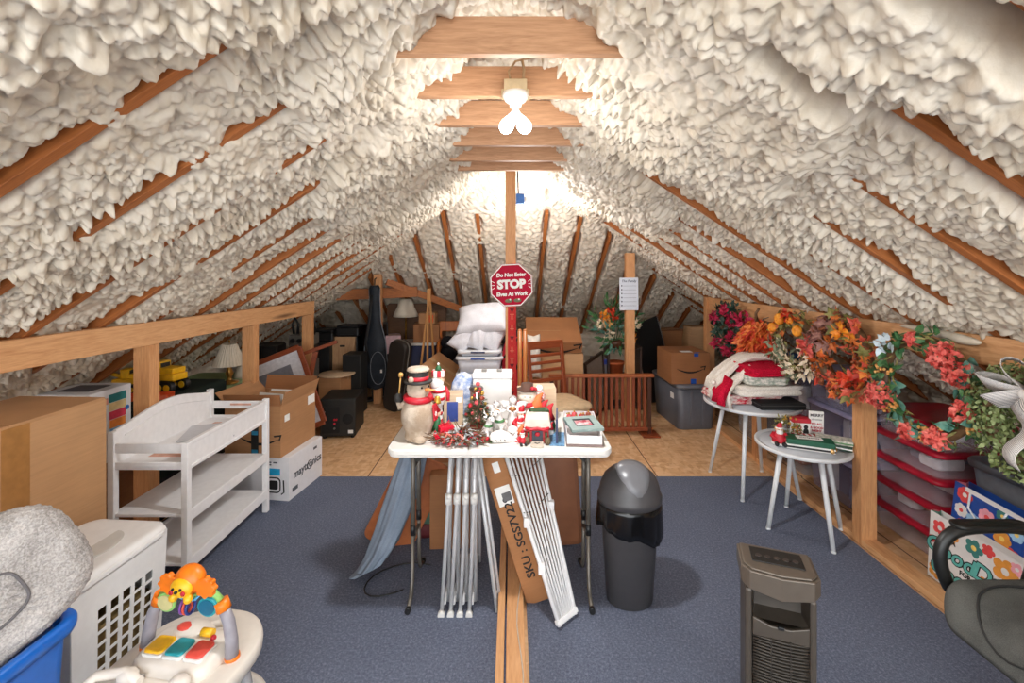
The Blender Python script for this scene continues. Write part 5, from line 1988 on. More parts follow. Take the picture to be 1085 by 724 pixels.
def b_autumn(t, r):
    foliage(r, 0.20, 0.075, 70, 0.065, 0.05, 'maple').build('maple_leaves', L_ORANGE, t, fix=False)
    foliage(r, 0.20, 0.08, 50, 0.075, 0.05, 'maple', arc=(0.2, 1.4)).build('mauve_leaves', L_MAUVE, t, fix=False)
    foliage(r, 0.20, 0.08, 40, 0.075, 0.05, 'maple', arc=(1.0, 5.0)).build('olive_leaves', L_OLIVE, t, fix=False)
    foliage(r, 0.20, 0.08, 60, 0.065, 0.05, 'maple', arc=(2.0, 5.6)).build('red_leaves', leafmat('leaf_coral', (206, 66, 50), (232, 112, 84)), t, fix=False)
    for k in range(44):
        a = 2 * math.pi * k / 44
        p = ring_pt(0.20, 0.07, a, r.uniform(0.2, 2.9))
        m = MB()
        for _ in range(6):
            m.ball(p + rvec(r) * 0.017, 0.0095, 6)
        m.build('berry_cluster', L_BROWN, t)
    for a, mt in ((2.2, L_ORPUMP), (0.1, L_CORAL), (3.7, L_RED)):
        bloom(r, ring_pt(0.2, 0.08, a, 1.4), 26, 0.04, 0.06, 0.03).build('flower', mt, t, fix=False)
wreath('autumn_wreath', 'large autumn wreath of berries and maple leaves, left of the coral-flowered wreath', (WX, 2.91, 1.195), 0.195, 0.085, b_autumn, 14)
def b_coral(t, r):
    foliage(r, 0.245, 0.045, 150, 0.055, 0.034).build('leaves', L_GREEN, t, fix=False)
    foliage(r, 0.245, 0.05, 70, 0.06, 0.045, arc=(2.4, 6.2)).build('teal_leaves', L_TEAL, t, fix=False)
    foliage(r, 0.245, 0.05, 130, 0.05, 0.012).build('olive_leaves', L_OLIVE, t, fix=False)
    for a, s in ((2.25, 0.085), (2.65, 0.07), (3.35, 0.06), (4.25, 0.065), (5.85, 0.095), (4.9, 0.045), (1.5, 0.035)):
        bloom(r, ring_pt(0.245, 0.045, a, 1.5), int(1700 * s), s * 0.85, 0.026, 0.022).build('flower', L_CORAL, t, fix=False)
    for k in range(14):
        p = ring_pt(0.245, 0.05, r.uniform(3.4, 6.6), r.uniform(0.4, 2.7))
        m = MB()
        for _ in range(7):
            m.ball(p + rvec(r) * 0.018, 0.009, 6)
        m.build('berry_cluster', L_GOLD, t)
    for p in ((0.95, 0.8), (0.75, 0.9)):
        bloom(r, ring_pt(0.235, 0.07, p[0], 1.2), 8, 0.015, 0.05, 0.03).build('white_flower', plain('petal_white', (206, 220, 226), 0.6), t, fix=False)
wreath('coral_wreath', 'big green wreath with coral hydrangeas beside the near stud on the right', (WX, 2.33, 1.14), 0.245, 0.05, b_coral, 15)
def ribbon_strip(m, pts, wdir, w):
    wdir = Vector(wdir)
    a = [m.b.verts.new(Vector(p) - wdir * w / 2) for p in pts]
    b = [m.b.verts.new(Vector(p) + wdir * w / 2) for p in pts]
    for i in range(len(pts) - 1):
        f = m.b.faces.new((a[i], a[i + 1], b[i + 1], b[i]))
        f.smooth = True
def ribbon_mat():
    t = NT('striped_ribbon')
    uv = t.coords((1, 1, 1), 'UV')
    sep = t.n('ShaderNodeSeparateXYZ')
    t.l(uv, sep.inputs[0])
    mu = t.n('ShaderNodeMath', operation='MULTIPLY')
    mu.inputs[1].default_value = 11
    t.l(sep.outputs[1], mu.inputs[0])
    fr = t.n('ShaderNodeMath', operation='FRACT')
    t.l(mu.outputs[0], fr.inputs[0])
    t.base(t.ramp(fr.outputs[0], [(0.0, S(228, 222, 216)), (0.72, S(70, 74, 90))], 'CONSTANT'))
    t.rough(0.8)
    return t.m
M_RIBBON = ribbon_mat()
def ribbon_obj(pts, wdir, w, parent, name):
    me = bpy.data.meshes.new(name)
    wd = Vector(wdir).normalized()
    vs, fs, uvs = [], [], []
    for i, p in enumerate(pts):
        vs += [Vector(p) - wd * w / 2, Vector(p) + wd * w / 2]
    for i in range(len(pts) - 1):
        fs.append((2 * i, 2 * i + 2, 2 * i + 3, 2 * i + 1))
    me.from_pydata(vs, [], fs)
    uvl = me.uv_layers.new(name='UVMap')
    for poly in me.polygons:
        for li in poly.loop_indices:
            vi = me.loops[li].vertex_index
            uvl.data[li].uv = (vi // 2 / max(1, len(pts) - 1), vi % 2)
        poly.use_smooth = True
    me.materials.append(M_RIBBON)
    o = bpy.data.objects.new(name, me)
    COL.objects.link(o)
    o.parent = parent
    md = o.modifiers.new('thick', 'SOLIDIFY')
    md.thickness = 0.0015
    return o
def b_boxwood(t, r):
    foliage(r, 0.175, 0.085, 2200, 0.022, 0.014, front=False).build('leaves', L_BOX, t, fix=False)
    foliage(r, 0.175, 0.09, 800, 0.022, 0.014).build('pale_leaves', leafmat('leaf_pale', (120, 134, 80), (160, 172, 118)), t, fix=False)
    # bow at the top, facing the room
    c = Vector((-0.11, -0.07, 0.14))
    for k, (dy, dz, w) in enumerate(((0.15, 0.03, 0.085), (-0.15, 0.05, 0.085), (0.06, 0.13, 0.08), (-0.06, 0.13, 0.08), (0.11, -0.06, 0.075), (-0.11, -0.05, 0.075))):
        pts = []
        for q in np.linspace(0, 1, 18):
            a = 2 * math.pi * q
            f = (1 - math.cos(a)) / 2
            pts.append(c + Vector((-0.050 * math.sin(a) * (0.4 + f) - 0.02 * f, dy * f, dz * f)))
        side = Vector((-0.15, -dz, dy)).normalized()
        ribbon_obj(pts, side, w, t, 'bow_loop')
    m = MB()
    m.ball(c + Vector((-0.02, 0, 0)), 0.022, 12)
    m.build('bow_knot', M_RIBBON, t)
    for dy, n_ in ((0.03, 0.30), (-0.06, 0.27)):
        pts = [c + Vector((-0.01 - 0.02 * math.sin(q * 9), dy * q * 1.6 + 0.012 * math.sin(q * 10), -n_ * q)) for q in np.linspace(0, 1, 24)]
        ribbon_obj(pts, (0.3, 1, 0.1), 0.07, t, 'bow_tail')
wreath('boxwood_wreath', 'small-leaved boxwood wreath with a big striped ribbon bow, at the right edge', (WX, 1.83, 1.12), 0.175, 0.085, b_boxwood, 16)

# flower arrangement behind the right post
t = thing('flower_arrangement', 'silk flower arrangement in red, yellow and green behind the charted post', 'flowers', (1.28, 5.62, 0.772))
r = random.Random(21)
for nm, mt, n, c0, sc, L, W in (('leaves', L_GREEN, 150, (0, 0, 0.30), (0.34, 0.16, 0.34), 0.10, 0.035), ('pale_leaves', L_TEAL, 60, (-0.02, -0.05, 0.18), (0.28, 0.14, 0.28), 0.09, 0.04)):
    m = MB()
    for _ in range(n):
        v = rvec(r)
        p = Vector((c0[0] + v.x * sc[0] * r.random() ** 0.5, c0[1] + v.y * sc[1], c0[2] + v.z * sc[2] * r.random() ** 0.5))
        m.leaf(p, (v + rvec(r) * 0.4 + Vector((0, 0, 0.3))), L, W, rvec(r), 0.3)
    m.build(nm, mt, t, fix=False)
for k, (x, z, mt) in enumerate(((-0.16, 0.42, L_ORPUMP), (-0.08, 0.48, L_RED), (-0.12, 0.33, L_GOLD), (0.22, 0.30, L_CREAM), (-0.20, 0.30, L_CREAM), (0.18, 0.14, L_ORPUMP), (-0.05, 0.40, L_RED), (-0.10, 0.18, L_CREAM))):
    bloom(r, (x, -0.12, z), 26, 0.045, 0.05, 0.03, (0, -1, 0)).build('flower', mt, t, fix=False)
m = MB()
for k in range(7):
    m.tube([(0, 0, 0.02), (0.10 * math.cos(k * 0.9), 0.05 * math.sin(k * 0.9), 0.25 + 0.03 * k)], 0.004, 5)
m.build('stems', L_GREEN, t)
m = MB()
m.lathe([(0, 0), (0.06, 0), (0.085, 0.07), (0.07, 0.10), (0.065, 0.10), (0.0, 0.04)], 20)
m.build('vase', M_BROWNPOT if 'M_BROWNPOT' in globals() else plain('pot_brown', (96, 62, 44), 0.5), t)

# ---------------------------------------------------------------- round tables
M_TABW = plain('table_white', (226, 228, 230), 0.35, var=0.015)
M_TABIN = plain('table_inset', (196, 200, 206), 0.3, var=0.02)
def round_table(label, loc, R, H, feet, rz=0):
    t = thing('round_table', label, 'table', loc, rz)
    m = MB()
    m.lathe([(0.0, H - 0.020), (R - 0.012, H - 0.020), (R, H - 0.014), (R, H + 0.004), (R - 0.005, H + 0.008), (R - 0.016, H + 0.006), (R - 0.020, H), (0.0, H)], 64)
    m.build('top', M_TABW, t)
    m = MB()
    m.lathe([(0.0, H + 0.0004), (R - 0.03, H + 0.0004), (R - 0.03, H + 0.001), (0.0, H + 0.001)], 48)
    m.build('inset', M_TABIN, t)
    for a, fr in feet:
        a = math.radians(a)
        m = MB()
        m.tube([(math.cos(a) * fr * 0.62, math.sin(a) * fr * 0.62, H - 0.02), (math.cos(a) * fr, math.sin(a) * fr, 0.006)], [0.017, 0.013], 12)
        m.cyl((math.cos(a) * fr, math.sin(a) * fr, 0.0), (math.cos(a) * fr, math.sin(a) * fr, 0.01), 0.015, n=12)
        m.build('leg', M_TABW, t)
    m = MB()
    m.lathe([(R * 0.45, H - 0.035), (R * 0.52, H - 0.035), (R * 0.52, H - 0.0205), (R * 0.45, H - 0.0205)], 32)
    m.build('frame_ring', M_TABW, t)
    return t
BT = (1.93, 3.66)
ST = (1.97, 3.08)
round_table('larger, higher white round table holding a pile of red and cream blankets', (BT[0], BT[1], 0), 0.355, 0.68, ((133, 0.33), (232, 0.32), (318, 0.34), (48, 0.33)))
round_table('smaller, lower white round table holding small Christmas ornaments', (ST[0], ST[1], 0), 0.285, 0.56, ((188, 0.25), (272, 0.29), (350, 0.24), (80, 0.25)))

# blankets
def knit(name, a, b, sc=(40, 40, 40)):
    t = NT(name)
    v = t.coords(sc)
    f = t.noise(v, 3.0, 3, 0.6)
    c = t.ramp(f, [(0.38, S(*a)), (0.62, S(*b))])
    t.base(c)
    t.rough(0.95)
    v2 = t.coords()
    t.bump(t.noise(v2, 120, 2, 0.6), 0.6, 0.006)
    return t.m
K_CREAM = knit('knit_cream', (218, 208, 196), (238, 230, 220))
K_RED = knit('velvet_red', (176, 14, 44), (212, 32, 64))
K_MIX = knit('knit_mixed', (186, 24, 50), (232, 222, 214), (7, 7, 14))
K_PRINT = knit('print_holiday', (222, 216, 206), (150, 160, 146), (14, 14, 20))
def folded(label, loc, w, d, h, mat, seed, rz=0.0, wav=0.012, trim=None):
    t = thing('folded_blanket', label, 'blanket', loc, rz)
    r = random.Random(seed)
    m = MB()
    n = 48
    ph = [r.uniform(0, 6) for _ in range(6)]
    layers = max(2, int(h / 0.028))
    rings = []
    rr0 = round_rect(w / 2, d / 2, min(w, d) * 0.16, 11)
    prof = [(0.02, 0.0), (0.7, 0.0)]
    for k in range(layers):
        z0 = k / layers
        prof += [(0.95, z0 + 0.02 / layers), (1.0, z0 + 0.3 / layers), (1.0, z0 + 0.7 / layers), (0.955, z0 + 0.98 / layers)]
    prof += [(0.8, 1.02), (0.5, 1.04), (0.02, 1.04)]
    for q, z in prof:
        ring = []
        for i, (x, y) in enumerate(rr0):
            a = math.atan2(y, x)
            wob = 1 + wav * 4 * (0.5 * math.sin(a * 3 + ph[0] + z * 2) + 0.35 * math.sin(a * 7 + ph[1] + z * 7) + 0.25 * math.sin(a * 13 + ph[2]))
            zz = z * h + wav * (0.6 * math.sin(x * 14 + ph[3]) + 0.5 * math.sin(y * 16 + ph[4])) * min(1, z * 1.2)
            ring.append((x * q * wob, y * q * wob, max(0.0, zz)))
        rings.append(ring)
    m.ring_surf(rings)
    m.build('cloth', mat, t)
    return t
z0 = 0.6895
t = thing('gift_box', 'flat black box under the right end of the blanket pile', 'box', (BT[0] + 0.13, BT[1] - 0.16, z0))
m = MB()
m.box(-0.19, 0.15, -0.10, 0.10, 0, 0.045)
m.build('lid', M_BLACK_MATT, t, bevel=0.003)
m = MB()
m.box(-0.191, 0.151, -0.101, 0.101, 0.028, 0.032)
m.build('edge_line', plain('box_edge', (70, 68, 64), 0.5), t)
folded('red and white knitted blanket at the bottom of the pile, left side', (BT[0] - 0.06, BT[1] + 0.05, z0), 0.52, 0.36, 0.075, K_MIX, 1)
folded('thick cream ribbed blanket second from the bottom of the pile', (BT[0] + 0.05, BT[1] - 0.02, z0 + 0.083), 0.54, 0.38, 0.075, K_CREAM, 2, 0.1)
folded('small folded printed cloth in the middle of the blanket pile', (BT[0] + 0.03, BT[1] - 0.08, z0 + 0.170), 0.32, 0.28, 0.055, K_PRINT, 3, -0.1)
folded('bright red velvet blanket near the top of the pile', (BT[0] + 0.09, BT[1] - 0.03, z0 + 0.236), 0.46, 0.36, 0.085, K_RED, 4, 0.15, 0.022)
t = thing('cream_throw', 'cream throw draped over the top and left end of the blanket pile', 'throw', (BT[0], BT[1], z0))
def drape(m, path, w, th, yc, seed):
    rings = []
    N = len(path)
    for i, (x, z) in enumerate(path):
        t_ = i / (N - 1)
        d = Vector((path[min(i + 1, N - 1)][0] - path[max(i - 1, 0)][0], 0, path[min(i + 1, N - 1)][1] - path[max(i - 1, 0)][1])).normalized()
        nn = Vector((-d.z, 0, d.x))
        ring = []
        for k in range(32):
            a = 2 * math.pi * k / 32
            cy, cz = math.copysign(abs(math.cos(a)) ** 0.6, math.cos(a)), math.copysign(abs(math.sin(a)) ** 0.7, math.sin(a))
            bump = 1 + 0.5 * math.sin(cy * 7 + seed + t_ * 4)
            off = 0.010 * math.sin(cy * 5 + t_ * 9 + seed)
            ring.append(Vector((x, yc + (t_ - 0.5) * 0.10 + cy * w / 2 * (1 - 0.18 * math.sin(3 * t_ + seed)), z)) + nn * (cz * th / 2 * bump + off))
        rings.append(ring)
    m.ring_surf(rings)
pth = [(-0.315, 0.02), (-0.325, 0.09), (-0.30, 0.15), (-0.24, 0.21), (-0.17, 0.265), (-0.10, 0.315), (-0.02, 0.345), (0.08, 0.352), (0.18, 0.345), (0.25, 0.325)]
m = MB()
drape(m, pth, 0.13, 0.038, -0.01, 1)
m.build('cloth', K_CREAM, t)
m = MB()
drape(m, [(x * 1.0 + 0.02, z - 0.012) for x, z in pth[1:]], 0.13, 0.034, 0.12, 3)
m.build('fold', K_CREAM, t)
m = MB()
drape(m, [(x * 1.02 + 0.05, z - 0.03) for x, z in pth[:6]], 0.10, 0.036, -0.13, 2)
m.build('fold', K_CREAM, t)
m = MB()
m.ball((-0.345, -0.10, 0.165), 0.022, 10)
m.build('pompom', K_CREAM, t)
m = MB()
drape(m, [(-0.34, 0.03), (-0.33, 0.10), (-0.26, 0.15), (-0.22, 0.20)], 0.16, 0.05, -0.13, 5)
m.build('red_fold', K_RED, t)

# ornaments on the small table
SZ = 0.5695
def santa(label, loc, h=0.15, rz=0.0):
    t = thing('santa_figure', label, 'figurine', loc, rz)
    s = h / 0.15
    t.scale = (s, s, s)
    m = MB()
    m.lathe([(0, 0), (0.040, 0), (0.046, 0.03), (0.036, 0.06), (0.022, 0.085), (0, 0.09)], 18)
    m.build('robe', M_RED, t)
    m = MB()
    m.lathe([(0.046, 0.0), (0.050, 0.006), (0.046, 0.014)], 18)
    m.build('fur_trim', M_PAPER, t)
    m = MB()
    m.ball((0, -0.004, 0.095), 0.024, 14)
    hd = m.build('head', plain('skin_figure', (232, 190, 162), 0.5), t)
    m = MB()
    m.ball((0, -0.016, 0.080), 0.022, 12, (1, 0.7, 1.25))
    m.build('beard', M_PAPER, hd)
    m = MB()
    for x in (-0.008, 0.008):
        m.ball((x, -0.0265, 0.101), 0.0028, 6)
    m.build('eyes', M_INK, hd)
    m = MB()
    m.tube([(0, 0, 0.106), (0.004, 0.0, 0.128), (0.016, 0.0, 0.145)], [0.024, 0.014, 0.003], 12)
    m.build('hat', M_RED, t)
    m = MB()
    m.lathe([(0.022, 0.103), (0.027, 0.107), (0.022, 0.113)], 14)
    m.ball((0.018, 0, 0.147), 0.008, 8)
    m.build('hat_trim', M_PAPER, t)
    for sx in (-1, 1):
        m = MB()
        m.tube([(sx * 0.03, 0, 0.072), (sx * 0.048, -0.012, 0.05), (sx * 0.034, -0.034, 0.045)], [0.013, 0.012, 0.010], 10)
        m.ball((sx * 0.03, -0.036, 0.045), 0.009, 8)
        m.build('arm', M_RED, t)
        m = MB()
        m.tube([(sx * 0.018, -0.02, 0.012), (sx * 0.024, -0.062, 0.012)], [0.016, 0.013], 10)
        m.ball((sx * 0.024, -0.066, 0.016), 0.014, 8)
        m.build('boot', M_BLACK, t)
    return t
santa('sitting santa figure in a red hat at the left of the small round table', (ST[0] - 0.165, ST[1] - 0.02, SZ), 0.15, math.radians(-20))
t = thing('ornament_wreath', 'little gold and green ornament wreath standing behind the sitting santa', 'ornament', (ST[0] - 0.065, ST[1] + 0.06, SZ + 0.085), math.radians(70))
r = random.Random(31)
foliage(r, 0.055, 0.028, 130, 0.028, 0.012, front=False).build('leaves', L_OLIVE, t, fix=False)
m = MB()
for _ in range(24):
    m.ball(ring_pt(0.055, 0.026, r.uniform(0, 6.28), r.uniform(0, 3.1)), 0.008, 8)
m.build('baubles', plain('gold', (206, 160, 70), 0.3, 0.6), t)
t = thing('gift_tin', 'red topped tin printed with a penguin on the small round table', 'tin', (ST[0] + 0.045, ST[1] + 0.09, SZ), math.radians(-12))
m = MB()
m.box(-0.055, 0.055, -0.03, 0.03, 0, 0.11)
m.build('body', M_PAPER, t, bevel=0.004)
m = MB()
m.box(-0.058, 0.058, -0.033, 0.033, 0.11, 0.14)
m.build('lid', M_RED, t, bevel=0.004)
text('HO\nHO', 0.036, M_RED, t, FRONT(-0.028, 0.062, 0.03), bold=0.001)
m = MB()
m.ball((0.026, -0.031, 0.05), 0.022, 12, (0.8, 0.15, 1.3))
m.ball((0.026, -0.031, 0.085), 0.014, 12, (1, 0.2, 1))
m.build('penguin_print', M_INK, t)
t = thing('candy_striped_box', 'low red and white striped box in front of the red topped tin', 'box', (ST[0] + 0.03, ST[1] + 0.02, SZ), math.radians(-12))
for k in range(9):
    m = MB()
    m.box(-0.075 + k * 0.0167, -0.075 + (k + 1) * 0.0167 - 0.0002, -0.025, 0.025, 0, 0.045)
    m.build('stripe', M_RED if k % 2 == 0 else M_PAPER, t)
t = thing('greeting_sign', 'white wooden sign lettered in red, standing at the back of the small table', 'sign', (ST[0] + 0.155, ST[1] + 0.085, SZ), math.radians(-14))
m = MB()
m.box(-0.045, 0.045, -0.008, 0.008, 0.03, 0.185)
m.build('board', M_PAPER, t, bevel=0.002)
m = MB()
m.box(-0.05, 0.05, -0.03, 0.03, 0, 0.03)
m.build('base', M_RED if False else plain('sign_base', (186, 120, 104), 0.6), t, bevel=0.003)
text('MERRY', 0.026, plain('sign_ink', (70, 62, 66), 0.6), t, FRONT(0, 0.158, 0.008), bold=0.001)
text('christmas', 0.017, bpy.data.materials['sign_ink'], t, FRONT(0, 0.13, 0.008))
text('TO ALL', 0.020, M_RED, t, FRONT(0, 0.098, 0.008), bold=0.001)
text('A GOOD\nNIGHT', 0.020, M_RED, t, FRONT(0, 0.062, 0.008), bold=0.001)
t = thing('green_box', 'dark green box with a white label lying on the small round table', 'box', (ST[0] - 0.015, ST[1] - 0.10, SZ), math.radians(-24))
m = MB()
m.box(-0.135, 0.135, -0.055, 0.055, 0.0, 0.03)
m.build('base', M_PAPER, t, bevel=0.003)
m = MB()
m.box(-0.137, 0.137, -0.057, 0.057, 0.008, 0.020)
m.build('stripe', M_BLACK, t)
m = MB()
m.box(-0.135, 0.135, -0.058, 0.058, 0.03, 0.065)
m.build('lid', plain('box_green', (22, 88, 62), 0.5), t, bevel=0.006)
sticker(t, face_M((0.0, 0.005, 0.0655), (1, 0.1, 0), (0, 1, 0.0)), 0.15, 0.06, M_PAPER)
text('Christmas', 0.028, bpy.data.materials['sign_ink'], t, face_M((0.0, 0.005, 0.0668), (1, 0.1, 0), (0, 1, 0)), shear=0.2)
for k, (mt, lab) in enumerate(((plain('box_dark_green', (30, 62, 44), 0.5), 'dark green patterned flat box under another at the right of the small table'), (K_PRINT, 'pale printed flat box on the dark green one at the right of the small table'))):
    t = thing('flat_box', lab, 'box', (ST[0] + 0.165, ST[1] - 0.075, SZ + k * 0.031), math.radians(-38 + 6 * k))
    m = MB()
    m.box(-0.10, 0.10, -0.05, 0.05, 0, 0.03)
    m.build('body', mt, t, bevel=0.003)
    m = MB()
    m.box(-0.1015, 0.1015, -0.0515, 0.0515, 0.010, 0.018)
    m.build('band', M_PAPER if k == 0 else L_GREEN, t)
for k, (x, y) in enumerate(((0.10, -0.165), (0.075, -0.185))):
    m = MB()
    m.lathe([(0, 0), (0.016, 0.002), (0.021, 0.014), (0.016, 0.03), (0.006, 0.038), (0, 0.04)], 14)
    tag(m.build('bauble', plain('bauble_gold', (214, 170, 110), 0.25, 0.5), None, loc=(ST[0] + x, ST[1] + y, SZ)), ('small gold bauble at the front edge of the small round table, the right one', 'small gold bauble at the front edge of the small round table, the left one')[k], 'bauble')

# ---------------------------------------------------------------- clear bins behind the right studs
C_PURP = clear_plastic('clear_lilac', (190, 188, 220), 0.42)
C_CLEAR = clear_plastic('clear_bin', (214, 216, 226), 0.32)
C_ROSE = clear_plastic('clear_rose', (236, 224, 234), 0.32)
def clear_bin(label, loc, w, d, h, lidmat, body, contents, rz=0.0, seed=0):
    t = thing('clear_bin', label, 'bin', loc, rz)
    m = MB()
    m.ring_surf([[(x * q, y * q, z) for x, y in round_rect(w, d, 0.05)] for q, z in ((0.86, 0.0), (0.87, 0.01), (0.96, h - 0.03), (0.985, h - 0.03), (0.985, h - 0.02))], True, False)
    m.build('body', body, t)
    m = MB()
    m.ring_surf([[(x * q, y * q, z) for x, y in round_rect(w, d, 0.055)] for q, z in ((0.97, h - 0.034), (1.0, h - 0.030), (1.0, h - 0.012), (0.96, h - 0.004), (0.9, h), (0.3, h))], False, True)
    m.build('lid', lidmat, t)
    r = random.Random(seed)
    for k, mt in enumerate(contents):
        m = MB()
        cx, cy = r.uniform(-0.4, 0.4) * w, r.uniform(-0.4, 0.4) * d
        sx, sy = w * r.uniform(0.25, 0.38), d * r.uniform(0.25, 0.38)
        vs = m.prism(round_rect(sx, sy, min(sx, sy) * 0.4), 0.02 + 0.002 * k, h * r.uniform(0.5, 0.82))
        m.build('contents', mt, t, bevel=0.02).location = (cx, cy, 0)
    return t
X_W = plain('stuff_white', (238, 236, 238), 0.8)
X_P = plain('stuff_pink', (240, 40, 120), 0.8)
X_R = plain('stuff_rust', (168, 76, 56), 0.8)
X_G = plain('stuff_grey', (126, 126, 140), 0.8)
X_T = plain('stuff_tan', (186, 150, 118), 0.8)
X_N = plain('stuff_navy', (66, 74, 110), 0.8)
LIDR = plain('lid_red', (176, 18, 46), 0.35)
LIDP = plain('lid_lilac', (164, 160, 196), 0.35)
hh = 0.163
for k, (cont, lab) in enumerate((((X_T, X_W, X_T), 'bottom'), ((X_W, X_T, X_W), 'second from the bottom'), ((X_P, X_P, X_W), 'middle, holding bright pink things'), ((X_G, X_W, X_G), 'second from the top'), ((X_W, X_G, X_W), 'topmost'))):
    clear_bin('red-lidded clear bin right of the near stud, %s of its stack' % lab, (2.76, 2.93 - 0.003 * k, k * (hh + 0.0015)), 0.25, 0.26, hh, LIDR, C_ROSE, cont, seed=k)
clear_bin('lilac clear bin left of the near stud, lower of its stack', (2.69, 3.50, 0), 0.26, 0.27, 0.345, LIDP, C_PURP, (X_G, X_R, X_N, X_W), seed=11)
clear_bin('lilac clear bin left of the near stud, middle of its stack', (2.69, 3.50, 0.347), 0.26, 0.27, 0.345, LIDP, C_PURP, (X_N, X_W, X_P, X_G), seed=12)
clear_bin('lilac clear bin left of the near stud, top of its stack', (2.60, 3.50, 0.694), 0.18, 0.26, 0.27, LIDP, C_PURP, (X_W, X_N, X_G), seed=13)
clear_bin('clear bin with rust-red things behind the blanket table, lower one', (2.72, 4.02, 0), 0.28, 0.22, 0.50, LIDR, C_CLEAR, (X_R, X_G, X_R), seed=14)
clear_bin('clear bin behind the blanket table, upper one, its top under the wreaths', (2.66, 4.02, 0.502), 0.22, 0.22, 0.38, LIDP, C_CLEAR, (X_G, X_N, X_W, X_R), seed=15)
clear_bin('clear tub on the floor behind the left legs of the blanket table', (2.70, 4.72, 0), 0.27, 0.26, 0.46, M_TOTE_GREY, C_CLEAR, (X_T, X_R, X_G), seed=16)
t = thing('blue_crate', 'blue plastic crate peeping out under the magenta wreath', 'crate', (2.70, 4.76, 0.465))
m = MB()
for x0, x1, y0, y1, z0_, z1 in ((-0.24, 0.24, -0.22, -0.20, 0, 0.40), (-0.24, 0.24, 0.20, 0.22, 0, 0.40), (-0.24, -0.22, -0.2, 0.2, 0, 0.06), (-0.24, -0.22, -0.2, 0.2, 0.16, 0.22), (-0.24, -0.22, -0.2, 0.2, 0.33, 0.40), (-0.24, -0.22, -0.05, 0.05, 0.06, 0.33), (0.22, 0.24, -0.2, 0.2, 0, 0.40), (-0.24, 0.24, -0.2, 0.2, 0, 0.01)):
    m.box(x0, x1, y0, y1, z0_, z1)
m.build('crate', plain('crate_blue', (24, 96, 170), 0.4), t, bevel=0.004)
m = MB()
m.box(-0.25, 0.25, -0.23, 0.23, 0.385, 0.41)
m.build('rim', plain('crate_blue', (24, 96, 170), 0.4), t, bevel=0.005)

# grey totes at the near right and the two gift bags before them
tote('grey lidded tote at the right edge behind the gift bags, under an equal one', (2.81, 2.22, 0), 0.0, 0.255, 0.36, 0.345, plain('tote_slate', (92, 98, 110), 0.45))
tote('grey lidded tote at the right edge behind the gift bags, upper of two', (2.81, 2.22, 0.347), 0.0, 0.255, 0.36, 0.345, bpy.data.materials['tote_slate'], plain('tote_slate_lid', (80, 84, 92), 0.35, var=0.03))
LEFTF = lambda x, y, z: face_M((x, y, z), (0, -1, 0), (0, 0, 1))
def petals(m, cx, cy, r, n=6, z=0.0):
    for k in range(n):
        a = 2 * math.pi * k / n
        px, py = cx + math.cos(a) * r * 0.62, cy + math.sin(a) * r * 0.62
        m.prism([(px + r * 0.42 * math.cos(b) * (1 if True else 0), py + r * 0.42 * math.sin(b)) for b in np.linspace(0, 2 * math.pi, 14, endpoint=False)], z, z + 0.0004 + 0.00005 * k)
def flower_print(parent, M, cx, cy, r, mat, eye, n=6):
    m = MB()
    petals(m, cx, cy, r, n)
    m.mi = 1
    m.prism([(cx + r * 0.3 * math.cos(b), cy + r * 0.3 * math.sin(b)) for b in np.linspace(0, 2 * math.pi, 16, endpoint=False)], 0, 0.0009)
    o = m.build('flower_print', [mat, eye], parent)
    o.matrix_basis = M
def gift_bag(name, label, loc, L, H, D, mat, side, inner, rot):
    t = thing(name, label, 'gift bag', loc, rot=rot)
    m = MB()
    # open-topped bag: faces -x / +x, gussets at both ends
    m.quad([(-D / 2, -L / 2, 0), (-D / 2, L / 2, 0), (-D / 2, L / 2, H), (-D / 2, -L / 2, H)])
    m.quad([(D / 2, -L / 2, 0), (D / 2, L / 2, 0), (D / 2, L / 2, H), (D / 2, -L / 2, H)])
    m.quad([(-D / 2, -L / 2, 0), (D / 2, -L / 2, 0), (D / 2, L / 2, 0), (-D / 2, L / 2, 0)])
    m.mi = 1
    for s_ in (-1, 1):
        y = s_ * L / 2
        m.quad([(-D / 2, y, 0), (0, y - s_ * D * 0.15, 0), (0, y - s_ * D * 0.3, H), (-D / 2, y, H)])
        m.quad([(D / 2, y, 0), (0, y - s_ * D * 0.15, 0), (0, y - s_ * D * 0.3, H), (D / 2, y, H)])
    m.build('bag', [mat, side], t, solid=0.0012)
    return t
W_ = plain('bag_white', (228, 222, 218), 0.5, var=0.02)
c_or, c_rd, c_ye, c_lb, c_pk, c_tl = (plain(n_, c, 0.5) for n_, c in (('print_or', (226, 150, 62)), ('print_rd', (222, 74, 72)), ('print_ye', (244, 206, 110)), ('print_lb', (162, 200, 228)), ('print_pk', (236, 160, 170)), ('print_tl', (64, 128, 122))))
t = gift_bag('gift_bag', 'blue flowered gift bag leaning on the grey tote at the right', (2.475, 2.38, 0.0), 0.36, 0.56, 0.075, plain('bag_blue', (32, 72, 150), 0.4), plain('bag_pink', (206, 104, 112), 0.4), None, (math.radians(4), math.radians(3), 0))
Mb = LEFTF(-0.0385, 0, 0.0)
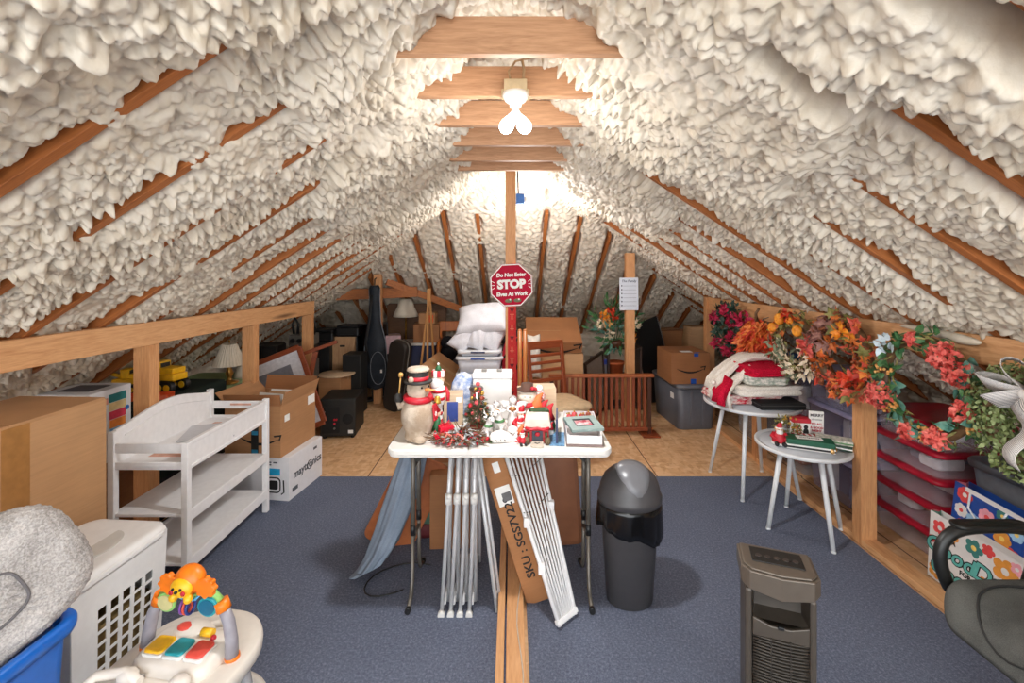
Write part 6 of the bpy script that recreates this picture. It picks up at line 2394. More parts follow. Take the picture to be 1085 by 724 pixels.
for cx, cy, r_, mt, ey in ((-0.12, 0.51, 0.042, c_rd, W_), (-0.13, 0.42, 0.036, W_, c_rd), (-0.06, 0.40, 0.04, c_lb, c_ye), (0.0, 0.46, 0.042, c_pk, c_rd), (0.08, 0.40, 0.042, c_or, c_ye), (0.14, 0.46, 0.036, c_lb, c_ye), (-0.12, 0.33, 0.042, c_rd, W_), (-0.03, 0.31, 0.04, c_pk, c_or), (0.05, 0.32, 0.036, W_, c_rd), (0.13, 0.34, 0.042, c_rd, W_), (0.07, 0.51, 0.03, c_tl, c_ye), (0.0, 0.24, 0.04, c_or, c_ye), (0.11, 0.24, 0.04, c_lb, c_ye), (-0.15, 0.24, 0.03, c_ye, c_or)):
    flower_print(t, Mb, cx, cy, r_, mt, ey, 7)
m = MB()
m.box(-0.0395, -0.0385, -0.175, 0.12, 0.535, 0.559)
m.build('top_band', W_, t)
m = MB()
m.tube([(-0.042, 0.09, 0.535), (-0.05, 0.085, 0.46), (-0.052, 0.03, 0.415), (-0.05, -0.06, 0.44), (-0.042, -0.09, 0.535)], 0.005, 8)
m.build('handle', plain('cord_bag', (226, 226, 228), 0.6), t)
t = gift_bag('gift_bag', 'white flowered gift bag lettered Good Day, in front of the blue bag', (2.405, 2.345, 0.0), 0.49, 0.37, 0.06, W_, plain('bag_green', (92, 132, 116), 0.5), None, (math.radians(1), math.radians(2), 0))
Mb = LEFTF(-0.0308, 0, 0.0)
for cx, cy, r_, mt, ey, n_ in ((-0.185, 0.30, 0.042, c_rd, W_, 5), (-0.12, 0.295, 0.04, c_or, c_ye, 5), (0.0, 0.305, 0.045, c_tl, c_ye, 5), (0.07, 0.335, 0.032, c_rd, c_rd, 5), (0.15, 0.285, 0.06, c_or, W_, 5), (0.20, 0.33, 0.03, c_pk, W_, 5), (-0.20, 0.05, 0.04, c_or, W_, 5), (-0.10, 0.04, 0.035, c_pk, W_, 5), (0.07, 0.165, 0.035, c_or, c_ye, 5), (0.19, 0.05, 0.036, c_pk, W_, 5), (-0.225, 0.22, 0.02, c_rd, c_rd, 5)):
    flower_print(t, Mb, cx, cy, r_, mt, ey, n_)
M_LET = plain('letter_teal', (96, 178, 168), 0.5)
for body, x, y, s_ in (("Good", -0.13, 0.195, 0.115), ('Day', 0.095, 0.20, 0.125), ('Good', -0.11, 0.085, 0.105), ('Day', 0.09, 0.075, 0.105)):
    text(body, s_, M_INK, t, LEFTF(-0.0325, -x, y), bold=0.007, shear=0.25, name='lettering')
    text(body, s_, M_LET, t, LEFTF(-0.0335, -x, y), bold=0.002, shear=0.25, name='lettering')
text("IT'S A", 0.034, M_INK, t, LEFTF(-0.0325, 0.135, 0.262), bold=0.001)
text('FOR A', 0.032, M_INK, t, LEFTF(-0.0325, 0.02, 0.135), bold=0.001)

# ---------------------------------------------------------------- office chair at the near right
t = thing('office_chair', 'black mesh office chair cut by the right edge of the frame', 'office chair', (1.905, 1.52, 0.0))
M_MESH = fabric('chair_mesh', (72, 72, 70), 420, (106, 106, 102), 0.8, 0.6)
M_CH = plain('chair_black', (26, 26, 25), 0.4)
m = MB()
prof = []
rings = []
so = [(x * 1.0, y * 1.0) for x, y in round_rect(0.265, 0.26, 0.10, 8)]
def seatz(x, y):
    # front edge (towards -x) rolls down, slight dish
    return -0.09 * max(0, (-x - 0.15) / 0.115) ** 2 + 0.02 * (y / 0.26) ** 2
for q, z in ((0.2, -0.05), (0.92, -0.05), (1.0, -0.02), (1.0, 0.0), (0.96, 0.018), (0.9, 0.022), (0.7, 0.022), (0.45, 0.022), (0.2, 0.022), (0.03, 0.022)):
    rings.append([(x * q, y * q, 0.50 + z + seatz(x * q, y * q)) for x, y in so])
m.ring_surf(rings)
m.build('seat', M_MESH, t)
m = MB()
m.tube([(0.24 * math.cos(a) - 0.02, 0.21 * math.sin(a), 0.5255 + seatz(0.24 * math.cos(a) - 0.02, 0.21 * math.sin(a))) for a in np.linspace(1.2, 5.1, 24)], 0.004, 6)
m.build('seat_seam', plain('seam_dark', (40, 40, 40), 0.7), t)
for sy in (-1, 1):
    m = MB()
    y = sy * 0.285
    pts = [(-0.14, y, 0.44), (-0.185, y, 0.52), (-0.205, y, 0.60), (-0.195, y, 0.66), (-0.15, y, 0.705), (-0.08, y, 0.72), (0.05, y, 0.725), (0.16, y, 0.715), (0.19, y, 0.66), (0.17, y, 0.54), (0.13, y, 0.45)]
    sm = []
    for i in range(len(pts) - 1):
        for k in range(4):
            a_, b_ = Vector(pts[i]), Vector(pts[i + 1])
            sm.append(a_.lerp(b_, k / 4))
    m.tube(pts, 0.021, 12, flat=1.25)
    o = m.build('armrest', M_CH, t, sub=1)
    m = MB()
    m.prism([(x, yy + y) for x, yy in round_rect(0.15, 0.034, 0.03, 6)], 0.722, 0.738)
    m.build('arm_pad', M_CH, o, bevel=0.006)
    m = MB()
    m.bar((-0.10, sy * 0.29, 0.445), (-0.10, sy * 0.10, 0.445), 0.05, 0.018)
    m.bar((0.10, sy * 0.29, 0.445), (0.10, sy * 0.10, 0.445), 0.05, 0.018)
    m.build('arm_bracket', M_CH, t)
m = MB()
rings = []
for z, hw_, dx in ((0.60, 0.21, 0.25), (0.68, 0.235, 0.265), (0.82, 0.24, 0.285), (0.95, 0.225, 0.32), (1.05, 0.20, 0.36)):
    rings.append([(dx + 0.05 * (1 - (y / 0.24) ** 2) * 0.8 + off_, y, z) for y, off_ in [(hw_ * u, 0.0) for u in np.linspace(-1, 1, 12)] + [(hw_ * u, 0.022) for u in np.linspace(1, -1, 12)]])
m.ring_surf(rings)
m.build('backrest', M_MESH, t)
m = MB()
m.bar((0.10, 0, 0.43), (0.30, 0, 0.50), 0.06, 0.02)
m.bar((0.31, 0, 0.48), (0.345, 0, 0.85), 0.06, 0.02, (1, 0, 0))
m.build('back_support', M_CH, t)
m = MB()
m.cyl((0, 0, 0.10), (0, 0, 0.30), 0.028)
m.cyl((0, 0, 0.30), (0, 0, 0.44), 0.018)
m.box(-0.12, 0.12, -0.09, 0.09, 0.42, 0.452)
m.build('gas_lift', M_CH, t)
for k in range(5):
    a = 2 * math.pi * k / 5 + 0.4
    m = MB()
    m.bar((0, 0, 0.11), (0.27 * math.cos(a), 0.27 * math.sin(a), 0.075), 0.045, 0.03)
    sp = m.build('base_arm', M_CH, t, bevel=0.008)
    m = MB()
    c = Vector((0.27 * math.cos(a), 0.27 * math.sin(a), 0.029))
    m.cyl(c + Vector((-0.02 * math.sin(a), 0.02 * math.cos(a), 0)), c - Vector((-0.02 * math.sin(a), 0.02 * math.cos(a), 0)), 0.028)
    m.build('caster', M_BLACK, sp)

# ================================================================ ceiling lights
def bulb_fixture(label, loc, two=True):
    t = thing('bulb_fixture', label, 'light', loc)
    m = MB()
    m.box(-0.05, 0.05, -0.055, -0.0, 0.045, 0.10)
    m.box(-0.062, 0.062, -0.02, -0.012, 0.02, 0.07)
    m.build('junction_box', plain('box_beige', (196, 176, 140), 0.5), t, bevel=0.004)
    m = MB()
    m.lathe([(0, 0.045), (0.055, 0.045), (0.058, 0.030), (0.045, 0.010), (0.026, -0.004), (0.024, -0.018), (0, -0.018)], 28, (0, -0.03, 0))
    m.build('porcelain_base', plain('porcelain', (236, 232, 226), 0.3, var=0.01), t)
    m = MB()
    m.cyl((0, -0.03, -0.018), (0, -0.03, -0.04), 0.016)
    m.build('socket', plain('socket_white', (214, 210, 204), 0.4), t)
    for sx in ((-1, 1) if two else (0.6,)):
        d = Vector((sx * 0.52, 0, -0.85)).normalized()
        o_ = Vector((0, -0.03, -0.036))
        q = Vector((0, 0, -1)).rotation_difference(d).to_matrix().to_4x4()
        m = MB()
        prof = [(0.013, 0.0), (0.015, -0.02), (0.024, -0.045), (0.031, -0.068), (0.031, -0.082), (0.024, -0.098), (0.012, -0.107), (0.0, -0.109)]
        vs = m.lathe(prof, 20)
        bmesh.ops.transform(m.b, matrix=Matrix.Translation(o_) @ q, verts=vs)
        b = m.build('bulb', M_BULB, t)
    return t
M_BULB = glow('lit_bulb', (255, 250, 242), 14.0)
fx = bulb_fixture('twin bare bulb porcelain light on the second ceiling tie', (0.015, 2.02, 2.485), True)
fx.location = (0.015, 2.015, 2.475)
m = MB()
m.tube([(-0.02, -0.03, 0.10), (-0.03, -0.03, 0.14), (0.0, -0.03, 0.185), (0.05, -0.02, 0.20), (0.12, -0.01, 0.22)], 0.005, 6)
m.tube([(0.035, -0.03, 0.10), (0.037, -0.03, 0.15), (0.03, -0.025, 0.19)], 0.006, 6)
m.build('cable', plain('cable_tan', (170, 140, 104), 0.5), fx)
LAMP_MAIN.location = (0.0, 1.96, 2.24)
t = thing('bulb_fixture', 'single bare bulb in a blue junction box on the tall middle post', 'light', (0.055, 3.93, 2.34))
m = MB()
m.box(-0.02, 0.05, -0.03, 0.03, -0.03, 0.06)
m.build('junction_box', plain('box_blue', (52, 110, 186), 0.5), t, bevel=0.004)
m = MB()
m.lathe([(0, 0.0), (0.03, 0.0), (0.026, 0.03), (0, 0.03)], 18, M=Matrix.Translation((0.05, 0, 0.01)) @ Euler((0, math.radians(90), 0)).to_matrix().to_4x4())
m.build('socket', plain('porcelain', (236, 232, 226), 0.3), t)
m = MB()
m.ball((0.105, 0, 0.01), 0.032, 16)
m.build('bulb', M_BULB, t)
m = MB()
m.tube([(0.0, 0.0, 0.06), (-0.005, -0.005, 0.20), (-0.015, -0.01, 0.40)], 0.006, 6)
m.build('cable', M_BLACK, t)

# ================================================================ the middle post: sign and banner
t = thing('stop_sign', 'red octagonal STOP sign with white lettering nailed to the middle post', 'sign', (-0.005, 3.915, 1.61), rot=(0, math.radians(-3), 0))
R8 = 0.198
octo = lambda r_: [(r_ * math.cos(math.radians(22.5 + 45 * k)), r_ * math.sin(math.radians(22.5 + 45 * k))) for k in range(8)]
Ms = face_M((0, 0, 0), (1, 0, 0), (0, 0, 1))
m = MB()
m.prism(octo(R8), -0.004, 0.004, Ms)
m.build('board', plain('sign_red', (172, 6, 46), 0.5, var=0.03), t, bevel=0.002)
m = MB()
o8, i8 = octo(R8 - 0.003), octo(R8 - 0.013)
for k in range(8):
    j = (k + 1) % 8
    m.quad([Ms @ Vector((p[0], p[1], 0.0052)) for p in (o8[k], o8[j], i8[j], i8[k])])
m.build('border', M_PAPER, t)
SF = lambda x, z: face_M((x, -0.0055, z), (1, 0, 0), (0, 0, 1))
text('STOP', 0.10, M_PAPER, t, SF(0.0, 0.005), bold=0.006)
text('Do Not Enter', 0.044, M_PAPER, t, SF(0, 0.088), bold=0.002, shear=0.1)
text('Elves At Work', 0.044, M_PAPER, t, SF(0, -0.078), bold=0.002, shear=0.1)
m = MB()
for sx in (-1, 1):
    for k in (-1, 0, 1):
        m.bar((sx * 0.145, -0.006, 0.005 + k * 0.022), (sx * 0.170, -0.006, 0.005 + k * 0.036), 0.005, 0.001, (0, 1, 0))
m.build('rays', M_PAPER, t)
for sx in (-1, 1):
    m = MB()
    m.ball((sx * 0.038 + 0.008, -0.006, -0.135), 0.03, 14, (1.1, 0.12, 0.55))
    m.mi = 1
    m.ball((sx * 0.038 + 0.02, -0.009, -0.125), 0.008, 8)
    m.build('elf_shoe', [plain('shoe_green', (110, 112, 84), 0.6), M_PAPER], t)
t = thing('post_banner', 'narrow red cloth banner hanging down the middle post below the STOP sign', 'banner', (0.0, 3.925, 0.52))
m = MB()
rows = 30
for k in range(rows):
    z0_, z1_ = 0.90 * k / rows, 0.90 * (k + 1) / rows
    y0_, y1_ = -0.004 * math.sin(k * 0.8), -0.004 * math.sin((k + 1) * 0.8)
    m.quad([(-0.036, y0_, z0_), (0.036, y0_, z0_), (0.036, y1_, z1_), (-0.036, y1_, z1_)])
bmesh.ops.remove_doubles(m.b, verts=m.b.verts[:], dist=0.0005)
m.build('cloth', fabric('banner_red', (196, 44, 48), 200, (214, 70, 64)), t, solid=0.002)
m = MB()
for k in range(8):
    zc = 0.82 - k * 0.095
    m.box(-0.006, 0.006, -0.0078, -0.0070, zc - 0.028, zc + 0.020)
    m.box(-0.017, 0.017, -0.0078, -0.0070, zc + 0.012 - 0.03 * (k % 2), zc + 0.020 - 0.03 * (k % 2))
m.build('pale_pattern', plain('banner_pattern', (222, 122, 96), 0.8), t)
for k in range(4):
    m = MB()
    m.prism([(-0.02, 0.018), (0.02, 0.018), (0, -0.02)], 0, 0.001)
    m.build('triangle_print', plain('banner_dark', (110, 20, 30), 0.8), t).matrix_basis = face_M((0, -0.0072, 0.87 - k * 0.24), (1, 0, 0), (0, 0, 1))
m = MB()
m.tube([(0, -0.005, 0.0), (0.0, -0.012, -0.02)], 0.003, 6)
m.ball((0, -0.015, -0.045), 0.030, 12, (0.9, 0.7, 1.3))
m.build('tassel', plain('tassel_coral', (226, 90, 84), 0.8), t)

# ================================================================ on the folding table
Z = TZ + 0.001
M_STONE = knit('snow_stone', (168, 146, 124), (202, 186, 168), (3, 3, 3))
t = thing('snowman_figure', 'large stone-coloured snowman in a black top hat at the front left of the table', 'figurine', (-0.485, 2.345, Z), math.radians(52))
m = MB()
m.lathe([(0, 0), (0.062, 0), (0.070, 0.015), (0.066, 0.04), (0.078, 0.07), (0.088, 0.105), (0.088, 0.14), (0.076, 0.18), (0.056, 0.205), (0.046, 0.215), (0.056, 0.235), (0.060, 0.26), (0.056, 0.285), (0.040, 0.305), (0, 0.31)], 28)
for sx in (-1, 1):
    m.ball((sx * 0.036, -0.05, 0.016), 0.032, 12, (1, 1.2, 0.55))
m.build('body', M_STONE, t)
m = MB()
m.lathe([(0, 0.293), (0.072, 0.293), (0.075, 0.299), (0.07, 0.305), (0.052, 0.305), (0.050, 0.335), (0.056, 0.362), (0.0, 0.366)], 24)
hat = m.build('hat', plain('hat_black', (40, 38, 36), 0.6), t)
m = MB()
m.lathe([(0.0535, 0.306), (0.0545, 0.312), (0.0535, 0.326)], 24)
m.build('hat_band', M_RED, hat)
m = MB()
rr_ = random.Random(4)
m.lathe([(0, 0.372), (0.03, 0.372), (0.052, 0.368), (0.059, 0.358), (0.056, 0.352)], 24)
m.ball((-0.055, -0.01, 0.315), 0.016, 10)
m.build('hat_snow', M_STONE, hat)
m = MB()
m.tube([(0.062 * math.cos(a), 0.058 * math.sin(a), 0.213 + 0.006 * math.sin(a)) for a in np.linspace(0, 2 * math.pi, 28, endpoint=False)], 0.017, 10, closed=True)
m.build('scarf', M_RED, t)
m = MB()
m.prism(round_rect(0.022, 0.042, 0.006), 0, 0.008)
sc_ = m.build('scarf_tail', M_RED, t, bevel=0.003)
sc_.matrix_basis = face_M((0.035, -0.083, 0.145), (1, 0.45, 0), (0, 0.1, 1))
m = MB()
for k in range(3):
    a = math.pi * k / 3
    m.bar((-0.013 * math.cos(a), -0.013 * math.sin(a) - 0.008, 0.0085), (0.013 * math.cos(a), 0.013 * math.sin(a) - 0.008, 0.0085), 0.004, 0.002, (0, 0, 1))
m.build('snowflake', M_PAPER, sc_)
m = MB()
m.tube([(0.0, -0.055, 0.262), (0.012, -0.085, 0.262), (0.02, -0.11, 0.266)], [0.010, 0.007, 0.002], 10)
m.build('nose', plain('carrot', (236, 150, 84), 0.6), t)
m = MB()
for x, y, z in ((-0.022, -0.053, 0.275), (0.022, -0.053, 0.275), (0.05, -0.070, 0.185), (0.062, -0.062, 0.160)):
    m.ball((x, y, z), 0.006, 8)
m.build('coal', M_INK, t)
m = MB()
m.tube([(-0.04, 0.050, 0.185), (-0.060, 0.077, 0.165), (-0.064, 0.080, 0.195)], [0.020, 0.018, 0.014], 10)
arm = m.build('arm', M_STONE, t)
m = MB()
m.ball((-0.064, 0.080, 0.21), 0.021, 12, (1, 1, 1.3))
m.build('mitten', plain('mitten_black', (44, 42, 40), 0.7), arm)
m = MB()
m.tube([(-0.066, 0.082, 0.18), (-0.061, 0.075, 0.26), (-0.057, 0.070, 0.325)], 0.004, 6)
m.ball((-0.057, 0.070, 0.33), 0.014, 8)
m.build('staff', plain('staff_gold', (196, 150, 80), 0.5), arm)

# striped santa / nutcracker
t = thing('nutcracker_figure', 'slim white-bearded nutcracker in a striped red cap behind the snowman', 'figurine', (-0.40, 2.46, Z), math.radians(15))
m = MB()
m.lathe([(0, 0), (0.04, 0), (0.04, 0.02), (0.022, 0.03), (0.022, 0.14), (0.035, 0.15), (0.035, 0.24), (0.02, 0.25), (0, 0.25)], 18)
m.build('body', M_PAPER, t)
for z in (0.05, 0.09, 0.17, 0.21):
    m = MB()
    m.lathe([(0.0, z), (0.0365 if z > 0.14 else 0.0235, z), (0.0365 if z > 0.14 else 0.0235, z + 0.016), (0, z + 0.016)], 18)
    m.build('stripe', M_RED, t)
m = MB()
m.ball((0, -0.002, 0.275), 0.032, 14)
m.build('head', bpy.data.materials['skin_figure'], t)
m = MB()
m.ball((-0.008, -0.012, 0.262), 0.030, 14, (1.2, 0.9, 1.3))
m.build('beard', M_PAPER, t)
m = MB()
for k in range(8):
    a = 2 * math.pi * k / 8
    m.mi = k % 2
    m.box(0.026 * math.cos(a) - 0.010, 0.026 * math.cos(a) + 0.010, 0.026 * math.sin(a) - 0.010, 0.026 * math.sin(a) + 0.010, 0.296, 0.328)
m.build('cap', [M_RED, M_PAPER], t, bevel=0.002)
m = MB()
m.lathe([(0, 0.325), (0.02, 0.325), (0.012, 0.348), (0.004, 0.356), (0, 0.356)], 14)
m.mi = 1
m.ball((0, 0, 0.362), 0.007, 8)
m.build('cap_crown', [M_GREEN, M_PAPER], t)
for sx in (-1, 1):
    m = MB()
    m.tube([(sx * 0.036, 0, 0.235), (sx * 0.052, -0.01, 0.20), (sx * 0.048, -0.025, 0.165)], 0.011, 8)
    m.build('arm', M_RED, t)
t = thing('gold_bell_figure', 'small figure in red carrying a gold bell beside the snowman', 'figurine', (-0.395, 2.385, Z), math.radians(10))
m = MB()
m.lathe([(0, 0), (0.030, 0), (0.026, 0.06), (0.014, 0.10), (0, 0.10)], 14)
m.build('robe', M_GREEN, t)
m = MB()
m.ball((0, 0, 0.118), 0.02, 12)
m.build('head', bpy.data.materials['skin_figure'], t)
m = MB()
m.tube([(0, 0, 0.126), (-0.01, 0, 0.16), (-0.03, 0, 0.175)], [0.020, 0.011, 0.004], 10)
m.build('hat', M_RED, t)
m = MB()
m.lathe([(0.020, 0.16), (0.017, 0.172), (0.012, 0.195), (0, 0.20)], 14, (0.002, -0.03, 0.02))
m.build('bell', bpy.data.materials['gold'], t)
# red gift parcels
for x, y, w_, h_, lab in ((-0.345, 2.36, 0.075, 0.065, 'shiny red parcel with a bow right of the snowman'), (-0.37, 2.30, 0.05, 0.035, 'small shiny red parcel at the feet of the snowman')):
    t = thing('gift_parcel', lab, 'parcel', (x, y, Z), 0.4)
    m = MB()
    m.box(-w_ / 2, w_ / 2, -w_ / 2, w_ / 2, 0, h_)
    m.build('box', plain('foil_red', (208, 16, 48), 0.25), t, bevel=0.004)
    m = MB()
    m.box(-w_ / 2 - 0.001, w_ / 2 + 0.001, -0.006, 0.006, 0, h_ + 0.001)
    for s_ in (-1, 1):
        m.tube([(0, 0, h_), (s_ * 0.02, 0.01, h_ + 0.02), (s_ * 0.028, 0, h_ + 0.008), (0, 0, h_)], 0.005, 6, flat=0.4)
    m.build('ribbon', M_RED, t)
# pile of frosted twig picks
t = thing('twig_garland', 'tangle of frosted twigs, red striped ribbon and cones at the front of the table', 'garland', (-0.265, 2.315, Z))
r = random.Random(5)
for nm, mt, n, L_ in (('twigs', L_TWIG, 110, 0.12), ('frosted_leaves', plain('frost', (176, 182, 182), 0.6), 160, 0.05), ('red_sprigs', M_RED, 70, 0.045)):
    m = MB()
    for _ in range(n):
        a = r.uniform(0, 6.28)
        q = math.sqrt(r.random())
        p = Vector((0.125 * q * math.cos(a), 0.075 * q * math.sin(a), 0.012 + 0.055 * (1 - q) * r.random()))
        d = (Vector((math.cos(a), 0.7 * math.sin(a), 0)) * r.uniform(0.3, 1) + rvec(r) * 0.6)
        d.z = abs(d.z) * 0.5
        if nm == 'twigs':
            e = p + d.normalized() * L_ * r.uniform(0.4, 0.9)
            e.z = max(0.006, e.z)
            m.tube([p, (p + e) / 2 + rvec(r) * 0.006, e], [0.003, 0.0025, 0.0015], 5)
        else:
            m.leaf(p, d, L_ * r.uniform(0.6, 1.2), L_ * 0.3, (0, 0, 1), 0.2)
    m.build(nm, mt, t, fix=False)
for k in range(5):
    m = MB()
    c = Vector((r.uniform(-0.09, 0.09), r.uniform(-0.05, 0.04), 0.028))
    m.lathe([(0, -0.02), (0.016, -0.014), (0.013, -0.008), (0.018, -0.004), (0.013, 0.002), (0.016, 0.006), (0.009, 0.016), (0, 0.02)], 10, c)
    m.build('cone', L_BROWN, t)
for k in range(2):
    a = k * 1.5
    m = MB()
    m.tube([(-0.08 + 0.05 * k, -0.06, 0.012), (-0.06 + 0.05 * k, -0.035, 0.05), (-0.03 + 0.05 * k, -0.05, 0.035), (-0.045 + 0.05 * k, -0.085, 0.010)], 0.008, 6, flat=0.35)
    m.build('ribbon_loop', plain('ribbon_peach', (222, 120, 106), 0.6), t)
# tissue box, printed bag, steel canister, white box
t = thing('tissue_box', 'tan and blue printed carton standing behind the red parcel', 'box', (-0.335, 2.60, Z), math.radians(6))
m = MB()
m.box(-0.055, 0.055, -0.05, 0.05, 0, 0.17)
m.build('box', cardboard('tan_card', (206, 180, 150)), t, bevel=0.003)
sticker(t, FRONT(-0.005, 0.075, 0.05), 0.06, 0.11, plain('panel_blue', (44, 66, 140), 0.5), 'printed_panel')
sticker(t, FRONT(0.03, 0.14, 0.05, 0.001), 0.03, 0.03, M_PAPER, 'printed_panel')
t = thing('printed_bag', 'crumpled white and blue printed bag behind the tissue carton', 'bag', (-0.29, 2.72, Z))
m = MB()
rings = []
for z, q in ((0, 0.9), (0.02, 1.0), (0.12, 1.05), (0.20, 0.95), (0.245, 0.5), (0.26, 0.1)):
    rings.append([((0.075 * q + 0.006 * math.sin(5 * a + z * 40)) * math.cos(a), (0.045 * q + 0.006 * math.sin(7 * a + z * 60)) * math.sin(a), z) for a in np.linspace(0, 2 * math.pi, 30, endpoint=False)])
m.ring_surf(rings)
m.build('bag', knit('bag_print', (226, 228, 236), (130, 150, 190), (9, 9, 9)), t)
t = thing('steel_canister', 'shiny rose-tinted steel canister between the printed bag and the little tree', 'canister', (-0.205, 2.60, Z))
m = MB()
m.lathe([(0, 0), (0.052, 0), (0.055, 0.006), (0.042, 0.02), (0.036, 0.03), (0.036, 0.185), (0.0, 0.185)], 28)
m.build('body', plain('steel_rose', (206, 176, 168), 0.18, 0.9), t)
m = MB()
m.lathe([(0, 0.185), (0.04, 0.185), (0.042, 0.195), (0.036, 0.203), (0, 0.205)], 28)
m.build('lid', plain('steel_dark', (120, 110, 108), 0.25, 0.8), t)
m = MB()
m.lathe([(0, 0.0005), (0.060, 0.0005), (0.062, 0.010), (0.050, 0.012), (0, 0.012)], 28)
m.build('foot_plate', M_WHITE_PL, t)
t = thing('white_appliance', 'large plain white cool box standing at the back of the table', 'cool box', (-0.115, 2.70, Z))
m = MB()
m.box(-0.115, 0.115, -0.06, 0.075, 0, 0.235)
m.build('body', M_WHITE_PL, t, bevel=0.012)
m = MB()
m.box(-0.118, 0.118, -0.063, 0.078, 0.235, 0.268)
m.build('lid', M_WHITE, t, bevel=0.010)
for x in (-0.05, 0.04):
    m = MB()
    m.box(x - 0.015, x + 0.015, -0.02, 0.01, 0.268, 0.28)
    m.build('catch', M_GREYMETAL, t, bevel=0.002)
t = thing('open_book', 'small white booklet under the little Christmas tree', 'book', (-0.185, 2.455, Z), 0.1)
m = MB()
m.box(-0.09, 0.07, -0.06, 0.06, 0, 0.012)
m.build('pages', M_PAPER, t, bevel=0.002)
m = MB()
m.box(-0.092, 0.072, -0.062, 0.062, 0.012, 0.0145)
m.build('cover', plain('cover_grey', (196, 202, 208), 0.5), t)
# little tree
t = thing('tabletop_tree', 'small decorated Christmas tree with red baubles on the table', 'Christmas tree', (-0.185, 2.46, Z + 0.0148))
m = MB()
m.box(-0.042, 0.042, -0.03, 0.03, 0, 0.028)
m.build('base', plain('tree_base', (150, 60, 44), 0.6), t, bevel=0.003)
m = MB()
m.cyl((0, 0, 0.02), (0, 0, 0.22), 0.006, 0.003, 8)
m.build('trunk', L_TWIG, t)
r = random.Random(8)
m = MB()
for _ in range(420):
    z = 0.04 + 0.19 * (1 - math.sqrt(r.random()))
    R_ = 0.072 * (1 - (z - 0.04) / 0.20) + 0.006
    a = r.uniform(0, 6.28)
    p = Vector((R_ * 0.5 * math.cos(a), R_ * 0.5 * math.sin(a), z))
    m.leaf(p, Vector((math.cos(a), math.sin(a), 0.15)) + rvec(r) * 0.35, R_ * 0.6 + 0.012, 0.007, (0, 0, 1), 0.1)
m.build('needles', leafmat('needle_green', (46, 66, 40), (96, 104, 66)), t, fix=False)
for k in range(26):
    z = 0.05 + 0.17 * (k / 26)
    R_ = 0.072 * (1 - (z - 0.04) / 0.20) + 0.004
    a = k * 2.4
    m = MB()
    m.ball((R_ * math.cos(a), R_ * math.sin(a), z), 0.0095 if k % 3 else 0.013, 8)
    m.build('bauble', (M_RED, bpy.data.materials['gold'], plain('bauble_brown', (150, 70, 50), 0.4), plain('bauble_rose', (216, 84, 90), 0.35))[k % 4], t)
m = MB()
m.ball((0, 0, 0.238), 0.013, 10)
m.build('top_bauble', plain('bauble_rose', (216, 84, 90), 0.35), t)

# white ceramic reindeer, angels, snow animals
M_CER = plain('ceramic_white', (228, 224, 220), 0.25, var=0.015)
def skin_animal(pts, edges, rad, name, mat, parent, sub=2):
    me = bpy.data.meshes.new(name)
    me.from_pydata(pts, edges, [])
    o = bpy.data.objects.new(name, me)
    COL.objects.link(o)
    o.parent = parent
    sk = o.modifiers.new('skin', 'SKIN')
    me.skin_vertices.new(name='')if len(me.skin_vertices) == 0 else None
    for i, r_ in enumerate(rad):
        me.skin_vertices[0].data[i].radius = (r_, r_)
    me.skin_vertices[0].data[0].use_root = True
    sk.use_smooth_shade = True
    md = o.modifiers.new('sub', 'SUBSURF')
    md.levels = md.render_levels = sub
    me.materials.append(mat)
    return o
def sitting_deer(label, loc, rz, s=1.0):
    t = thing('reindeer_figure', label, 'figurine', loc, rz)
    t.scale = (s, s, s)
    pts = [(0, 0.02, 0.03), (0, 0.0, 0.055), (0, -0.012, 0.085), (0, -0.018, 0.112), (0, -0.035, 0.122), (0, -0.055, 0.112),
           (0.018, -0.03, 0.012), (-0.018, -0.03, 0.012), (0.016, -0.012, 0.05), (-0.016, -0.012, 0.05), (0.02, 0.03, 0.012), (-0.02, 0.03, 0.012)]
    ed = [(0, 1), (1, 2), (2, 3), (3, 4), (4, 5), (1, 8), (8, 6), (1, 9), (9, 7), (0, 10), (0, 11)]
    skin_animal(pts, ed, [0.030, 0.028, 0.017, 0.015, 0.017, 0.010, 0.008, 0.008, 0.011, 0.011, 0.014, 0.014], 'body', M_CER, t)
    for sx in (-1, 1):
        m = MB()
        m.tube([(sx * 0.012, -0.012, 0.132), (sx * 0.024, -0.004, 0.150), (sx * 0.026, -0.002, 0.166)], [0.005, 0.004, 0.002], 6)
        m.tube([(sx * 0.020, -0.008, 0.144), (sx * 0.034, -0.010, 0.152)], [0.004, 0.002], 6)
        m.build('antler', M_CER, t)
        m = MB()
        m.leaf((sx * 0.014, -0.014, 0.126), (sx * 1, 0.3, 0.3), 0.022, 0.012, (0, -1, 0.3), 0.1)
        m.build('ear', M_CER, t)
        m = MB()
        m.ball((sx * 0.0145, -0.044, 0.122), 0.0028, 6)
        m.build('eye', M_INK, t)
    m = MB()
    m.tube([(0.020 * math.cos(a), -0.008 + 0.020 * math.sin(a), 0.078) for a in np.linspace(0, 2 * math.pi, 16, endpoint=False)], 0.007, 6, closed=True)
    m.build('collar_garland', L_GREEN, t)
    return t
sitting_deer('white ceramic reindeer with a green garland, the left of the pair', (-0.125, 2.335, Z), math.radians(38), 0.95)
sitting_deer('white ceramic reindeer with raised head, the right of the pair', (-0.062, 2.375, Z), math.radians(-30), 1.12)
t = thing('seal_figure', 'low white ceramic sleeping animal with slit eyes at the front of the table', 'figurine', (-0.055, 2.285, Z), math.radians(6))
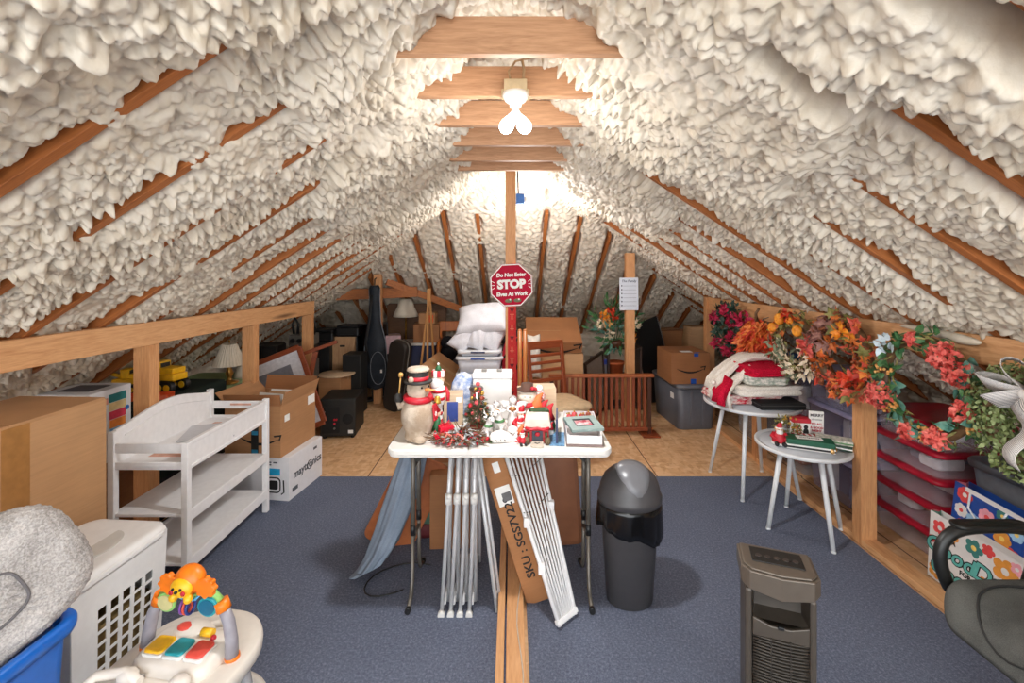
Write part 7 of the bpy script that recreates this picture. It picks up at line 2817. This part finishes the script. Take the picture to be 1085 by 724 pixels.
skin_animal([(-0.06, 0, 0.02), (-0.03, 0, 0.034), (0.01, 0, 0.036), (0.045, 0, 0.022), (0.075, -0.004, 0.012), (0.105, -0.008, 0.014)], [(0, 1), (1, 2), (2, 3), (3, 4), (4, 5)], [0.022, 0.033, 0.034, 0.022, 0.010, 0.004], 'body', M_CER, t)
m = MB()
for x in (-0.028, -0.006, 0.014):
    m.tube([(x, -0.0345, 0.030), (x + 0.004, -0.036, 0.022)], 0.0016, 6)
m.build('marks', M_INK, t)
m = MB()
m.prism(round_rect(0.085, 0.035, 0.03), 0, 0.005)
m.build('base', M_CER, t)
for k, (x, y) in enumerate(((-0.155, 2.29), (-0.12, 2.285), (-0.09, 2.31))):
    t = thing('holly_sprig', ('sprig of holly with red berries left of the sleeping animal', 'sprig of holly touching the sleeping animal', 'sprig of holly between the two reindeer')[k], 'sprig', (x, y, Z))
    r = random.Random(40 + k)
    m = MB()
    for _ in range(14):
        d = rvec(r)
        d.z = abs(d.z) * 0.6
        m.leaf((0, 0, 0.008), d, 0.036, 0.016, (0, 0, 1), 0.2)
    m.build('leaves', L_GREEN, t, fix=False)
    m = MB()
    for _ in range(4):
        v = rvec(r)
        m.ball((v.x * 0.012, v.y * 0.012, 0.018 + 0.006 * v.z), 0.0085, 8)
    m.build('berries', M_RED, t)
def angel(label, loc, rz, s=1.0):
    t = thing('angel_figure', label, 'figurine', loc, rz)
    t.scale = (s, s, s)
    m = MB()
    m.lathe([(0, 0), (0.030, 0), (0.028, 0.02), (0.020, 0.07), (0.016, 0.10), (0.010, 0.115), (0, 0.118)], 20)
    m.build('robe', M_CER, t)
    m = MB()
    m.ball((0, 0, 0.132), 0.0175, 14)
    m.build('head', M_CER, t)
    m = MB()
    m.ball((0, 0.003, 0.138), 0.018, 12, (1.0, 0.9, 0.75))
    m.build('hair', plain('hair_grey', (150, 142, 138), 0.5), t)
    m = MB()
    m.ball((0, -0.016, 0.098), 0.014, 10, (1.3, 0.6, 0.9))
    m.build('sash', plain('copper', (176, 116, 70), 0.35, 0.5), t)
    for sx in (-1, 1):
        m = MB()
        m.leaf((sx * 0.008, 0.012, 0.098), (sx * 1, 0.25, 0.35), 0.062, 0.036, (0, -1, 0.1), 0.1)
        m.build('wing', M_CER, t, solid=0.003, fix=False)
        m = MB()
        m.tube([(sx * 0.016, 0, 0.108), (sx * 0.022, -0.012, 0.09), (sx * 0.006, -0.024, 0.088)], [0.007, 0.006, 0.004], 8)
        m.build('arm', M_CER, t)
    return t
angel('white ceramic angel with grey hair behind the reindeer, left one', (-0.085, 2.50, Z), 0.1, 1.0)
angel('taller white ceramic angel with spread wings, right of the other angel', (0.005, 2.46, Z), -0.1, 1.25)
t = thing('bunny_figure', 'round white ceramic face ornament right of the reindeer', 'figurine', (0.005, 2.35, Z))
m = MB()
m.ball((0, 0, 0.032), 0.034, 16, (1.0, 0.85, 0.95))
m.build('body', M_CER, t)
m = MB()
for x in (-0.011, 0.011):
    m.tube([(x, -0.0285, 0.038), (x, -0.029, 0.030)], 0.0018, 6)
m.build('eyes', M_INK, t)
# little house, gnomes and parcels
t = thing('ceramic_house', 'red ceramic cottage with a snowy roof and doorway at the front of the table', 'ornament', (0.130, 2.315, Z), math.radians(-4))
m = MB()
m.box(-0.058, 0.058, -0.03, 0.06, 0, 0.085)
m.build('walls', plain('cottage_red', (176, 36, 36), 0.4), t, bevel=0.004)
m = MB()
m.prism([(-0.070, 0.078), (0.070, 0.078), (0.060, 0.128), (-0.060, 0.128)], -0.04, 0.066, Matrix(((1, 0, 0, 0), (0, 0, 1, 0), (0, 1, 0, 0), (0, 0, 0, 1))))
m.build('roof', plain('roof_cream', (224, 206, 192), 0.5), t, bevel=0.006)
m = MB()
m.box(-0.027, 0.027, -0.034, -0.028, 0.0, 0.062)
dr = m.build('door', plain('door_slate', (52, 54, 66), 0.5), t, bevel=0.002)
m = MB()
m.ball((0, -0.036, 0.046), 0.011, 10, (1.2, 0.5, 1))
m.build('door_wreath', M_RED, dr)
m = MB()
m.prism(round_rect(0.032, 0.034, 0.012), 0, 0.010)
m.build('step', plain('step_stone', (196, 184, 168), 0.6), t, bevel=0.003).location = (0, -0.062, 0)
m = MB()
m.bar((-0.012, -0.055, 0.0115), (0, -0.068, 0.0115), 0.004, 0.002)
m.bar((0.012, -0.055, 0.0115), (0, -0.068, 0.0115), 0.004, 0.002)
m.build('step_mark', M_INK, t)
for sx in (-1, 1):
    m = MB()
    m.ball((sx * 0.052, -0.048, 0.018), 0.020, 12, (0.8, 0.8, 1.0))
    m.build('bush', plain('bush_brown', (96, 82, 58), 0.7), t)
    m = MB()
    m.cyl((sx * 0.044, -0.044, 0.03), (sx * 0.044, -0.044, 0.058), 0.006, n=8)
    m.build('lantern_post', plain('cottage_green', (54, 84, 54), 0.6), t)
m = MB()
m.tube([(-0.06, -0.043, 0.082), (-0.03, -0.046, 0.072), (0, -0.046, 0.080), (0.03, -0.046, 0.072), (0.06, -0.043, 0.082)], 0.007, 6)
m.build('eave_garland', M_RED, t)
t = thing('ornament_sled', 'small ornament card with a red cord lying against the cottage roof', 'ornament', (0.145, 2.44, Z), 0.2)
m = MB()
m.box(-0.05, 0.05, -0.03, 0.03, 0, 0.125)
m.build('box', plain('cottage_green', (54, 84, 54), 0.6), t, bevel=0.004)
m = MB()
m.tube([(-0.04, -0.032, 0.10), (0.0, -0.036, 0.07), (0.045, -0.032, 0.04)], 0.004, 6)
m.build('cord', M_RED, t)
santa('santa figure with a white scarf at the left of the ornament heap', (0.050, 2.455, Z), 0.145, 0.3)
santa('small santa figure lowest at the left of the cottage', (0.052, 2.275, Z), 0.075, 0.2)
santa('small santa figure between the lowest santa and the ceramic face', (0.045, 2.375, Z), 0.105, -0.2)
def gnome(label, loc, h, rz, hatmat, bodymat):
    t = thing('gnome_figure', label, 'figurine', loc, rz)
    s = h / 0.12
    t.scale = (s, s, s)
    m = MB()
    m.lathe([(0, 0), (0.030, 0), (0.034, 0.025), (0.024, 0.055), (0, 0.062)], 16)
    m.build('body', bodymat, t)
    m = MB()
    m.ball((0, -0.016, 0.042), 0.022, 12, (1, 0.7, 1.2))
    m.build('beard', M_PAPER, t)
    m = MB()
    m.ball((0, -0.033, 0.056), 0.007, 8)
    m.build('nose', bpy.data.materials['skin_figure'], t)
    m = MB()
    m.tube([(0, 0, 0.052), (0, 0, 0.08), (0.01, 0, 0.105), (0.024, 0, 0.118)], [0.032, 0.020, 0.010, 0.003], 14)
    m.build('hat', hatmat, t)
    return t
G1 = plain('gnome_red', (204, 40, 50), 0.7)
G2 = plain('gnome_orange', (224, 112, 60), 0.7)
gnome('gnome in an orange hat at the left foot of the cottage', (0.045, 2.32, Z), 0.085, 0.2, G2, G1)
gnome('gnome in a red hat behind the left corner of the cottage', (0.062, 2.415, Z), 0.11, -0.1, G1, G2)
gnome('gnome in a red hat right behind the cottage roof', (0.195, 2.46, Z), 0.15, 0.1, G1, M_GREEN)
gnome('gnome with an orange hat standing tall behind the ornament card', (0.135, 2.52, Z), 0.19, 0.2, G2, G1)
for q, (x, y, zz_, h_) in enumerate(((0.075, 2.36, 0.0, 0.06), (0.205, 2.40, 0.0, 0.07), (0.025, 2.40, 0.0, 0.075), (0.095, 2.475, 0.0, 0.13), (0.17, 2.525, 0.0, 0.15), (0.035, 2.515, 0.0, 0.13), (0.02, 2.295, 0.0, 0.055), (0.075, 2.29, 0.0, 0.05))):
    g_ = gnome('small red and white gnome, one of those crowded round the red cottage', (x, y, Z + zz_), h_, RNG.uniform(-0.6, 0.6), G1 if q % 3 else M_PAPER, M_PAPER if q % 2 else G1)
    g_['group'] = 'little gnomes round the cottage'
t = thing('plush_snowman', 'plush snowman face in a dark hat topping the ornament heap', 'figurine', (0.085, 2.545, Z))
m = MB()
m.lathe([(0, 0), (0.045, 0), (0.055, 0.05), (0.045, 0.11), (0.035, 0.125), (0.05, 0.15), (0.052, 0.175), (0.03, 0.205), (0, 0.21)], 22)
m.build('body', plain('plush_cream', (226, 212, 196), 0.9), t)
m = MB()
m.tube([(0.045 * math.cos(a), 0.045 * math.sin(a), 0.122) for a in np.linspace(0, 2 * math.pi, 24, endpoint=False)], 0.015, 8, closed=True)
m.build('scarf', G1, t)
m = MB()
m.lathe([(0, 0.198), (0.056, 0.198), (0.056, 0.206), (0.036, 0.206), (0.034, 0.235), (0, 0.238)], 20)
m.build('hat', plain('hat_plaid', (84, 56, 44), 0.8), t)
m = MB()
m.ball((0.03, -0.03, 0.212), 0.014, 8)
m.ball((0.045, -0.02, 0.208), 0.011, 8)
m.build('berries', M_RED, t)
m = MB()
for x in (-0.014, 0.016):
    m.ball((x, -0.048, 0.172), 0.004, 6)
m.build('eyes', M_INK, t)
t = thing('candy_cane_plush', 'red and white striped plush leaning right of the plush snowman', 'ornament', (0.155, 2.575, Z))
m = MB()
m.lathe([(0, 0), (0.035, 0), (0.04, 0.06), (0.03, 0.13), (0.034, 0.16), (0.02, 0.19), (0, 0.195)], 18)
m.build('body', knit('candy_print', (206, 40, 52), (236, 226, 220), (12, 12, 30)), t)
m = MB()
m.ball((0, -0.005, 0.20), 0.022, 10)
m.build('pompom', M_PAPER, t)
for k, (x, lab, w_, h_) in enumerate(((0.075, 'left of two small tan cartons standing behind the ornament heap', 0.085, 0.17), (0.18, 'right of two small tan cartons standing behind the ornament heap', 0.15, 0.185))):
    carton('small_carton', lab, (x, 2.68, Z), (w_, 0.12, h_), 0.03, bpy.data.materials['tan_card'], None)
t = thing('card_stand', 'dark blue upright card stand on a patterned base right of the cottage', 'card stand', (0.232, 2.345, Z), math.radians(-6))
m = MB()
m.box(-0.035, 0.040, -0.10, 0.08, 0, 0.006)
m.build('base', plain('blue_print', (96, 140, 176), 0.4, var=0.25, scale=60), t, bevel=0.001)
m = MB()
m.box(-0.005, 0.005, -0.08, 0.12, 0.006, 0.125)
m.build('card', plain('card_navy', (48, 56, 90), 0.4), t, bevel=0.001)

# open white box with ornaments and a framed picture on it
t = thing('keepsake_box', 'shallow white open box of ornaments at the right end of the table', 'box', (0.372, 2.43, Z), math.radians(-4))
bw, bd, bh = 0.087, 0.195, 0.055
m = MB()
m.box(-bw, bw, -bd, bd, 0.012, 0.016)
m.box(-bw, bw, -bd, -bd + 0.004, 0.012, bh)
m.box(-bw, bw, bd - 0.004, bd, 0.012, bh)
m.box(-bw, -bw + 0.004, -bd, bd, 0.012, bh)
m.box(bw - 0.004, bw, -bd, bd, 0.012, bh)
m.build('tray', plain('keepsake_white', (230, 226, 226), 0.5, var=0.01), t, bevel=0.0015)
m = MB()
m.box(-bw - 0.003, bw + 0.003, -bd - 0.003, bd + 0.003, 0, 0.012)
m.build('base', plain('keepsake_base', (120, 100, 96), 0.5), t, bevel=0.002)
t = thing('framed_photo', 'sage green photo frame lying on the white box of ornaments', 'picture frame', (0.372, 2.36, Z + 0.062), rot=(math.radians(5), 0, math.radians(10)))
m = MB()
for a in ((-0.085, 0.085, -0.075, -0.035), (-0.085, 0.085, 0.045, 0.085), (-0.085, -0.045, -0.035, 0.045), (0.045, 0.085, -0.035, 0.045)):
    m.box(*a, 0, 0.016)
m.build('frame', plain('sage', (142, 160, 156), 0.5), t, bevel=0.0015)
m = MB()
m.box(-0.05, 0.05, -0.04, 0.05, 0.003, 0.010)
m.build('print', knit('photo_print', (226, 206, 206), (176, 60, 76), (9, 9, 9)), t)
m = MB()
for a in ((-0.048, 0.048, -0.038, -0.034), (-0.048, 0.048, 0.044, 0.048), (-0.048, -0.044, -0.034, 0.044), (0.044, 0.048, -0.034, 0.044)):
    m.box(*a, 0.012, 0.0175)
m.build('inner_edge', plain('sage_dark', (58, 72, 72), 0.5), t)
r = random.Random(9)
cols9 = (('red', M_RED), ('white', M_PAPER), ('rust', plain('bauble_brown', (150, 70, 50), 0.4)), ('rose', plain('bauble_rose', (216, 84, 90), 0.35)), ('gold', bpy.data.materials['gold']))
k = 0
for j in range(3):
    for i in range(4):
        x, y = 0.372 - 0.058 + i * 0.040 + 0.006 * (j % 2), 2.50 + j * 0.038
        cn, mt = cols9[(i * 2 + j * 3) % 5]
        t = thing('bauble', '%s bauble in the white box, row %s from its back, %s from its left end' % (cn, ('third', 'second', 'first')[j], ('first', 'second', 'third', 'fourth')[i]), 'bauble', (x, y, Z + 0.0165), group='baubles in the white box')
        m = MB()
        m.lathe([(0, 0), (0.010, 0.001), (0.018, 0.009), (0.019, 0.018), (0.013, 0.032), (0.006, 0.036), (0, 0.036)], 14)
        o1 = m.build('globe', mt, t)
        m = MB()
        m.cyl((0, 0, 0.035), (0, 0, 0.042), 0.005, n=8)
        m.build('cap', bpy.data.materials['gold'], t)
        s_ = 1.0 + 0.35 * ((i + j) % 2)
        t.scale = (1, 1, s_)

# ================================================================ under the table
M_SILVER = plain('silver_paint', (206, 206, 208), 0.35, 0.2, var=0.02)
for k in range(4):
    x = -0.345 + k * 0.047
    names = ('first from the left', 'second from the left', 'third from the left', 'fourth from the left', 'fifth from the left')
    t = thing('bed_rail', 'folded white metal bed-rail frame on edge under the table, ' + names[k], 'bed rail', (x, 2.50, 0), rot=(math.radians(2), math.radians(2.5 - 0.4 * k), 0))
    for yy in (-0.20, -0.13, 0.17):
        m = MB()
        m.tube([(0.012 * (1 if yy > -0.15 else -1), yy, 0.02), (0, yy, 0.60), (0, yy + 0.02, 0.80)], 0.0105, 10)
        m.build('upright', M_SILVER, t)
    for zz_ in (0.06, 0.70):
        m = MB()
        m.tube([(0, -0.20, zz_), (0, 0.17, zz_)], 0.009, 8)
        m.build('crossbar', M_SILVER, t)
    m = MB()
    m.cyl((-0.012, -0.205, 0.014), (-0.012, -0.228, 0.014), 0.017, n=14)
    m.build('foot_cap', M_WHITE_PL, t)
    m = MB()
    m.tube([(0.0, -0.205, 0.58), (0.0, -0.205, 0.625)], 0.018, 12)
    m.ball((0.004, -0.215, 0.62), 0.016, 10)
    m.build('joint', M_WHITE_PL, t)
m = MB()
m.tube([(-0.190, 2.38, 0.80), (-0.130, 2.335, 0.40), (-0.075, 2.30, 0.010)], 0.011, 10)
m.tube([(-0.172, 2.40, 0.80), (-0.112, 2.355, 0.40), (-0.058, 2.34, 0.010)], 0.009, 10)
for f_ in (0.1, 0.5, 0.9):
    a_, b_ = Vector((-0.190, 2.38, 0.80)).lerp(Vector((-0.075, 2.30, 0.01)), f_), Vector((-0.172, 2.40, 0.80)).lerp(Vector((-0.058, 2.34, 0.01)), f_)
    m.tube([a_, b_], 0.007, 8)
tag(m.build('leaning_rail', M_SILVER, None), 'white double rail leaning between the folded frames and the long carton', 'rail')
# long carton leaning, lettered
def lean_M(bottom, top, width_dir):
    b, tt = Vector(bottom), Vector(top)
    u = (tt - b).normalized()
    w_ = Vector(width_dir)
    w_ = (w_ - u * w_.dot(u)).normalized()
    n = w_.cross(u)
    return Matrix(((w_.x, n.x * -1, u.x, b.x), (w_.y, n.y * -1, u.y, b.y), (w_.z, n.z * -1, u.z, b.z), (0, 0, 0, 1))), (tt - b).length
t = thing('long_carton', 'long narrow brown carton lettered SKU leaning under the table', 'box')
Mx, Ln = lean_M((0.140, 2.37, 0.005), (-0.135, 2.49, 0.79), (1, 0, 0.3))
t.matrix_basis = Mx
m = MB()
m.box(-0.062, 0.062, 0.0, 0.20, 0.0, Ln)
m.build('body', cardboard('cardboard_long', (166, 112, 68)), t, bevel=0.003)
text('SKU : SGS7V229', 0.062, M_INK, t, face_M((0.008, -0.0015, Ln * 0.40), (0, 0, 1), (-1, 0, 0)), bold=0.0012)
sticker(t, face_M((0.0, -0.0012, Ln * 0.66), (1, 0, 0), (0, 0, 1)), 0.085, 0.10, M_PAPER)
sticker(t, face_M((0.012, -0.0022, Ln * 0.65), (1, 0, 0), (0, 0, 1)), 0.05, 0.045, plain('barcode', (96, 94, 96), 0.6), 'barcode')
sticker(t, face_M((0.005, -0.0012, Ln * 0.84), (1, 0, 0), (0, 0, 1)), 0.036, 0.055, M_PAPER)
# white gate
t = thing('baby_gate', 'folded white barred baby gate leaning under the table in front of the brown mat', 'gate')
TL, TR, BL, BR = Vector((-0.045, 2.46, 0.775)), Vector((0.150, 2.68, 0.72)), Vector((0.232, 2.20, 0.014)), Vector((0.318, 2.275, 0.014))
n = 9
for k in range(n):
    f_ = k / (n - 1)
    a_, b_ = BL.lerp(BR, f_), TL.lerp(TR, f_)
    m = MB()
    m.tube([a_, a_.lerp(b_, 0.5), b_], 0.0065 if 0 < k < n - 1 else 0.012, 8)
    m.build('bar', M_WHITE, t)
for nm, fa in (('bottom_rail', 0.02), ('top_rail', 0.985)):
    m = MB()
    p_, q_ = BL.lerp(TL, fa), BR.lerp(TR, fa)
    d_ = (q_ - p_).normalized()
    m.bar(p_ - d_ * 0.015, q_ + d_ * 0.015, 0.024, 0.024, (TL - BL))
    m.build(nm, M_WHITE, t, bevel=0.004)
for fa, fb in ((0.30, 0.0), (0.56, 0.0), (0.60, 1.0)):
    m = MB()
    p_ = BL.lerp(TL, fa) if fb == 0 else BR.lerp(TR, fa)
    m.cbox(p_, (0.034, 0.034, 0.05))
    m.build('clip', M_WHITE, t, bevel=0.005)
for fa in (0.62, 0.84):
    m = MB()
    p_, q_ = BL.lerp(TL, fa), BR.lerp(TR, fa + 0.06)
    mid = p_.lerp(q_, 0.35)
    m.tube([p_ + Vector((0, -0.016, 0)), mid + Vector((0, -0.02, -0.03)), q_ + Vector((0, -0.016, 0))], 0.0025, 6)
    m.build('tie_wire', M_BLACK, t)
# brown mat, orange mat
t = thing('brown_mat', 'brown rounded kitchen mat leaning upright behind the white baby gate', 'mat', (0.235, 2.86, 0.001), rot=(math.radians(-3), math.radians(-4), 0))
m = MB()
m.prism([(x, z + 0.34) for x, z in round_rect(0.215, 0.34, 0.035, 5)], -0.009, 0.009, Matrix(((1, 0, 0, 0), (0, 0, 1, 0), (0, 1, 0, 0), (0, 0, 0, 1))))
m.build('mat', plain('mat_brown', (134, 84, 54), 0.4, var=0.05, scale=12), t, bevel=0.005)
m = MB()
m.prism([(x, z + 0.34) for x, z in round_rect(0.190, 0.315, 0.02, 5)], -0.0105, -0.0088, Matrix(((1, 0, 0, 0), (0, 0, 1, 0), (0, 1, 0, 0), (0, 0, 0, 1))))
m.build('raised_field', plain('mat_brown_field', (146, 92, 60), 0.45, var=0.06, scale=10), t, bevel=0.001)
t = thing('tan_mat', 'orange-tan rounded mat leaning at the left behind the grey cloth', 'mat', (-0.80, 2.86, 0.002), rot=(0, math.radians(27), math.radians(10)))
m = MB()
m.prism([(x, z + 0.30) for x, z in round_rect(0.16, 0.30, 0.05, 6)], -0.009, 0.009, Matrix(((1, 0, 0, 0), (0, 0, 1, 0), (0, 1, 0, 0), (0, 0, 0, 1))))
m.build('mat', plain('mat_tan', (176, 100, 54), 0.5, var=0.05), t, bevel=0.006)
m = MB()
m.prism([(x, z + 0.30) for x, z in round_rect(0.14, 0.28, 0.04, 6)], -0.0105, -0.0088, Matrix(((1, 0, 0, 0), (0, 0, 1, 0), (0, 1, 0, 0), (0, 0, 0, 1))))
m.build('raised_field', bpy.data.materials['mat_tan'], t)
# grey-blue cloth falling from the left end of the table
t = thing('draped_cloth', 'blue-grey cloth bag slumped from the left end of the table to the carpet', 'cloth', (-0.63, 2.64, 0))
m = MB()
rings = []
path = [((0.065, 0.03, 0.82), 0.050, 0.06), ((0.05, 0.02, 0.66), 0.075, 0.07), ((0.0, 0.0, 0.46), 0.095, 0.075), ((-0.06, -0.02, 0.28), 0.095, 0.08), ((-0.12, -0.04, 0.14), 0.10, 0.085), ((-0.175, -0.06, 0.06), 0.105, 0.06), ((-0.22, -0.08, 0.035), 0.08, 0.04), ((-0.26, -0.10, 0.03), 0.03, 0.02)]
def cat(p):
    out = []
    for i in range(len(p) - 1):
        for k in range(5):
            f_ = k / 5
            out.append((Vector(p[i][0]).lerp(Vector(p[i + 1][0]), f_), p[i][1] + (p[i + 1][1] - p[i][1]) * f_, p[i][2] + (p[i + 1][2] - p[i][2]) * f_))
    out.append((Vector(p[-1][0]), p[-1][1], p[-1][2]))
    return out
for i, (c, wx, wy) in enumerate(cat(path)):
    ring = []
    for k in range(48):
        a = 2 * math.pi * k / 48
        s_ = i / 35
        f_ = 1 + (0.10 + 0.16 * s_) * math.sin(a * 6 + 0.6 * math.sin(i * 0.2)) * 0.6 + 0.08 * math.sin(a * 11 + i * 0.15) + 0.05 * math.sin(a * 3 + i * 0.3)
        z = c.z + 0.35 * wx * f_ * math.cos(a) * min(1, s_ * 1.6) * 0.9
        ring.append((c.x + wx * f_ * math.cos(a) * (1 - 0.3 * s_), c.y + wy * f_ * math.sin(a), max(0.004, z)))
    rings.append(ring)
m.ring_surf(rings)
m.build('cloth', fabric('cloth_bluegrey', (122, 134, 150), 300, (142, 154, 170), 0.8, 0.2), t)
carton('plain_carton', 'dark brown carton on the floor under the table, left of the folded frames', (-0.37, 2.98, 0), (0.30, 0.30, 0.46), 0.05, M_CARD_DARK)
t = thing('green_bag', 'dark green cloth bag with a red base under the left of the table', 'bag', (-0.57, 3.05, 0))
m = MB()
m.lathe([(0, 0), (0.11, 0), (0.12, 0.03), (0.12, 0.10)], 18)
m.build('base', plain('bag_red', (96, 28, 34), 0.7), t)
m = MB()
rings = [[((0.12 * q + 0.008 * math.sin(5 * a + z * 30)) * math.cos(a), (0.12 * q + 0.008 * math.sin(4 * a)) * math.sin(a), z) for a in np.linspace(0, 2 * math.pi, 28, endpoint=False)] for q, z in ((1.0, 0.10), (1.05, 0.2), (0.95, 0.35), (0.6, 0.45), (0.1, 0.47))]
m.ring_surf(rings)
m.build('cloth', fabric('bag_green', (72, 108, 98), 80), t)
m = MB()
pts = [(-0.58, 2.47, 0.006), (-0.66, 2.42, 0.006), (-0.76, 2.40, 0.006), (-0.82, 2.46, 0.006), (-0.80, 2.58, 0.006), (-0.70, 2.66, 0.006), (-0.58, 2.70, 0.006), (-0.46, 2.66, 0.006)]
m.tube([Vector(p) for p in pts], 0.0045, 8)
tag(m.build('power_cord', M_BLACK, None, sub=1), 'black power cord looped on the carpet by the left table legs', 'cord')

for nm in ('sign_red', 'banner_red', 'velvet_red', 'knit_mixed'):
    if nm in bpy.data.materials:
        bpy.data.materials[nm].node_tree.nodes['Principled BSDF'].inputs['Specular IOR Level'].default_value = 0.1
